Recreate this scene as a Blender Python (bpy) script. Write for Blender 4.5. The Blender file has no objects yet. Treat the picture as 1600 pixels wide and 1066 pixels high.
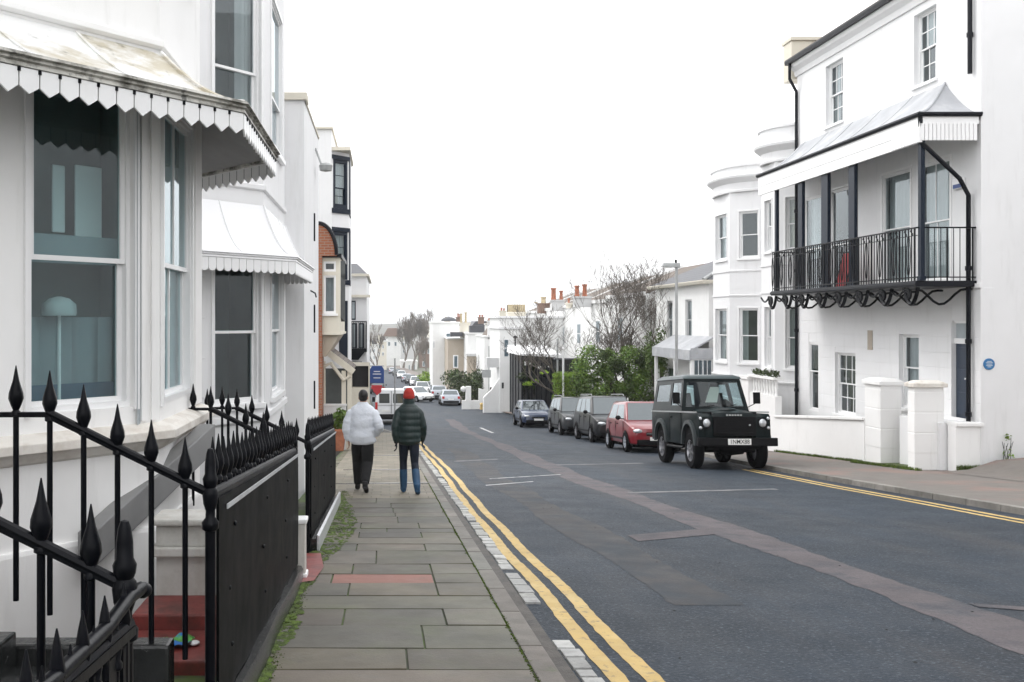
import bpy, bmesh, math, random
from mathutils import Vector, Matrix
random.seed(7)
C = bpy.context.scene.collection
ZC = 1.5            # eye height in world z; photo scale: f = 1500 px at 1600 px width
F = 1500.0
PI = math.pi
def V(*a): return Vector(a)
def P(px, py, y): return Vector(((px-600)/F*y, y, ZC+(500-py)/F*y))
def XP(px, y): return (px-600)/F*y
def ZP(py, y): return ZC+(500-py)/F*y
def E(z): return ZC+z
def interp(tab, y):
    if y <= tab[0][0]: return tab[0][1]
    for (a, b), (c, d) in zip(tab, tab[1:]):
        if y <= c: return b+(d-b)*(y-a)/(c-a)
    return tab[-1][1]
DR = [(-100, 1.58-8.67), (33, 1.58+.0867*33), (52, 5.87), (87, 7.8), (150, 10.2), (260, 13.6), (400, 17.0), (700, 19), (5000, 19)]
def zr(y):          # road surface height along the street
    w = 5 if y > 20 else 1
    return ZC-sum(interp(DR, y+k*w/2) for k in (-2, -1, 0, 1, 2))/5
def zp(y): return zr(y)+.10
LX = [(-30, .98), (36, .98), (44, .6), (54, -.75), (90, -1.0), (150, -3), (260, -8), (400, -16)]
RX = [(-30, 9.0), (20, 9.0), (27, 9.3), (33, 9.75), (40, 9.95), (48, 9.9), (56, 9.5), (72, 8.9), (88, 7.3), (150, 5.6), (260, 2), (400, -5)]
def lx(y): return sum(interp(LX, y+k) for k in (-2, -1, 0, 1, 2))/5
def rx(y): return sum(interp(RX, y+k) for k in (-2, -1, 0, 1, 2))/5

class MB:
    """collects shapes, then links them as ONE mesh object"""
    def __init__(s, M=None):
        s.v = []; s.f = []; s.mi = []; s.fc = []; s.cur = 0; s.M = M; s.col = None
    def add(s, vs, fs):
        b = len(s.v)
        for p in vs:
            p = Vector(p); s.v.append(s.M @ p if s.M is not None else p)
        for f in fs:
            s.f.append([i+b for i in f]); s.mi.append(s.cur); s.fc.append(s.col)
    def quad(s, a, b, c, d): s.add([a, b, c, d], [(0, 1, 2, 3)])
    def poly(s, pts): s.add(pts, [tuple(range(len(pts)))])
    def hexa(s, p):   # 0-3 bottom ring, 4-7 top ring
        s.add(p, [(3, 2, 1, 0), (4, 5, 6, 7), (0, 1, 5, 4), (1, 2, 6, 5), (2, 3, 7, 6), (3, 0, 4, 7)])
    def box(s, x0, x1, y0, y1, z0, z1):
        s.hexa([(x0, y0, z0), (x1, y0, z0), (x1, y1, z0), (x0, y1, z0), (x0, y0, z1), (x1, y0, z1), (x1, y1, z1), (x0, y1, z1)])
    def taper(s, x0, x1, y0, y1, z0, z1, i):
        s.hexa([(x0, y0, z0), (x1, y0, z0), (x1, y1, z0), (x0, y1, z0), (x0+i, y0+i, z1), (x1-i, y0+i, z1), (x1-i, y1-i, z1), (x0+i, y1-i, z1)])
    def bar(s, a, b, w, h, up=(0, 0, 1)):
        a = Vector(a); b = Vector(b); d = (b-a).normalized(); up = Vector(up)
        if abs(d.dot(up)) > .98: up = Vector((0, 1, 0))
        r = d.cross(up).normalized(); u = r.cross(d).normalized()
        r *= w/2; u *= h/2
        s.hexa([a-r-u, a+r-u, b+r-u, b-r-u, a-r+u, a+r+u, b+r+u, b-r+u])
    def loft(s, rings, cap=True, closed=True):
        n = len(rings[0]); vs = [p for r in rings for p in r]; fs = []
        for i in range(len(rings)-1):
            for j in range(n if closed else n-1):
                k = (j+1) % n
                fs.append((i*n+j, i*n+k, (i+1)*n+k, (i+1)*n+j))
        if cap and closed:
            fs.append(tuple(reversed(range(n)))); fs.append(tuple(range((len(rings)-1)*n, len(rings)*n)))
        s.add(vs, fs)
    def tube(s, pts, r, n=6, cap=True):
        pts = [Vector(p) for p in pts]; R = r if isinstance(r, (list, tuple)) else [r]*len(pts)
        rings = []; prev = None
        for i, p in enumerate(pts):
            d = (pts[min(i+1, len(pts)-1)]-pts[max(i-1, 0)])
            if d.length < 1e-9: d = Vector((0, 0, 1))
            d.normalize()
            if prev is None:
                a = Vector((0, 0, 1)) if abs(d.z) < .9 else Vector((1, 0, 0))
            else: a = prev
            u = (a-d*a.dot(d))
            if u.length < 1e-6: u = Vector((1, 0, 0))-d*d.x
            u.normalize(); w = d.cross(u); prev = u
            rings.append([p+(u*math.cos(2*PI*k/n)+w*math.sin(2*PI*k/n))*R[i] for k in range(n)])
        s.loft(rings, cap)
    def lathe(s, o, prof, n=10, axis=None, cap=True):
        o = Vector(o); rings = []
        for r, z in prof:
            r = max(r, 1e-4); ring = []
            for k in range(n):
                a = 2*PI*(k+.5)/n; q = Vector((r*math.cos(a), r*math.sin(a), z))
                if axis == 'y': q = Vector((q.x, q.z, q.y))
                if axis == 'x': q = Vector((q.z, q.x, q.y))
                ring.append(o+q)
            rings.append(ring)
        s.loft(rings, cap)
    def ell(s, c, rx_, ry_, rz_, n=12, m=8):
        c = Vector(c); rings = []
        for i in range(m+1):
            t = -PI/2+PI*i/m; cr = max(math.cos(t), 1e-3)
            rings.append([c+Vector((rx_*cr*math.cos(2*PI*k/n), ry_*cr*math.sin(2*PI*k/n), rz_*math.sin(t))) for k in range(n)])
        s.loft(rings)
    def prism(s, pts, ext):
        ext = Vector(ext).to_3d(); n = len(pts); pts = [Vector(p) for p in pts]
        s.loft([pts, [p+ext for p in pts]])
    def build(s, name, mats, parent=None, smooth=None, bevel=0, wn=True):
        me = bpy.data.meshes.new(name)
        off = Vector(ROOT.get(parent.name, (0, 0, 0))) if parent is not None else Vector()
        me.from_pydata([tuple(p-off) for p in s.v], [], s.f)
        if not isinstance(mats, (list, tuple)): mats = [mats]
        for m in mats: me.materials.append(m)
        me.polygons.foreach_set('material_index', s.mi)
        if any(c is not None for c in s.fc):
            ca = me.color_attributes.new('tone', 'FLOAT_COLOR', 'CORNER')
            for p, c in zip(me.polygons, s.fc):
                c = c or (1, 1, 1)
                for li in p.loop_indices: ca.data[li].color = (c[0], c[1], c[2], 1)
        if wn or bevel:
            bm = bmesh.new(); bm.from_mesh(me)
            if wn: bmesh.ops.recalc_face_normals(bm, faces=bm.faces)
            if bevel:
                es = [e for e in bm.edges if len(e.link_faces) == 2 and e.calc_face_angle(0) > .5]
                bmesh.ops.bevel(bm, geom=es, offset=bevel, segments=2, affect='EDGES', profile=.6, clamp_overlap=True)
            bm.to_mesh(me); bm.free()
        if smooth is not None:
            me.shade_smooth(); me.set_sharp_from_angle(angle=math.radians(smooth))
        o = bpy.data.objects.new(name, me); C.objects.link(o)
        if parent is not None:
            o.parent = parent; ROOT[o.name] = tuple(off)
        return o
ROOT = {}
def thing(name, label, cat, loc=(0, 0, 0), group=None):
    o = bpy.data.objects.new(name, None); C.objects.link(o); o.empty_display_size = .2
    o.location = loc; ROOT[o.name] = tuple(loc)
    o['label'] = label; o['category'] = cat
    if group: o['group'] = group
    return o
def tag(o, label, cat, group=None, kind=None):
    o['label'] = label; o['category'] = cat
    if group: o['group'] = group
    if kind: o['kind'] = kind
    return o
def struct(o, label=None, kind='structure'):
    o['kind'] = kind
    if label: o['label'] = label
    return o
def copy_tree(o, parent=None):
    c = o.copy(); C.objects.link(c)
    if parent is not None: c.parent = parent
    for ch in list(o.children): copy_tree(ch, c)
    return c
# ------------------------------------------------------------------ materials
class NT:
    def __init__(s, m):
        m.use_nodes = True; s.t = m.node_tree; s.t.nodes.clear()
    def n(s, typ, **kw):
        nd = s.t.nodes.new(typ)
        for k, v in kw.items():
            if k.startswith('i_'):
                key = k[2:]; key = int(key) if key.isdigit() else key.replace('_', ' ')
                if isinstance(v, bpy.types.NodeSocket): s.t.links.new(v, nd.inputs[key])
                else: nd.inputs[key].default_value = v
            else: setattr(nd, k, v)
        return nd
    def link(s, a, b): s.t.links.new(a, b)
def c4(c): return (c[0], c[1], c[2], 1)
def mixc(nt, fac, a, b, blend='MIX'):
    nd = nt.n('ShaderNodeMix', data_type='RGBA', blend_type=blend)
    for sock, v in ((nd.inputs[0], fac), (nd.inputs[6], a), (nd.inputs[7], b)):
        if isinstance(v, bpy.types.NodeSocket): nt.link(v, sock)
        elif isinstance(v, (int, float)): sock.default_value = v
        else: sock.default_value = c4(v)
    return nd.outputs[2]
def noise(nt, scale, detail=4, rough=.6, stretch=None, dist=0):
    tc = nt.n('ShaderNodeTexCoord'); out = tc.outputs['Object']
    if stretch:
        mp = nt.n('ShaderNodeMapping'); nt.link(out, mp.inputs[0]); mp.inputs['Scale'].default_value = stretch; out = mp.outputs[0]
    nz = nt.n('ShaderNodeTexNoise'); nt.link(out, nz.inputs['Vector'])
    nz.inputs['Scale'].default_value = scale; nz.inputs['Detail'].default_value = detail; nz.inputs['Roughness'].default_value = rough; nz.inputs['Distortion'].default_value = dist
    return nz.outputs['Fac']
def ramp(nt, fac, a, b):
    r = nt.n('ShaderNodeMapRange'); nt.link(fac, r.inputs[0]); r.inputs[1].default_value = a; r.inputs[2].default_value = b
    return r.outputs[0]
def mul(nt, a, k):
    m = nt.n('ShaderNodeMath', operation='MULTIPLY'); nt.link(a, m.inputs[0]); m.inputs[1].default_value = k
    return m.outputs[0]
def mat(name, base, rough=.6, metal=0, spec=.5, var=.1, vs=3, dirt=None, bump=None, tone=False, coat=0, fine=None, sub=None):
    """dirt=(colour, scale, lo, hi, amount, stretch); bump=(scale, strength, dist)"""
    m = bpy.data.materials.new(name); nt = NT(m)
    b = nt.n('ShaderNodeBsdfPrincipled'); out = nt.n('ShaderNodeOutputMaterial'); nt.link(b.outputs[0], out.inputs[0])
    lo = tuple(c*(1-var) for c in base); hi = tuple(min(c*(1+var), .95) for c in base)
    col = mixc(nt, ramp(nt, noise(nt, vs), .3, .7), lo, hi)
    if tone:
        at = nt.n('ShaderNodeAttribute', attribute_name='tone'); col = mixc(nt, 1.0, col, at.outputs['Color'], 'MULTIPLY')
    if fine:   # (scale, amount) speckle
        f = ramp(nt, noise(nt, fine[0], 2), .35, .65)
        col = mixc(nt, mul(nt, f, fine[1]), col, tuple(c*fine[2] for c in base) if len(fine) > 2 else (0, 0, 0))
    for d in (dirt if isinstance(dirt, list) else [dirt] if dirt else []):
        f = mul(nt, ramp(nt, noise(nt, d[1], 6, .65, d[5] if len(d) > 5 else None), d[2], d[3]), d[4])
        col = mixc(nt, f, col, d[0])
    nt.link(col, b.inputs['Base Color'])
    b.inputs['Metallic'].default_value = metal; b.inputs['Specular IOR Level'].default_value = spec; b.inputs['Coat Weight'].default_value = coat
    b.inputs['Coat Roughness'].default_value = .05
    rr = nt.n('ShaderNodeMapRange'); nt.link(noise(nt, vs*3), rr.inputs[0]); rr.inputs[3].default_value = max(rough*.8, .02); rr.inputs[4].default_value = min(rough*1.2, 1)
    nt.link(rr.outputs[0], b.inputs['Roughness'])
    if bump:
        bp = nt.n('ShaderNodeBump'); bp.inputs['Strength'].default_value = bump[1]; bp.inputs['Distance'].default_value = bump[2]
        nt.link(noise(nt, bump[0], 4), bp.inputs['Height']); nt.link(bp.outputs[0], b.inputs['Normal'])
    return m
def brickmat(name, c1, c2, mortar, sx, sy, rough=.8, axis='x', squash=.012, bump=.3):
    m = bpy.data.materials.new(name); nt = NT(m)
    b = nt.n('ShaderNodeBsdfPrincipled', i_Roughness=rough); out = nt.n('ShaderNodeOutputMaterial'); nt.link(b.outputs[0], out.inputs[0])
    tc = nt.n('ShaderNodeTexCoord'); sp = nt.n('ShaderNodeSeparateXYZ'); nt.link(tc.outputs['Object'], sp.inputs[0])
    ad = nt.n('ShaderNodeMath', operation='ADD'); nt.link(sp.outputs['X'], ad.inputs[0]); nt.link(sp.outputs['Y'], ad.inputs[1])
    cb = nt.n('ShaderNodeCombineXYZ')
    if axis == 'xy': nt.link(sp.outputs['X'], cb.inputs[0]); nt.link(sp.outputs['Y'], cb.inputs[1])
    else: nt.link(ad.outputs[0], cb.inputs[0]); nt.link(sp.outputs['Z'], cb.inputs[1])
    br = nt.n('ShaderNodeTexBrick'); nt.link(cb.outputs[0], br.inputs['Vector'])
    br.inputs['Color1'].default_value = c4(c1); br.inputs['Color2'].default_value = c4(c2); br.inputs['Mortar'].default_value = c4(mortar)
    br.inputs['Scale'].default_value = 1; br.inputs['Brick Width'].default_value = sx; br.inputs['Row Height'].default_value = sy; br.inputs['Mortar Size'].default_value = squash
    col = mixc(nt, mul(nt, noise(nt, 2.5), .5), br.outputs['Color'], tuple(c*.6 for c in c1))
    nt.link(col, b.inputs['Base Color'])
    bp = nt.n('ShaderNodeBump', i_Strength=bump, i_Distance=.01); nt.link(br.outputs['Fac'], bp.inputs['Height']); bp.invert = True
    nt.link(bp.outputs[0], b.inputs['Normal'])
    return m
def glassmat(name, tint, refl=.06, rough=.02, opaque=.0, oc=(.1, .1, .1)):
    m = bpy.data.materials.new(name); nt = NT(m)
    out = nt.n('ShaderNodeOutputMaterial'); tr = nt.n('ShaderNodeBsdfTransparent'); tr.inputs[0].default_value = c4(tint)
    gl = nt.n('ShaderNodeBsdfGlossy'); gl.inputs['Roughness'].default_value = rough; gl.inputs[0].default_value = (.90, .97, 1, 1)
    bp = nt.n('ShaderNodeBump', i_Strength=.04, i_Distance=.02); nt.link(noise(nt, 1.3, 2), bp.inputs['Height']); nt.link(bp.outputs[0], gl.inputs['Normal'])
    lw_ = nt.n('ShaderNodeLayerWeight', i_Blend=.5); pw_ = nt.n('ShaderNodeMath', operation='POWER'); nt.link(lw_.outputs['Facing'], pw_.inputs[0]); pw_.inputs[1].default_value = 4
    ad = nt.n('ShaderNodeMath', operation='MULTIPLY_ADD', use_clamp=True); nt.link(pw_.outputs[0], ad.inputs[0]); ad.inputs[1].default_value = .85; ad.inputs[2].default_value = .04+refl
    mx = nt.n('ShaderNodeMixShader')
    base = tr.outputs[0]
    if opaque:
        df = nt.n('ShaderNodeBsdfDiffuse'); df.inputs[0].default_value = c4(oc)
        m2 = nt.n('ShaderNodeMixShader'); m2.inputs[0].default_value = opaque; nt.link(tr.outputs[0], m2.inputs[1]); nt.link(df.outputs[0], m2.inputs[2]); base = m2.outputs[0]
    nt.link(ad.outputs[0], mx.inputs[0]); nt.link(base, mx.inputs[1]); nt.link(gl.outputs[0], mx.inputs[2]); nt.link(mx.outputs[0], out.inputs[0])
    return m
GRIME = (.30, .29, .26)
def stucco(name, c, streak=.16, patch=.12):
    return mat(name, c, .75, var=.03, vs=.8, dirt=[(GRIME, 5, .56, .85, streak, (1, 1, .12)), ((.5, .5, .47), 1.1, .5, .8, patch)], bump=(60, .12, .004))
M = {}
M['stucco'] = stucco('white_stucco', (.76, .76, .765), .24, .12)
M['stucco_near'] = stucco('white_stucco_near', (.84, .835, .825), .30, .18)
M['stucco_far'] = stucco('aged_stucco', (.74, .74, .73), .3, .2)
M['stucco_cream'] = stucco('cream_stucco', (.66, .62, .53), .2, .2)
M['stucco_tan'] = stucco('tan_render', (.42, .36, .29), .35, .5)
M['stucco_grey'] = stucco('grey_render', (.55, .55, .55), .3, .2)
M['dirty'] = mat('weathered_white_render', (.56, .55, .52), .8, var=.08, vs=1.5, dirt=[((.2, .19, .16), 3, .45, .75, .65), ((.36, .3, .24), 8, .5, .7, .4, (1, 1, .2))], bump=(30, .3, .01))
M['paint'] = mat('white_gloss_paint', (.82, .82, .82), .35, var=.02, vs=2, dirt=((.45, .43, .38), 4, .55, .85, .2), bump=(40, .04, .003))
M['sill'] = mat('weathered_sill', (.72, .69, .64), .6, var=.06, dirt=((.35, .27, .2), 5, .45, .75, .55), bump=(40, .2, .004))
M['canopy'] = mat('canopy_lead_paint', (.78, .78, .77), .45, var=.04, vs=1.2, dirt=[((.44, .38, .25), 1.6, .5, .64, .8, (1, 1, 2.5)), ((.10, .09, .06), 5, .6, .74, .85, (1, 1, 2))], bump=(12, .15, .01))
M['canopy2'] = mat('canopy_white_paint', (.82, .82, .83), .45, var=.02, vs=1.2, dirt=((.5, .5, .46), 2, .55, .8, .3), bump=(14, .12, .01))
M['lead'] = mat('grey_lead', (.36, .37, .39), .5, var=.12, vs=2, dirt=[((.62, .62, .62), 1.2, .5, .7, .5), ((.3, .22, .12), 2.5, .66, .8, .5)], bump=(8, .25, .015))
M['gutter'] = mat('mossy_gutter', (.5, .49, .45), .5, var=.15, vs=4, dirt=[((.06, .055, .04), 3, .46, .58, .9), ((.02, .02, .018), 9, .58, .68, .8)], bump=(30, .2, .005))
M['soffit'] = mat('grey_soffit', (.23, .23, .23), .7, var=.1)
M['iron'] = mat('black_iron_paint', (.0035, .004, .006), .33, spec=.13, var=.25, vs=8, bump=(55, .18, .004))
M['panel'] = mat('black_sheet', (.0035, .0038, .0045), .5, spec=.07, var=.3, vs=1.5, dirt=((.02, .02, .023), 8, .58, .8, .35, (1, 1, .08)), bump=(6, .15, .01))
M['edge'] = mat('metal_edge_and_highlight', (.55, .56, .58), .35, metal=.3, var=.15, vs=9)  # pale metal, also used as painted sheen on the panel tops
M['stone_dark'] = mat('wet_dark_stone', (.016, .017, .017), .22, var=.35, vs=6, dirt=((.34, .34, .34), 14, .63, .72, .6), bump=(18, .6, .012))
M['pipe'] = mat('black_pipe', (.005, .006, .010), .4, spec=.2, var=.15, bump=(50, .06, .003))
M['navy'] = mat('navy_paint', (.022, .035, .06), .35, var=.1)
M['navyframe'] = mat('navy_frame', (.006, .012, .024), .4, spec=.2, var=.1)
M['interior'] = mat('dark_room', (.075, .08, .08), .9, var=.25, vs=1.0)
M['interior_lit'] = mat('painted_lit_room', (.26, .30, .30), .9, var=.15, vs=1.0)  # paler copy of the dark room, window light put into its colour
M['curtain'] = mat('net_curtain', (.50, .53, .53), .9, var=.05, vs=3)
M['blind'] = mat('grey_blind', (.36, .40, .42), .8, var=.08, vs=2)
M['cream_curtain'] = mat('cream_curtain', (.72, .69, .58), .9, var=.05)
M['glass'] = glassmat('window_glass', (.70, .75, .76), .05)
M['glass_near'] = glassmat('bay_glass', (.62, .78, .79), .03, .015)
M['glass_dark'] = glassmat('dark_glass', (.35, .42, .46), .05)
M['autoglass'] = glassmat('auto_glass', (.55, .66, .68), .05, .02)
M['asphalt'] = mat('asphalt', (.024, .034, .048), .62, spec=.2, var=.3, vs=.55, dirt=[((.048, .053, .060), .8, .5, .75, .45, (2.2, .35, 1)), ((.060, .056, .056), .35, .52, .7, .5, (2.5, .3, 1)), ((.012, .018, .027), 1.7, .55, .75, .6, (1.2, .5, 1)), ((.095, .115, .14), 40, .54, .66, .85), ((.006, .009, .014), 30, .54, .68, .85), ((.13, .13, .13), 7, .68, .73, .4)], fine=(260, .4, .35), bump=(42, 1.0, .016))
M['patch'] = mat('brown_tarmac_strip', (.108, .094, .100), .75, spec=.3, var=.18, vs=1.2, dirt=[((.04, .047, .058), 2.2, .48, .66, .8), ((.05, .045, .05), 45, .52, .66, .7), ((.16, .145, .15), 40, .56, .7, .5)], fine=(240, .4, .4), bump=(46, .7, .010))
M['patch2'] = mat('faded_tarmac_strip', (.066, .063, .064), .75, spec=.3, var=.2, vs=1, dirt=[((.032, .040, .050), 1.1, .42, .62, .95), ((.03, .033, .04), 50, .54, .7, .6)], fine=(240, .4, .4), bump=(46, .7, .010))
M['paleline'] = mat('worn_pale_line', (.16, .16, .165), .7, var=.2, vs=3, dirt=((.05, .056, .062), 2.5, .42, .62, .9), bump=(190, .4, .005))
M['whiteline'] = mat('worn_white_line', (.42, .42, .42), .7, var=.15, vs=3, dirt=((.06, .06, .065), 5, .5, .68, .8))
M['yellow'] = mat('worn_yellow_line', (.50, .345, .115), .65, var=.14, vs=3, dirt=[((.09, .085, .07), 14, .56, .68, .9), ((.60, .47, .22), 2.5, .45, .7, .6)], fine=(200, .25, .5), bump=(160, .4, .004))
M['kerb'] = mat('granite_kerb', (.17, .16, .145), .7, var=.25, vs=3, dirt=[((.07, .065, .055), 2, .5, .7, .7), ((.05, .075, .015), 5, .6, .75, .6)], tone=True, fine=(120, .35, .5), bump=(80, .4, .006))
M['gutterstone'] = mat('brown_channel', (.075, .066, .058), .7, var=.3, vs=4, dirt=((.035, .035, .035), 3, .5, .65, .7), fine=(150, .4, .4), bump=(60, .6, .01))
M['sett'] = mat('white_setts', (.42, .42, .41), .7, var=.18, vs=6, tone=True, dirt=[((.13, .12, .11), 9, .55, .7, .7)], bump=(40, .6, .012))
M['slab'] = mat('paving_slab', (.104, .098, .080), .6, spec=.4, var=.2, vs=1.6, tone=True, dirt=[((.048, .047, .040), 1.1, .42, .68, .75), ((.06, .08, .025), 1.6, .52, .74, .5), ((.19, .18, .16), 3.5, .62, .72, .35), ((.05, .048, .042), 7, .6, .72, .5)], fine=(140, .3, .5), bump=(50, .35, .006))
M['slab2'] = mat('small_pavers', (.20, .18, .14), .7, var=.15, vs=1.6, tone=True, dirt=[((.10, .095, .08), 1.5, .45, .7, .6)], fine=(140, .3, .5), bump=(60, .3, .006))
M['joint'] = mat('mossy_joint', (.05, .054, .036), .9, var=.4, vs=4, dirt=((.07, .12, .015), 3, .45, .6, .8))
M['moss'] = mat('moss', (.075, .125, .018), .95, var=.4, vs=14, tone=True, dirt=((.05, .045, .03), 4, .5, .7, .6), bump=(70, .8, .02))
M['pave_r'] = mat('brownish_pavement', (.165, .148, .132), .75, var=.18, vs=1.2, dirt=[((.10, .09, .085), 1.2, .45, .68, .8), ((.26, .15, .12), .6, .5, .65, .5)], fine=(150, .3, .5), bump=(60, .4, .006))
M['redtile'] = mat('red_tile', (.20, .040, .035), .45, var=.25, vs=4, dirt=((.05, .03, .025), 3, .5, .68, .7), bump=(30, .2, .004))
M['redpave'] = mat('pink_slab', (.25, .115, .09), .7, var=.15, vs=3, dirt=((.16, .1, .08), 4, .5, .7, .6), fine=(140, .3, .5), bump=(50, .3, .005))
M['ground'] = mat('earth_ground', (.12, .115, .09), .95, var=.3, vs=.2, dirt=((.06, .09, .03), .1, .45, .6, .8))
M['hill'] = mat('far_hill', (.10, .10, .085), .95, var=.35, vs=.02, dirt=((.22, .2, .19), .03, .55, .65, .7))
M['grass'] = mat('grass', (.075, .12, .025), .9, var=.4, vs=6, tone=True)
M['lawn'] = mat('lawn', (.06, .085, .02), .95, var=.4, vs=5, dirt=((.1, .08, .05), 3, .5, .7, .6))
M['brick'] = brickmat('orange_brick', (.34, .105, .045), (.27, .08, .04), (.3, .24, .19), .23, .08)
M['brick_dull'] = brickmat('dull_brick', (.22, .12, .085), (.18, .1, .075), (.24, .22, .19), .23, .08)
M['terracotta'] = mat('terracotta', (.36, .13, .07), .8, var=.2, vs=5, dirt=((.1, .07, .06), 4, .5, .7, .6))
M['buffpot'] = mat('buff_clay', (.48, .40, .26), .8, var=.15, vs=5, dirt=((.2, .17, .12), 4, .5, .7, .6))
M['slate'] = brickmat('slate_roof', (.085, .088, .10), (.065, .07, .08), (.03, .03, .035), .28, .12, .55, squash=.012)
M['slate_brown'] = brickmat('weathered_tiles', (.17, .13, .10), (.13, .11, .09), (.06, .05, .045), .25, .12, .75)
M['black'] = mat('black_timber', (.007, .008, .011), .5, var=.2, vs=2, dirt=((.04, .04, .045), 3, .55, .75, .4, (1, 1, .1)))
M['rubber'] = mat('rubber', (.005, .005, .006), .85, spec=.1, var=.2)
M['trimblk'] = mat('black_trim', (.004, .004, .005), .5, spec=.14, var=.1)
M['chrome'] = mat('chrome', (.7, .7, .72), .15, metal=1, var=.03)
M['alloy'] = mat('alloy', (.38, .38, .4), .35, metal=.8, var=.1)
M['lamp'] = mat('headlamp_glass', (.50, .52, .54), .08, metal=.5, spec=.8, var=.05)
M['amber'] = mat('amber_lens', (.75, .25, .03), .2, var=.05)
M['redlens'] = mat('red_lens', (.45, .02, .02), .2, var=.05)
M['plate'] = mat('number_plate', (.78, .78, .76), .4, var=.03)
M['ink'] = mat('black_ink', (.012, .012, .014), .5, var=.02)
M['whiteink'] = mat('white_ink', (.78, .78, .78), .5, var=.02)
def carpaint(n, c, dark=.25, rough=.3): return mat(n, c, rough, spec=.1 if 'green' in n else .2 if max(c) < .05 else .45, var=.05, vs=2, coat=.12 if 'green' in n else .30 if max(c) < .05 else .7, dirt=(tuple(x*.6+(.012 if max(c) < .05 else .04) for x in c), 2.2, .5, .8, dark))
M['galv'] = mat('galvanised_steel', (.36, .37, .37), .5, metal=.3, var=.12, vs=4)
M['bark'] = mat('bark', (.055, .045, .035), .9, var=.3, vs=8, dirt=((.09, .1, .05), 3, .5, .7, .5), bump=(30, .6, .02))
M['twig'] = mat('twigs', (.10, .085, .072), .9, var=.25, vs=4)
M['leaf'] = mat('evergreen_leaf', (.06, .105, .018), .55, var=.25, vs=2, tone=True)
M['hedgeleaf'] = mat('hedge_leaf', (.15, .25, .02), .6, var=.2, vs=2, tone=True)
M['fartwig'] = mat('haze_paled_twigs', (.17, .145, .125), .95, var=.2)  # distance haze put into the colour, a paler copy of the twigs
M['skin'] = mat('skin', (.46, .27, .20), .55, var=.06, vs=8)
M['hair'] = mat('dark_hair', (.012, .010, .009), .55, var=.3, vs=30, bump=(120, .4, .004))
M['bluesign'] = mat('blue_enamel', (.02, .06, .22), .4, var=.05)
M['redsign'] = mat('red_enamel', (.50, .03, .04), .4, var=.05)
M['plaque'] = mat('blue_plaque', (.03, .16, .36), .3, var=.05)
SKYV = 11.0; EXPO = 0.94; HAZE = 0.00045
# ------------------------------------------------------------------ facade helpers
class Fr:
    """a facade plane: u runs along it, n points out of it, z is world height"""
    def __init__(s, a, b, n):
        s.o = Vector((a[0], a[1], 0)); d = Vector((b[0]-a[0], b[1]-a[1], 0)); s.L = d.length; s.u = d.normalized(); s.n = Vector((n[0], n[1], 0)).normalized()
    def p(s, u, z, d=0): return s.o+s.u*u+s.n*d+Vector((0, 0, z))
def fbox(mb, fr, u0, u1, z0, z1, d0, d1):
    mb.hexa([fr.p(u0, z0, d0), fr.p(u1, z0, d0), fr.p(u1, z0, d1), fr.p(u0, z0, d1), fr.p(u0, z1, d0), fr.p(u1, z1, d0), fr.p(u1, z1, d1), fr.p(u0, z1, d1)])
def wall(mb, fr, u0, u1, z0, z1, ops=(), rev=.14):
    us = sorted(set([u0, u1]+[o[0] for o in ops]+[o[1] for o in ops])); zs = sorted(set([z0, z1]+[o[2] for o in ops]+[o[3] for o in ops]))
    us = [u for u in us if u0-1e-6 <= u <= u1+1e-6]; zs = [z for z in zs if z0-1e-6 <= z <= z1+1e-6]
    for a, b in zip(us, us[1:]):
        for c, d in zip(zs, zs[1:]):
            mu, mz = (a+b)/2, (c+d)/2
            if any(o[0] < mu < o[1] and o[2] < mz < o[3] for o in ops): continue
            mb.quad(fr.p(a, c), fr.p(b, c), fr.p(b, d), fr.p(a, d))
    for a, b, c, d in ops:
        mb.quad(fr.p(a, c), fr.p(a, d), fr.p(a, d, -rev), fr.p(a, c, -rev)); mb.quad(fr.p(b, c), fr.p(b, d), fr.p(b, d, -rev), fr.p(b, c, -rev))
        mb.quad(fr.p(a, c), fr.p(b, c), fr.p(b, c, -rev), fr.p(a, c, -rev)); mb.quad(fr.p(a, d), fr.p(b, d), fr.p(b, d, -rev), fr.p(a, d, -rev))
def curtain_mesh(fr, u0, u1, z0, z1, d, amp=.025, n=24):
    mb = MB(); rings = []
    for z in (z0, z1):
        rings.append([fr.p(u0+(u1-u0)*i/n, z, d+amp*math.sin(i*1.9)+amp*.4*math.sin(i*.7+1)) for i in range(n+1)])
    mb.loft(rings, cap=False, closed=False)
    return mb
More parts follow.
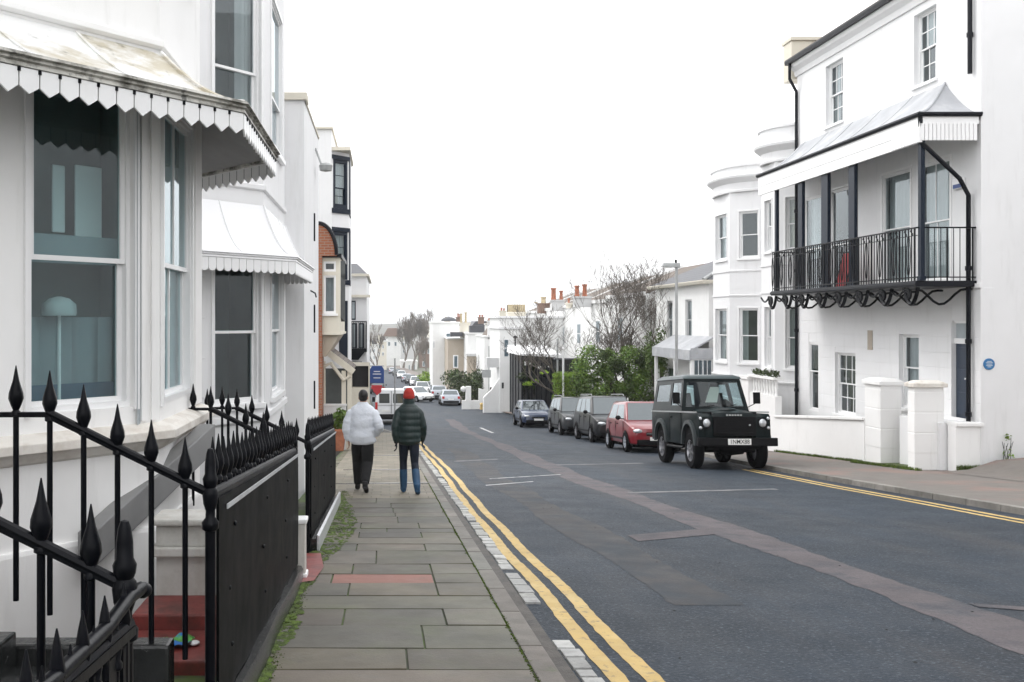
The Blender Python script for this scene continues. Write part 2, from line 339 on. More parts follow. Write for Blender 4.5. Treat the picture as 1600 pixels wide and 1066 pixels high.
def sash(house, fr, u0, u1, z0, z1, nx=1, ny=1, split=.5, dep=.10, fm=None, gm=None, cur=None, sill=True, room=True, fw=.045, lower_ny=None, casing=0, name='window', room_mat=None, rd=.9):
    fm = fm or M['paint']; gm = gm or M['glass']
    mb = MB(); zm = z0+(z1-z0)*split
    d0, d1 = -dep-.05, -dep+.02
    fbox(mb, fr, u0, u0+fw, z0, z1, d0, d1); fbox(mb, fr, u1-fw, u1, z0, z1, d0, d1)
    fbox(mb, fr, u0+fw, u1-fw, z1-fw, z1, d0, d1); fbox(mb, fr, u0+fw, u1-fw, z0, z0+fw*1.3, d0, d1)
    if casing:
        for a, b in ((u0-casing, u0), (u1, u1+casing)): fbox(mb, fr, a, b, z0-.02, z1+casing, .001, .025)
        fbox(mb, fr, u0, u1, z1, z1+casing, .001, .025)
    gp = MB(); a0, a1 = u0+fw, u1-fw; sw = .035
    def one(za, zb, dd, ny_):
        for a, b in ((a0, a0+sw), (a1-sw, a1)): fbox(mb, fr, a, b, za, zb, dd-.03, dd)
        for a, b in ((za, za+sw), (zb-sw, zb)): fbox(mb, fr, a0+sw, a1-sw, a, b, dd-.03, dd)
        g0, g1 = a0+sw, a1-sw; h0, h1 = za+sw, zb-sw
        gp.quad(fr.p(g0, h0, dd-.018), fr.p(g1, h0, dd-.018), fr.p(g1, h1, dd-.018), fr.p(g0, h1, dd-.018))
        for i in range(1, nx):
            u = g0+(g1-g0)*i/nx; fbox(mb, fr, u-.011, u+.011, h0, h1, dd-.026, dd-.004)
        for i in range(1, ny_):
            z = h0+(h1-h0)*i/ny_; fbox(mb, fr, g0, g1, z-.011, z+.011, dd-.025, dd-.005)
    if split:
        one(zm-.02, z1-fw, -dep-.002, ny); one(z0+fw*1.3, zm+.018, -dep-.04, lower_ny or ny)
    else: one(z0+fw*1.3, z1-fw, -dep-.002, ny)
    w = mb.build(name, fm, house)
    gp.build('pane', gm, w, wn=False)
    if sill:
        s = MB(); fbox(s, fr, u0-.06, u1+.06, z0-.075, z0-.002, -dep+.02, .07); s.build('sill', M['paint'], w, bevel=.006)
    if room:
        r = MB(); D = -dep-rd; A = -dep-.07
        e = .25
        pts = [fr.p(u0, z0, A), fr.p(u1, z0, A), fr.p(u1, z1, A), fr.p(u0, z1, A)]; q = [fr.p(u0-e, z0-e, D), fr.p(u1+e, z0-e, D), fr.p(u1+e, z1+e*.3, D), fr.p(u0-e, z1+e*.3, D)]
        r.poly(q)
        for i in range(4): r.quad(pts[i], pts[(i+1) % 4], q[(i+1) % 4], q[i])
        r.build('room', room_mat or M['interior'], w, wn=False)
    if cur:
        kind = cur[0]; cm = {'net': M['curtain'], 'blind': M['blind'], 'cream': M['cream_curtain']}[cur[1] if len(cur) > 1 else 'net']
        dd = -dep-.16
        if kind == 'full': curtain_mesh(fr, u0+.02, u1-.02, z0, z1, dd).build('curtain', cm, w, smooth=60)
        if kind == 'half': curtain_mesh(fr, u0+.02, u1-.02, z0+(z1-z0)*cur[2], z1, dd).build('curtain', cm, w, smooth=60)
        if kind == 'low': curtain_mesh(fr, u0+.02, u1-.02, z0, z0+(z1-z0)*cur[2], dd).build('curtain', cm, w, smooth=60)
        if kind == 'sides':
            k = (u1-u0)*.3
            curtain_mesh(fr, u0, u0+k, z0, z1, dd, n=10).build('curtain', cm, w, smooth=60); curtain_mesh(fr, u1-k, u1, z0, z1, dd, n=10).build('curtain', cm, w, smooth=60)
        if kind == 'left': curtain_mesh(fr, u0, u0+(u1-u0)*cur[2], z0, z1, dd, n=14).build('curtain', cm, w, smooth=60)
        if kind == 'right': curtain_mesh(fr, u1-(u1-u0)*cur[2], u1, z0, z1, dd, n=14).build('curtain', cm, w, smooth=60)
    return w
def cornice(mb, pts, prof, closed=False):
    """sweep a profile [(out, z)] along plan points, offset to the right-hand side of travel"""
    n = len(pts); rings = []
    for i in range(n):
        p = Vector(pts[i][:2]); dirs = []
        if i > 0: dirs.append((p-Vector(pts[i-1][:2])).normalized())
        if i < n-1: dirs.append((Vector(pts[i+1][:2])-p).normalized())
        nrm = [Vector((d.y, -d.x)) for d in dirs]
        m = sum(nrm, Vector((0, 0))).normalized(); k = 1/max(m.dot(nrm[0]), .3)
        rings.append([Vector((p.x+m.x*k*o, p.y+m.y*k*o, z)) for o, z in prof])
    mb.loft(rings)
def offs(pts, d):
    n = len(pts); out = []
    for i in range(n):
        p = Vector(pts[i][:2]); dirs = []
        if i > 0: dirs.append((p-Vector(pts[i-1][:2])).normalized())
        if i < n-1: dirs.append((Vector(pts[i+1][:2])-p).normalized())
        nrm = [Vector((q.y, -q.x)) for q in dirs]; m = sum(nrm, Vector((0, 0))).normalized(); k = 1/max(m.dot(nrm[0]), .3)
        out.append(p+m*k*d)
    return out
# ------------------------------------------------------------------ ground, road, pavements
def strip(xa, xb, ya, yb, dz, step=1.0, zf=zr, wob=0, nx=1):
    mb = MB(); n = max(1, int(abs(yb-ya)/step)); rows = []
    for i in range(n+1):
        y = ya+(yb-ya)*i/n; a = xa(y) if callable(xa) else xa; b = xb(y) if callable(xb) else xb
        if wob: a += wob*(random.random()-.5); b += wob*(random.random()-.5)
        rows.append([Vector((a+(b-a)*k/nx, y, zf(y)+dz)) for k in range(nx+1)])
    mb.loft(rows, cap=False, closed=False)
    return mb
g = MB(); ys = [-120, -60, -20, 0, 20, 33, 45, 60, 90, 150, 260, 400, 700, 1500, 4000]; xs = [-3000, -400, -60, -6, -2.4, 2, 11, 14, 60, 400, 3000]
g.loft([[Vector((x, y, zr(y)-.42-(.8 if -6 < x < -2 else 0))) for x in xs] for y in ys], cap=False, closed=False)
struct(g.build('ground', M['ground']))
struct(strip(lambda y: lx(y)-.05, lambda y: rx(y)+.05, -22, 400, 0, 1.5, nx=2).build('road', M['asphalt'], smooth=60))
# repairs and worn paint on the road, each a sheet 4 mm proud of the one below
for nm, xa, xb, ya, yb, m in (('road_repair_strip', 3.92, 4.48, -6, 62, 'patch'), ('road_repair_strip', 2.12, 2.72, 7.5, 33, 'patch2')):
    struct(strip(lambda y, q=xa: q+.12*math.sin(y*.21)+.05*math.sin(y*.9), lambda y, q=xb: q+.10*math.sin(y*.24)+.05*math.sin(y*1.1+1), ya, yb, .0025, .15, wob=.05).build(nm, M[m]))
def cross_line(x0, x1, y0, y1, w, m, name='worn_road_marking', dz=.005):
    mb = MB(); n = 8; A = []; B = []
    for i in range(n+1):
        t = i/n; x = x0+(x1-x0)*t; y = y0+(y1-y0)*t; A.append(Vector((x, y-w/2, zr(y-w/2)+dz))); B.append(Vector((x, y+w/2, zr(y+w/2)+dz)))
    mb.loft([A, B], cap=False, closed=False); return struct(mb.build(name, M[m]))
cross_line(4.3, 7.2, 16.9, 17.6, .22, 'paleline'); cross_line(1.95, 3.0, 18.4, 19.3, .12, 'whiteline'); cross_line(2.2, 3.9, 20.0, 21.2, .12, 'whiteline')
cross_line(2.9, 4.0, 11.2, 11.8, .5, 'patch'); cross_line(1.9, 3.2, 26, 27, .3, 'paleline'); cross_line(4.4, 6.8, 24.5, 25.2, .25, 'paleline')
cross_line(4.6, 5.3, 7.5, 7.2, .16, 'patch')
for ya, yb in ((46, 52),):
    struct(strip(5.15, 5.3, ya, yb, .0035).build('worn_road_marking', M['whiteline']))
# double yellow lines, left and right
def yel(x0, x1, ya, yb, side):
    f = (lambda y, q: lx(y)+q+.012*math.sin(y*1.7)+.03*math.sin(y*.33)) if side < 0 else (lambda y, q: rx(y)-q+.012*math.sin(y*1.3))
    return struct(strip(lambda y: f(y, x0), lambda y: f(y, x1), ya, yb, .0035, .12, wob=.014).build('yellow_line', M['yellow']))
yel(.275, .385, 1, 39, -1); yel(.475, .585, 1, 39, -1)
yel(.42, .32, 6, 22.8, 1); yel(.62, .53, 6, 22.8, 1)
# left kerb, channel and white setts
kb = MB(); y = -4.0
while y < 58:
    l = random.uniform(.75, 1.05); t = random.uniform(.75, 1.2); kb.col = (t*random.uniform(.95, 1.08), t, t*.97)
    a, b = lx(y), lx(y+l); w = .15
    kb.hexa([(a-w, y+.006, zr(y)-.2), (a, y+.006, zr(y)-.2), (b, y+l-.006, zr(y+l)-.2), (b-w, y+l-.006, zr(y+l)-.2), (a-w, y+.006, zp(y)), (a-.012, y+.006, zp(y)), (b-.012, y+l-.006, zp(y+l)), (b-w, y+l-.006, zp(y+l))]); y += l
struct(kb.build('kerb', M['kerb'], bevel=.008))
kb = MB(); y = 2.0
while y < 62:
    l = random.uniform(.8, 1.1); t = random.uniform(.9, 1.4); kb.col = (t, t, t)
    a, b = rx(y), rx(y+l)
    kb.hexa([(a, y+.006, zr(y)-.2), (a+.16, y+.006, zr(y)-.2), (b+.16, y+l-.006, zr(y+l)-.2), (b, y+l-.006, zr(y+l)-.2), (a+.012, y+.006, zp(y)), (a+.16, y+.006, zp(y)), (b+.16, y+l-.006, zp(y+l)), (b+.012, y+l-.006, zp(y+l))]); y += l
struct(kb.build('kerb', M['kerb'], bevel=.008))
struct(strip(lambda y: lx(y)+.002, lambda y: lx(y)+.13, -4, 40, .004, .5).build('gutter_channel', M['gutterstone']))
sb = MB(); y = 1.0
while y < 34:
    l = random.uniform(.16, .34); t = random.uniform(.6, 1.12)
    if not (6.3 < y < 7.2) and not (random.random() < .06):
        sb.col = (t, t, t*random.uniform(.96, 1.0)); x0 = lx(y)+.13+random.uniform(-.012, .012); x1 = lx(y)+.265+random.uniform(-.018, .012); h = random.uniform(.010, .02)
        sb.hexa([(x0, y+.008, zr(y)-.05), (x1, y+.008, zr(y)-.05), (x1, y+l-.008, zr(y+l)-.05), (x0, y+l-.008, zr(y+l)-.05), (x0+.006, y+.014, zr(y)+h), (x1-.006, y+.014, zr(y)+h), (x1-.006, y+l-.014, zr(y+l)+h), (x0+.006, y+l-.014, zr(y+l)+h)])
    y += l
struct(sb.build('gutter_setts', M['sett'], bevel=.006))
# left pavement: joint bed, big flags near, small pavers beyond
PL = -.72
struct(strip(PL-.6, lambda y: lx(y)-.15, -6, 60, .09, 1).build('pavement_bed', M['joint']))
pv = MB(); y = -3.0; row = 0
pinked = False
while y < 14.9:
    d = random.choice((.34, .46, .52, .6, .64, .78)); x = PL+.02; xe = lx(y)-.158
    cut = random.uniform(.5, 1.05); xsplit = [x, x+cut, xe] if random.random() < .8 else [x, x+.42, x+1.12, xe]
    if random.random() < .12: xsplit = [x, xe]
    pink = 8.0 < y+d/2 and not pinked
    if pink: d = .42; xsplit = [x, -.44, .42, xe]; pinked = True
    for a, b in zip(xsplit, xsplit[1:]):
        t = random.uniform(.62, 1.32); pv.col = (t*random.uniform(.96, 1.14), t, t*random.uniform(.84, 1.02)); tz = random.uniform(-.004, .004); q = random.uniform(-.004, .004)
        pv.cur = 1 if (pink and -.5 < a < 0) else 0
        g_ = .006
        pv.hexa([(a+g_, y+g_, zp(y)-.06), (b-g_, y+g_, zp(y)-.06), (b-g_, y+d-g_, zp(y+d)-.06), (a+g_, y+d-g_, zp(y+d)-.06), (a+g_, y+g_, zp(y)+tz), (b-g_, y+g_, zp(y)+q), (b-g_, y+d-g_, zp(y+d)+tz), (a+g_, y+d-g_, zp(y+d)+q)])
    y += d
y15 = y
pv.cur = 0
struct(pv.build('pavement', [M['slab'], M['redpave']], bevel=.004))
pv = MB()
while y < 44:
    d = .30; x = -1.25+(.15 if int(y/d) % 2 else 0); xe = lx(y)-.158
    while x < xe-.05:
        b = min(x+.30, xe); t = random.uniform(.8, 1.15); pv.col = (t, t*random.uniform(.96, 1.0), t*.95)
        pv.hexa([(x+.003, y+.003, zp(y)-.06), (b-.003, y+.003, zp(y)-.06), (b-.003, y+d-.003, zp(y+d)-.06), (x+.003, y+d-.003, zp(y+d)-.06), (x+.003, y+.003, zp(y)), (b-.003, y+.003, zp(y)), (b-.003, y+d-.003, zp(y+d)), (x+.003, y+d-.003, zp(y+d))]); x = b
    y += d
struct(pv.build('pavement', M['slab2']))
for yy in (17.6, 21.2, 27):
    mb = MB(); mb.hexa([(-.9, yy, zp(yy)-.02), (.82, yy+.06, zp(yy)-.02), (.82, yy+.13, zp(yy)-.02), (-.9, yy+.07, zp(yy)-.02), (-.9, yy, zp(yy)+.004), (.82, yy+.06, zp(yy)+.004), (.82, yy+.13, zp(yy)+.004), (-.9, yy+.07, zp(yy)+.004)])
    struct(mb.build('drain_channel', M['stone_dark']))
struct(strip(lambda y: -2.5 if y > 55 else PL, lambda y: lx(y)-.15, 44, 300, .094, 3).build('pavement', M['slab2']))
# right pavement, forecourt, side plots
struct(strip(lambda y: rx(y)+.16, 12.6, 1, 60, .096, 1, nx=3).build('pavement', M['pave_r']))
struct(strip(lambda y: rx(y)+.0, lambda y: rx(y)+5, 60, 300, .09, 3).build('pavement', M['pave_r']))
mb = MB(); rows = []
for i in range(12):
    yy = 4+i*(20.7-4)/11; rows.append([Vector((12.0, yy, zp(yy)+.002)), Vector((12.6, yy, zp(yy)+.05)), Vector((13.2, yy, zp(yy)+.25)), Vector((16, yy, zp(yy)+.5)), Vector((30, yy, zp(yy)+.6))])
mb.loft(rows, cap=False, closed=False); struct(mb.build('forecourt', M['pave_r'], smooth=60))
# moss and weeds along the pavement edges
def tufts(name, spots, h, m, n=6, spread=.03, wide=.006):
    mb = MB()
    for (x, y, z) in spots:
        for k in range(n):
            a = random.random()*2*PI; r = random.random()*spread; hh = h*random.uniform(.4, 1.2); lean = random.uniform(.1, .7)*hh; b = random.random()*2*PI
            t = random.uniform(.6, 1.5); mb.col = (t*random.uniform(.9, 1.25), t, t*.8)
            p = Vector((x+r*math.cos(a), y+r*math.sin(a), z-.004)); s_ = Vector((math.sin(b), -math.cos(b), 0))*wide; q = p+Vector((math.cos(b)*lean, math.sin(b)*lean, hh))
            mid = (p+q)/2+Vector((0, 0, hh*.12))
            mb.add([p-s_, p+s_, mid+s_*.7, mid-s_*.7, q], [(0, 1, 2, 3), (3, 2, 4)])
    o = mb.build(name, m, wn=False); return struct(o, kind='stuff')
sp = []
for i in range(4200):
    yy = 4.2+12*random.random()**1.4; w = .05+.30*max(0, math.sin((yy-8.6)/6*PI)) if 8.6 < yy < 14.6 else .05+.2*max(0, math.sin(yy*1.3+.6))*max(0, math.sin(yy*.53+.9))+.06*random.random(); sp.append((PL+.02+w*random.random()**1.5, yy, zp(yy)))
o = tufts('moss', sp, .007, M['moss'], 7, .03, .006); o['label'] = 'moss and weeds along the railing side of the left pavement'; o['category'] = 'moss'
sp = []
for i in range(900):
    yy = 4.5+15*random.random(); sp.append((lx(yy)-.16+random.gauss(0, .006), yy, zp(yy)))
o = tufts('moss', sp, .008, M['moss'], 5, .012, .005); o['label'] = 'moss line in the joint behind the left kerb'; o['category'] = 'moss'
ms = MB()      # moss cushions lying flat on the flags along the railings
for i in range(1500):
    yy = 4.6+11*random.random(); w = .06+.32*max(0, math.sin((yy-8.2)/7*PI)) if yy > 8.2 else .06+.10*abs(math.sin(yy*1.7)); cx = PL+.0+w*random.random()**1.6; r = random.uniform(.008, .04); n = 9; t_ = random.uniform(.45, 1.15); ms.col = (t_*1.05, t_, t_*.7)
    rim = [Vector((cx+r*math.cos(2*PI*k/n)*random.uniform(.5, 1.1), yy+1.5*r*math.sin(2*PI*k/n)*random.uniform(.5, 1.1), 0)) for k in range(n)]
    rim = [Vector((p.x, p.y, zp(p.y)+.004)) for p in rim]; c0 = len(ms.v); ms.add(rim+[Vector((cx, yy, zp(yy)+.012))], [(k, (k+1) % n, n) for k in range(n)])
o = ms.build('moss', M['moss'], smooth=80, wn=False); struct(o, kind='stuff'); o['label'] = 'flat moss cushions on the flagstones beside the left railings'; o['category'] = 'moss'
db_ = MB()     # grit and scraps scattered on the carriageway
for i in range(90):
    yy = 5.5+22*random.random()**1.6; x = random.uniform(1.7, 8.6); r = random.uniform(.004, .016); n = 6; c = Vector((x, yy, zr(yy)+.006)); db_.add([c+Vector((r*1.5*math.cos(2*PI*k/n)*random.uniform(.5, 1), r*math.sin(2*PI*k/n)*random.uniform(.5, 1), 0)) for k in range(n)]+[c+Vector((0, 0, .005))], [(k, (k+1) % n, n) for k in range(n)])
o = db_.build('road_grit', M['sett'], wn=False); struct(o, kind='stuff'); o['label'] = 'pale grit and scraps scattered on the road'; o['category'] = 'grit'
# a few flattened bits and spots on the pavement
for px, py in ():
    yy = 2220/(py-630); mb = MB(); n = 7; r = random.uniform(.012, .04)
    c = Vector((XP(px, yy), yy, zp(yy)+.005)); mb.poly([c+Vector((r*1.6*math.cos(2*PI*k/n)*random.uniform(.6, 1), r*math.sin(2*PI*k/n)*random.uniform(.6, 1), 0)) for k in range(n)])
    struct(mb.build('pavement_stain', M['sett']))
# ------------------------------------------------------------------ the left terrace
S, K = .656, .755
def canopy(house, pts, over, ze, rise, mroof, mgut, vh=.15, pitch=.128, scallop=False, pw=1.7, dots=True, name='canopy', solid=False):
    mb = MB(); N = 9; rows = []
    lines = []
    for k in range(N+1):
        t = k/N; z = ze+.075+rise*(1-t)**pw
        lines.append([Vector((p.x, p.y, z)) for p in offs(pts, .01+over*t)])
    mb.loft(lines, cap=False, closed=False)
    for i in range(1, len(pts)-1):      # rolls over the hips
        mb.tube([l[i]+Vector((0, 0, .008)) for l in lines], .018, 6)
    for a in range(len(pts)-1):
        L = (lines[-1][a+1]-lines[-1][a]).length; n = max(1, int(L/.62))
        for j in range(1, n): mb.tube([l[a].lerp(l[a+1], j/n)+Vector((0, 0, .004)) for l in lines], .012, 5)
    roof = mb.build(name, mroof, house, smooth=40)
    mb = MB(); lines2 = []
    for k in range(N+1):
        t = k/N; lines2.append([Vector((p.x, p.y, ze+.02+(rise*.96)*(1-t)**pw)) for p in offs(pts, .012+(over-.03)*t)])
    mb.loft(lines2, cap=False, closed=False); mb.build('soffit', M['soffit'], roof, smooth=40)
    mb = MB()
    cornice(mb, offs(pts, over), [(-.05, ze+.075), (.035, ze+.085), (.045, ze+.065), (.02, ze+.058), (.03, ze+.04), (.012, ze+.03), (.018, ze+.005), (-.01, ze), (-.05, ze)])
    mb.build('gutter', mgut, roof)
    o = offs(pts, over-.005); vb = MB(); db = MB()
    for a, b in zip(o, o[1:]):
        L = (b-a).length; n = max(1, round(L/pitch)); d = (b-a)/L; nn = Vector((d.y, -d.x))
        if solid:
            pass
        for i in range(n):
            u0 = L*i/n+.004; u1 = L*(i+1)/n-.004; um = (u0+u1)/2
            q = lambda u, z, dd=0: Vector((a.x+d.x*u+nn.x*dd, a.y+d.y*u+nn.y*dd, z))
            tip = vh*random.uniform(.97, 1.03)
            if scallop:
                w = u1-u0; prof = [(u0, ze), (u1, ze), (u1, ze-vh*.72)]+[(um+w/2*math.cos(PI*k/6), ze-vh*.72-vh*.28*math.sin(PI*k/6)) for k in range(1, 6)]+[(u0, ze-vh*.72)]
            else: prof = [(u0, ze), (u1, ze), (u1, ze-vh*.70), (um, ze-tip), (u0, ze-vh*.70)]
            vb.cur = 0; vb.prism([q(u, z) for u, z in prof], nn*.014)
            vb.cur = 1
            if dots and i: vb.prism([q(u0-.008, ze-.012), q(u0-.0, ze-.012), q(u0-.0, ze-vh*.70), q(u0-.008, ze-vh*.70)], nn*.006)
            if dots and i: vb.lathe(q(u0-.004, ze-.012, .014), [(.011, -.012), (.011, .012)], 8)
    v = vb.build('valance', [M['paint'], M['iron']], roof)
    return roof
def bay_house(house, yA, yB, X, z0, ztop, wins, up, matw, dback=1.55, cant_w=(.30, 1.05), cw=None):
    A = Vector((X, yA)); B = Vector((X, yB)); D0 = A+Vector((-S, -K))*dback; D1 = B+Vector((-S, K))*dback
    f0 = Fr(D0, A, (K, -S)); f1 = Fr(A, B, (1, 0)); f2 = Fr(B, D1, (K, S))
    mb = MB(); o0 = []; o1 = []
    t0, t1 = cant_w
    for za, zb in wins: o0.append((dback-t1, dback-t0, za, zb)); o1.append((cw[0], cw[1], za, zb))
    for za, zb in up: o0.append((dback-t1, dback-t0, za, zb)); o1.append((cw[0], cw[1], za, zb))
    wall(mb, f0, 0, dback, z0, ztop, o0, .12); wall(mb, f1, 0, f1.L, z0, ztop, o1, .12); wall(mb, f2, 0, dback, z0, ztop, [], .12)
    return mb, f0, f1, f2, o0, o1, (D0, A, B, D1)
M['blue_reflection'] = mat('reflected_blue', (.05, .13, .20), .9)
# ---- nearest house with its canted bay
h1 = thing('bay_fronted_house', 'nearest white bay-fronted house with stained zigzag-edged canopy over tall sash windows', 'house', (-2.7, 7.9, zp(7.9)), 'terraced houses down the left side')
zl = E(-.62); zt = E(1.62)
mb, f0, f1, f2, o0, o1, pl1 = bay_house(h1, 7.05, 8.6, -1.65, -2.6, 8.4, [(zl, zt)], [(E(2.85), E(5.1))], M['stucco_near'], dback=2.1, cant_w=(.225, 1.02), cw=(.07, 1.12))
fm_ = Fr((-3.03, -.5), (-3.03, 5.464), (1, 0)); wall(mb, fm_, 0, fm_.L, -2.6, 8.4, [(3.1, 4.2, E(.2), E(2.4)), (1.0, 2.0, E(-.4), E(1.6))], .14)
fm2 = Fr((-3.03, 10.187), (-3.03, 11.95), (1, 0)); wall(mb, fm2, 0, fm2.L, -2.6, 8.4, [], .14)
mb.quad((-3.03, -.5, 8.4), (-9, -.5, 8.4), (-9, 11.95, 8.4), (-3.03, 11.95, 8.4)); mb.poly([(-3.03, 5.464, 8.4), (-1.65, 7.05, 8.4), (-1.65, 8.6, 8.4), (-3.03, 10.187, 8.4)])
mb.quad((-3.03, -.5, -2.6), (-9, -.5, -2.6), (-9, -.5, 8.4), (-3.03, -.5, 8.4)); mb.quad((-9, -.5, -2.6), (-9, 11.95, -2.6), (-9, 11.95, 8.4), (-9, -.5, 8.4))
mb.build('wall', M['stucco_near'], h1)
w = sash(h1, f0, *o0[0], split=.465, gm=M['glass_near'], casing=.04, sill=False, fw=.03, dep=.06, rd=.75, room_mat=M['interior_lit'])
curtain_mesh(f0, o0[0][0]-.1, o0[0][1]+.22, zl, E(.02), -.42).build('curtain', M['blind'], w, smooth=60)  # pale sheet in place of the reflection of houses opposite
mb = MB(); fbox(mb, f0, o0[0][0]-.1, o0[0][1]+.22, zl, E(-.46), -.40, -.385); mb.build('blue_reflection_band', M['blue_reflection'], w)  # blue band in place of a reflected car low in the pane
tl = thing('lamp_shaped_reflection', 'small pale lamp-shaped stand-in for a reflection in the lower pane of the nearest bay window', 'lamp', tuple(f0.p((o0[0][0]+o0[0][1])/2, zl, -.28)))  # pale lamp-shaped reflection in the lower pane, built as solid pieces
c_ = f0.p((o0[0][0]+o0[0][1])/2-.02, 0, -.28); mb = MB(); mb.tube([c_+Vector((0, 0, zl-.05)), c_+Vector((0, 0, E(.08)))], .012, 8); mb.build('stem', M['paint'], tl); mb = MB(); mb.lathe(c_, [(.115, E(.03)), (.12, E(.05)), (.115, E(.11)), (.07, E(.15)), (.015, E(.165))], 20); mb.build('reflection_dome', M['curtain'], tl, smooth=50)
mb = MB()      # pale boards standing in for bright rectangles reflected in the upper pane
for u_, w_, za, zb in ((.36, .10, .62, 1.10), (.54, .22, .55, 1.12)): fbox(mb, f0, o0[0][0]+u_, o0[0][0]+u_+w_, E(za), E(zb), -.36, -.34)
mb.build('pane_reflection', M['paint'], w, bevel=.01)
mb = MB(); fbox(mb, f0, o0[0][0]-.1, o0[0][0]+1.0, E(.40), E(.60), -.30, -.28); mb.build('room_sill', M['blind'], w)
sash(h1, f1, *o1[0], split=.465, nx=2, gm=M['glass_near'], casing=.03, sill=False, fw=.03, dep=.015, rd=.10, room_mat=M['blind'])
sash(h1, f0, *o0[1]); sash(h1, f1, *o1[1], rd=.1)
mb = MB(); fr_ = fm_; fbox(mb, fr_, 3.1, 4.2, E(-1.5), E(2.4), -.12, -.07); mb.build('door', M['navy'], h1)
sash(h1, fm_, 1.0, 2.0, E(-.4), E(1.6), cur=('sides',))
mb = MB()   # bay sill ledge, plinth band, pilaster strips and upper moulding
cornice(mb, offs(pl1, -.02), [(0, E(-.74)), (.10, E(-.77)), (.15, E(-.80)), (.15, E(-.86)), (.11, E(-.87)), (.06, E(-.93)), (.02, E(-.95)), (0, E(-.95))])
mb.build('sill', M['sill'], h1, bevel=.006)
mb = MB()
cornice(mb, offs(pl1, -.02), [(.03, E(1.98)), (.06, E(2.0)), (.06, E(2.04)), (.02, E(2.05)), (0, E(2.05)), (0, E(1.98))])
for u in (1.935, 2.02): fbox(mb, f0, u, u+.045, E(-.73), E(1.9), -.01, .022)
fbox(mb, f0, .80, .84, E(-.73), E(1.9), -.01, .02)
fbox(mb, f1, 1.24, 1.52, E(-.73), E(1.9), -.01, .025)
cornice(mb, offs(pl1, -.02), [(0, E(-1.5)), (.05, E(-1.5)), (.06, E(-1.53)), (.06, -2.6), (0, -2.6)])
mb.build('moulding', M['stucco_near'], h1, bevel=.004)
canopy(h1, [Vector((-3.03, 4.6)), pl1[0]+Vector((.02, .03)), pl1[1], pl1[2], pl1[3]], .65, E(1.46), .42, M['canopy'], M['gutter'])
mb = MB(); mb.tube([(-2.5, 6.6, E(1.97)), (-1.66, 7.2, E(1.95))], .012); 
# sloping grey band below the bay and the low white walls of the area
mb = MB(); mb.hexa([(-2.05, 6.42, E(-1.66)), (-1.93, 6.3, E(-1.66)), (-1.36, 7.75, E(-1.06)), (-1.5, 7.8, E(-1.06)), (-2.05, 6.42, E(-1.42)), (-1.93, 6.3, E(-1.42)), (-1.36, 7.75, E(-.84)), (-1.5, 7.8, E(-.84))])
mb.build('sloping_grey_band', M['soffit'], h1, bevel=.01)
lw = thing('low_wall', 'low stained white wall with moulded coping above the red tiled steps', 'wall', (-1.3, 6.25, zp(6.2)))
mb = MB(); mb.box(-1.47, -.84, 6.2, 6.42, -1.2, E(-1.46)); mb.build('base', M['dirty'], lw)
mb = MB(); mb.box(-1.50, -.82, 6.14, 6.48, E(-1.52), E(-1.46)); mb.box(-1.47, -.83, 6.18, 6.44, E(-1.46), E(-1.32)); mb.box(-1.50, -.8, 6.14, 6.5, E(-1.32), E(-1.28)); mb.build('coping', M['dirty'], lw, bevel=.012)
st = thing('tiled_steps', 'shallow red tiled steps behind the black railing, a bright packet on them', 'steps', (-1.3, 5.4, E(-2.0)))
for i, (ya, yb, z) in enumerate(((5.78, 6.2, -1.775), (5.25, 5.78, -1.865), (4.85, 5.25, -1.95), (4.33, 4.85, -2.03))):
    mb = MB(); mb.box(-1.52, -.84, ya, yb-.002, E(z)-.5, E(z)); mb.build('step', M['redtile'], st, bevel=.012)
# door steps of the near house with stone strings
def steps(Y0, Y1, lab):
    t = thing('entrance_steps', lab, 'steps', (-1.5, (Y0+Y1)/2, zp(Y0)), 'entrance steps between the left railings')
    zb = zp((Y0+Y1)/2)
    for i in range(5):
        mb = MB(); mb.box(-2.64, -.98-.3*i, Y0+.14, Y1-.14, zb-1.2, zb+.15*(i+1)); mb.build('step', M['stone_dark'], t, bevel=.012)
    for y in (Y0, Y1-.12):
        mb = MB(); zz = zb+.02
        mb.box(-2.64, -.93, y, y+.12, zz-1.2, zz+.36); mb.build('string', M['stone_dark'], t, bevel=.015)
steps(2.83, 4.27, 'dark stone entrance steps between the two nearest sloping railings')
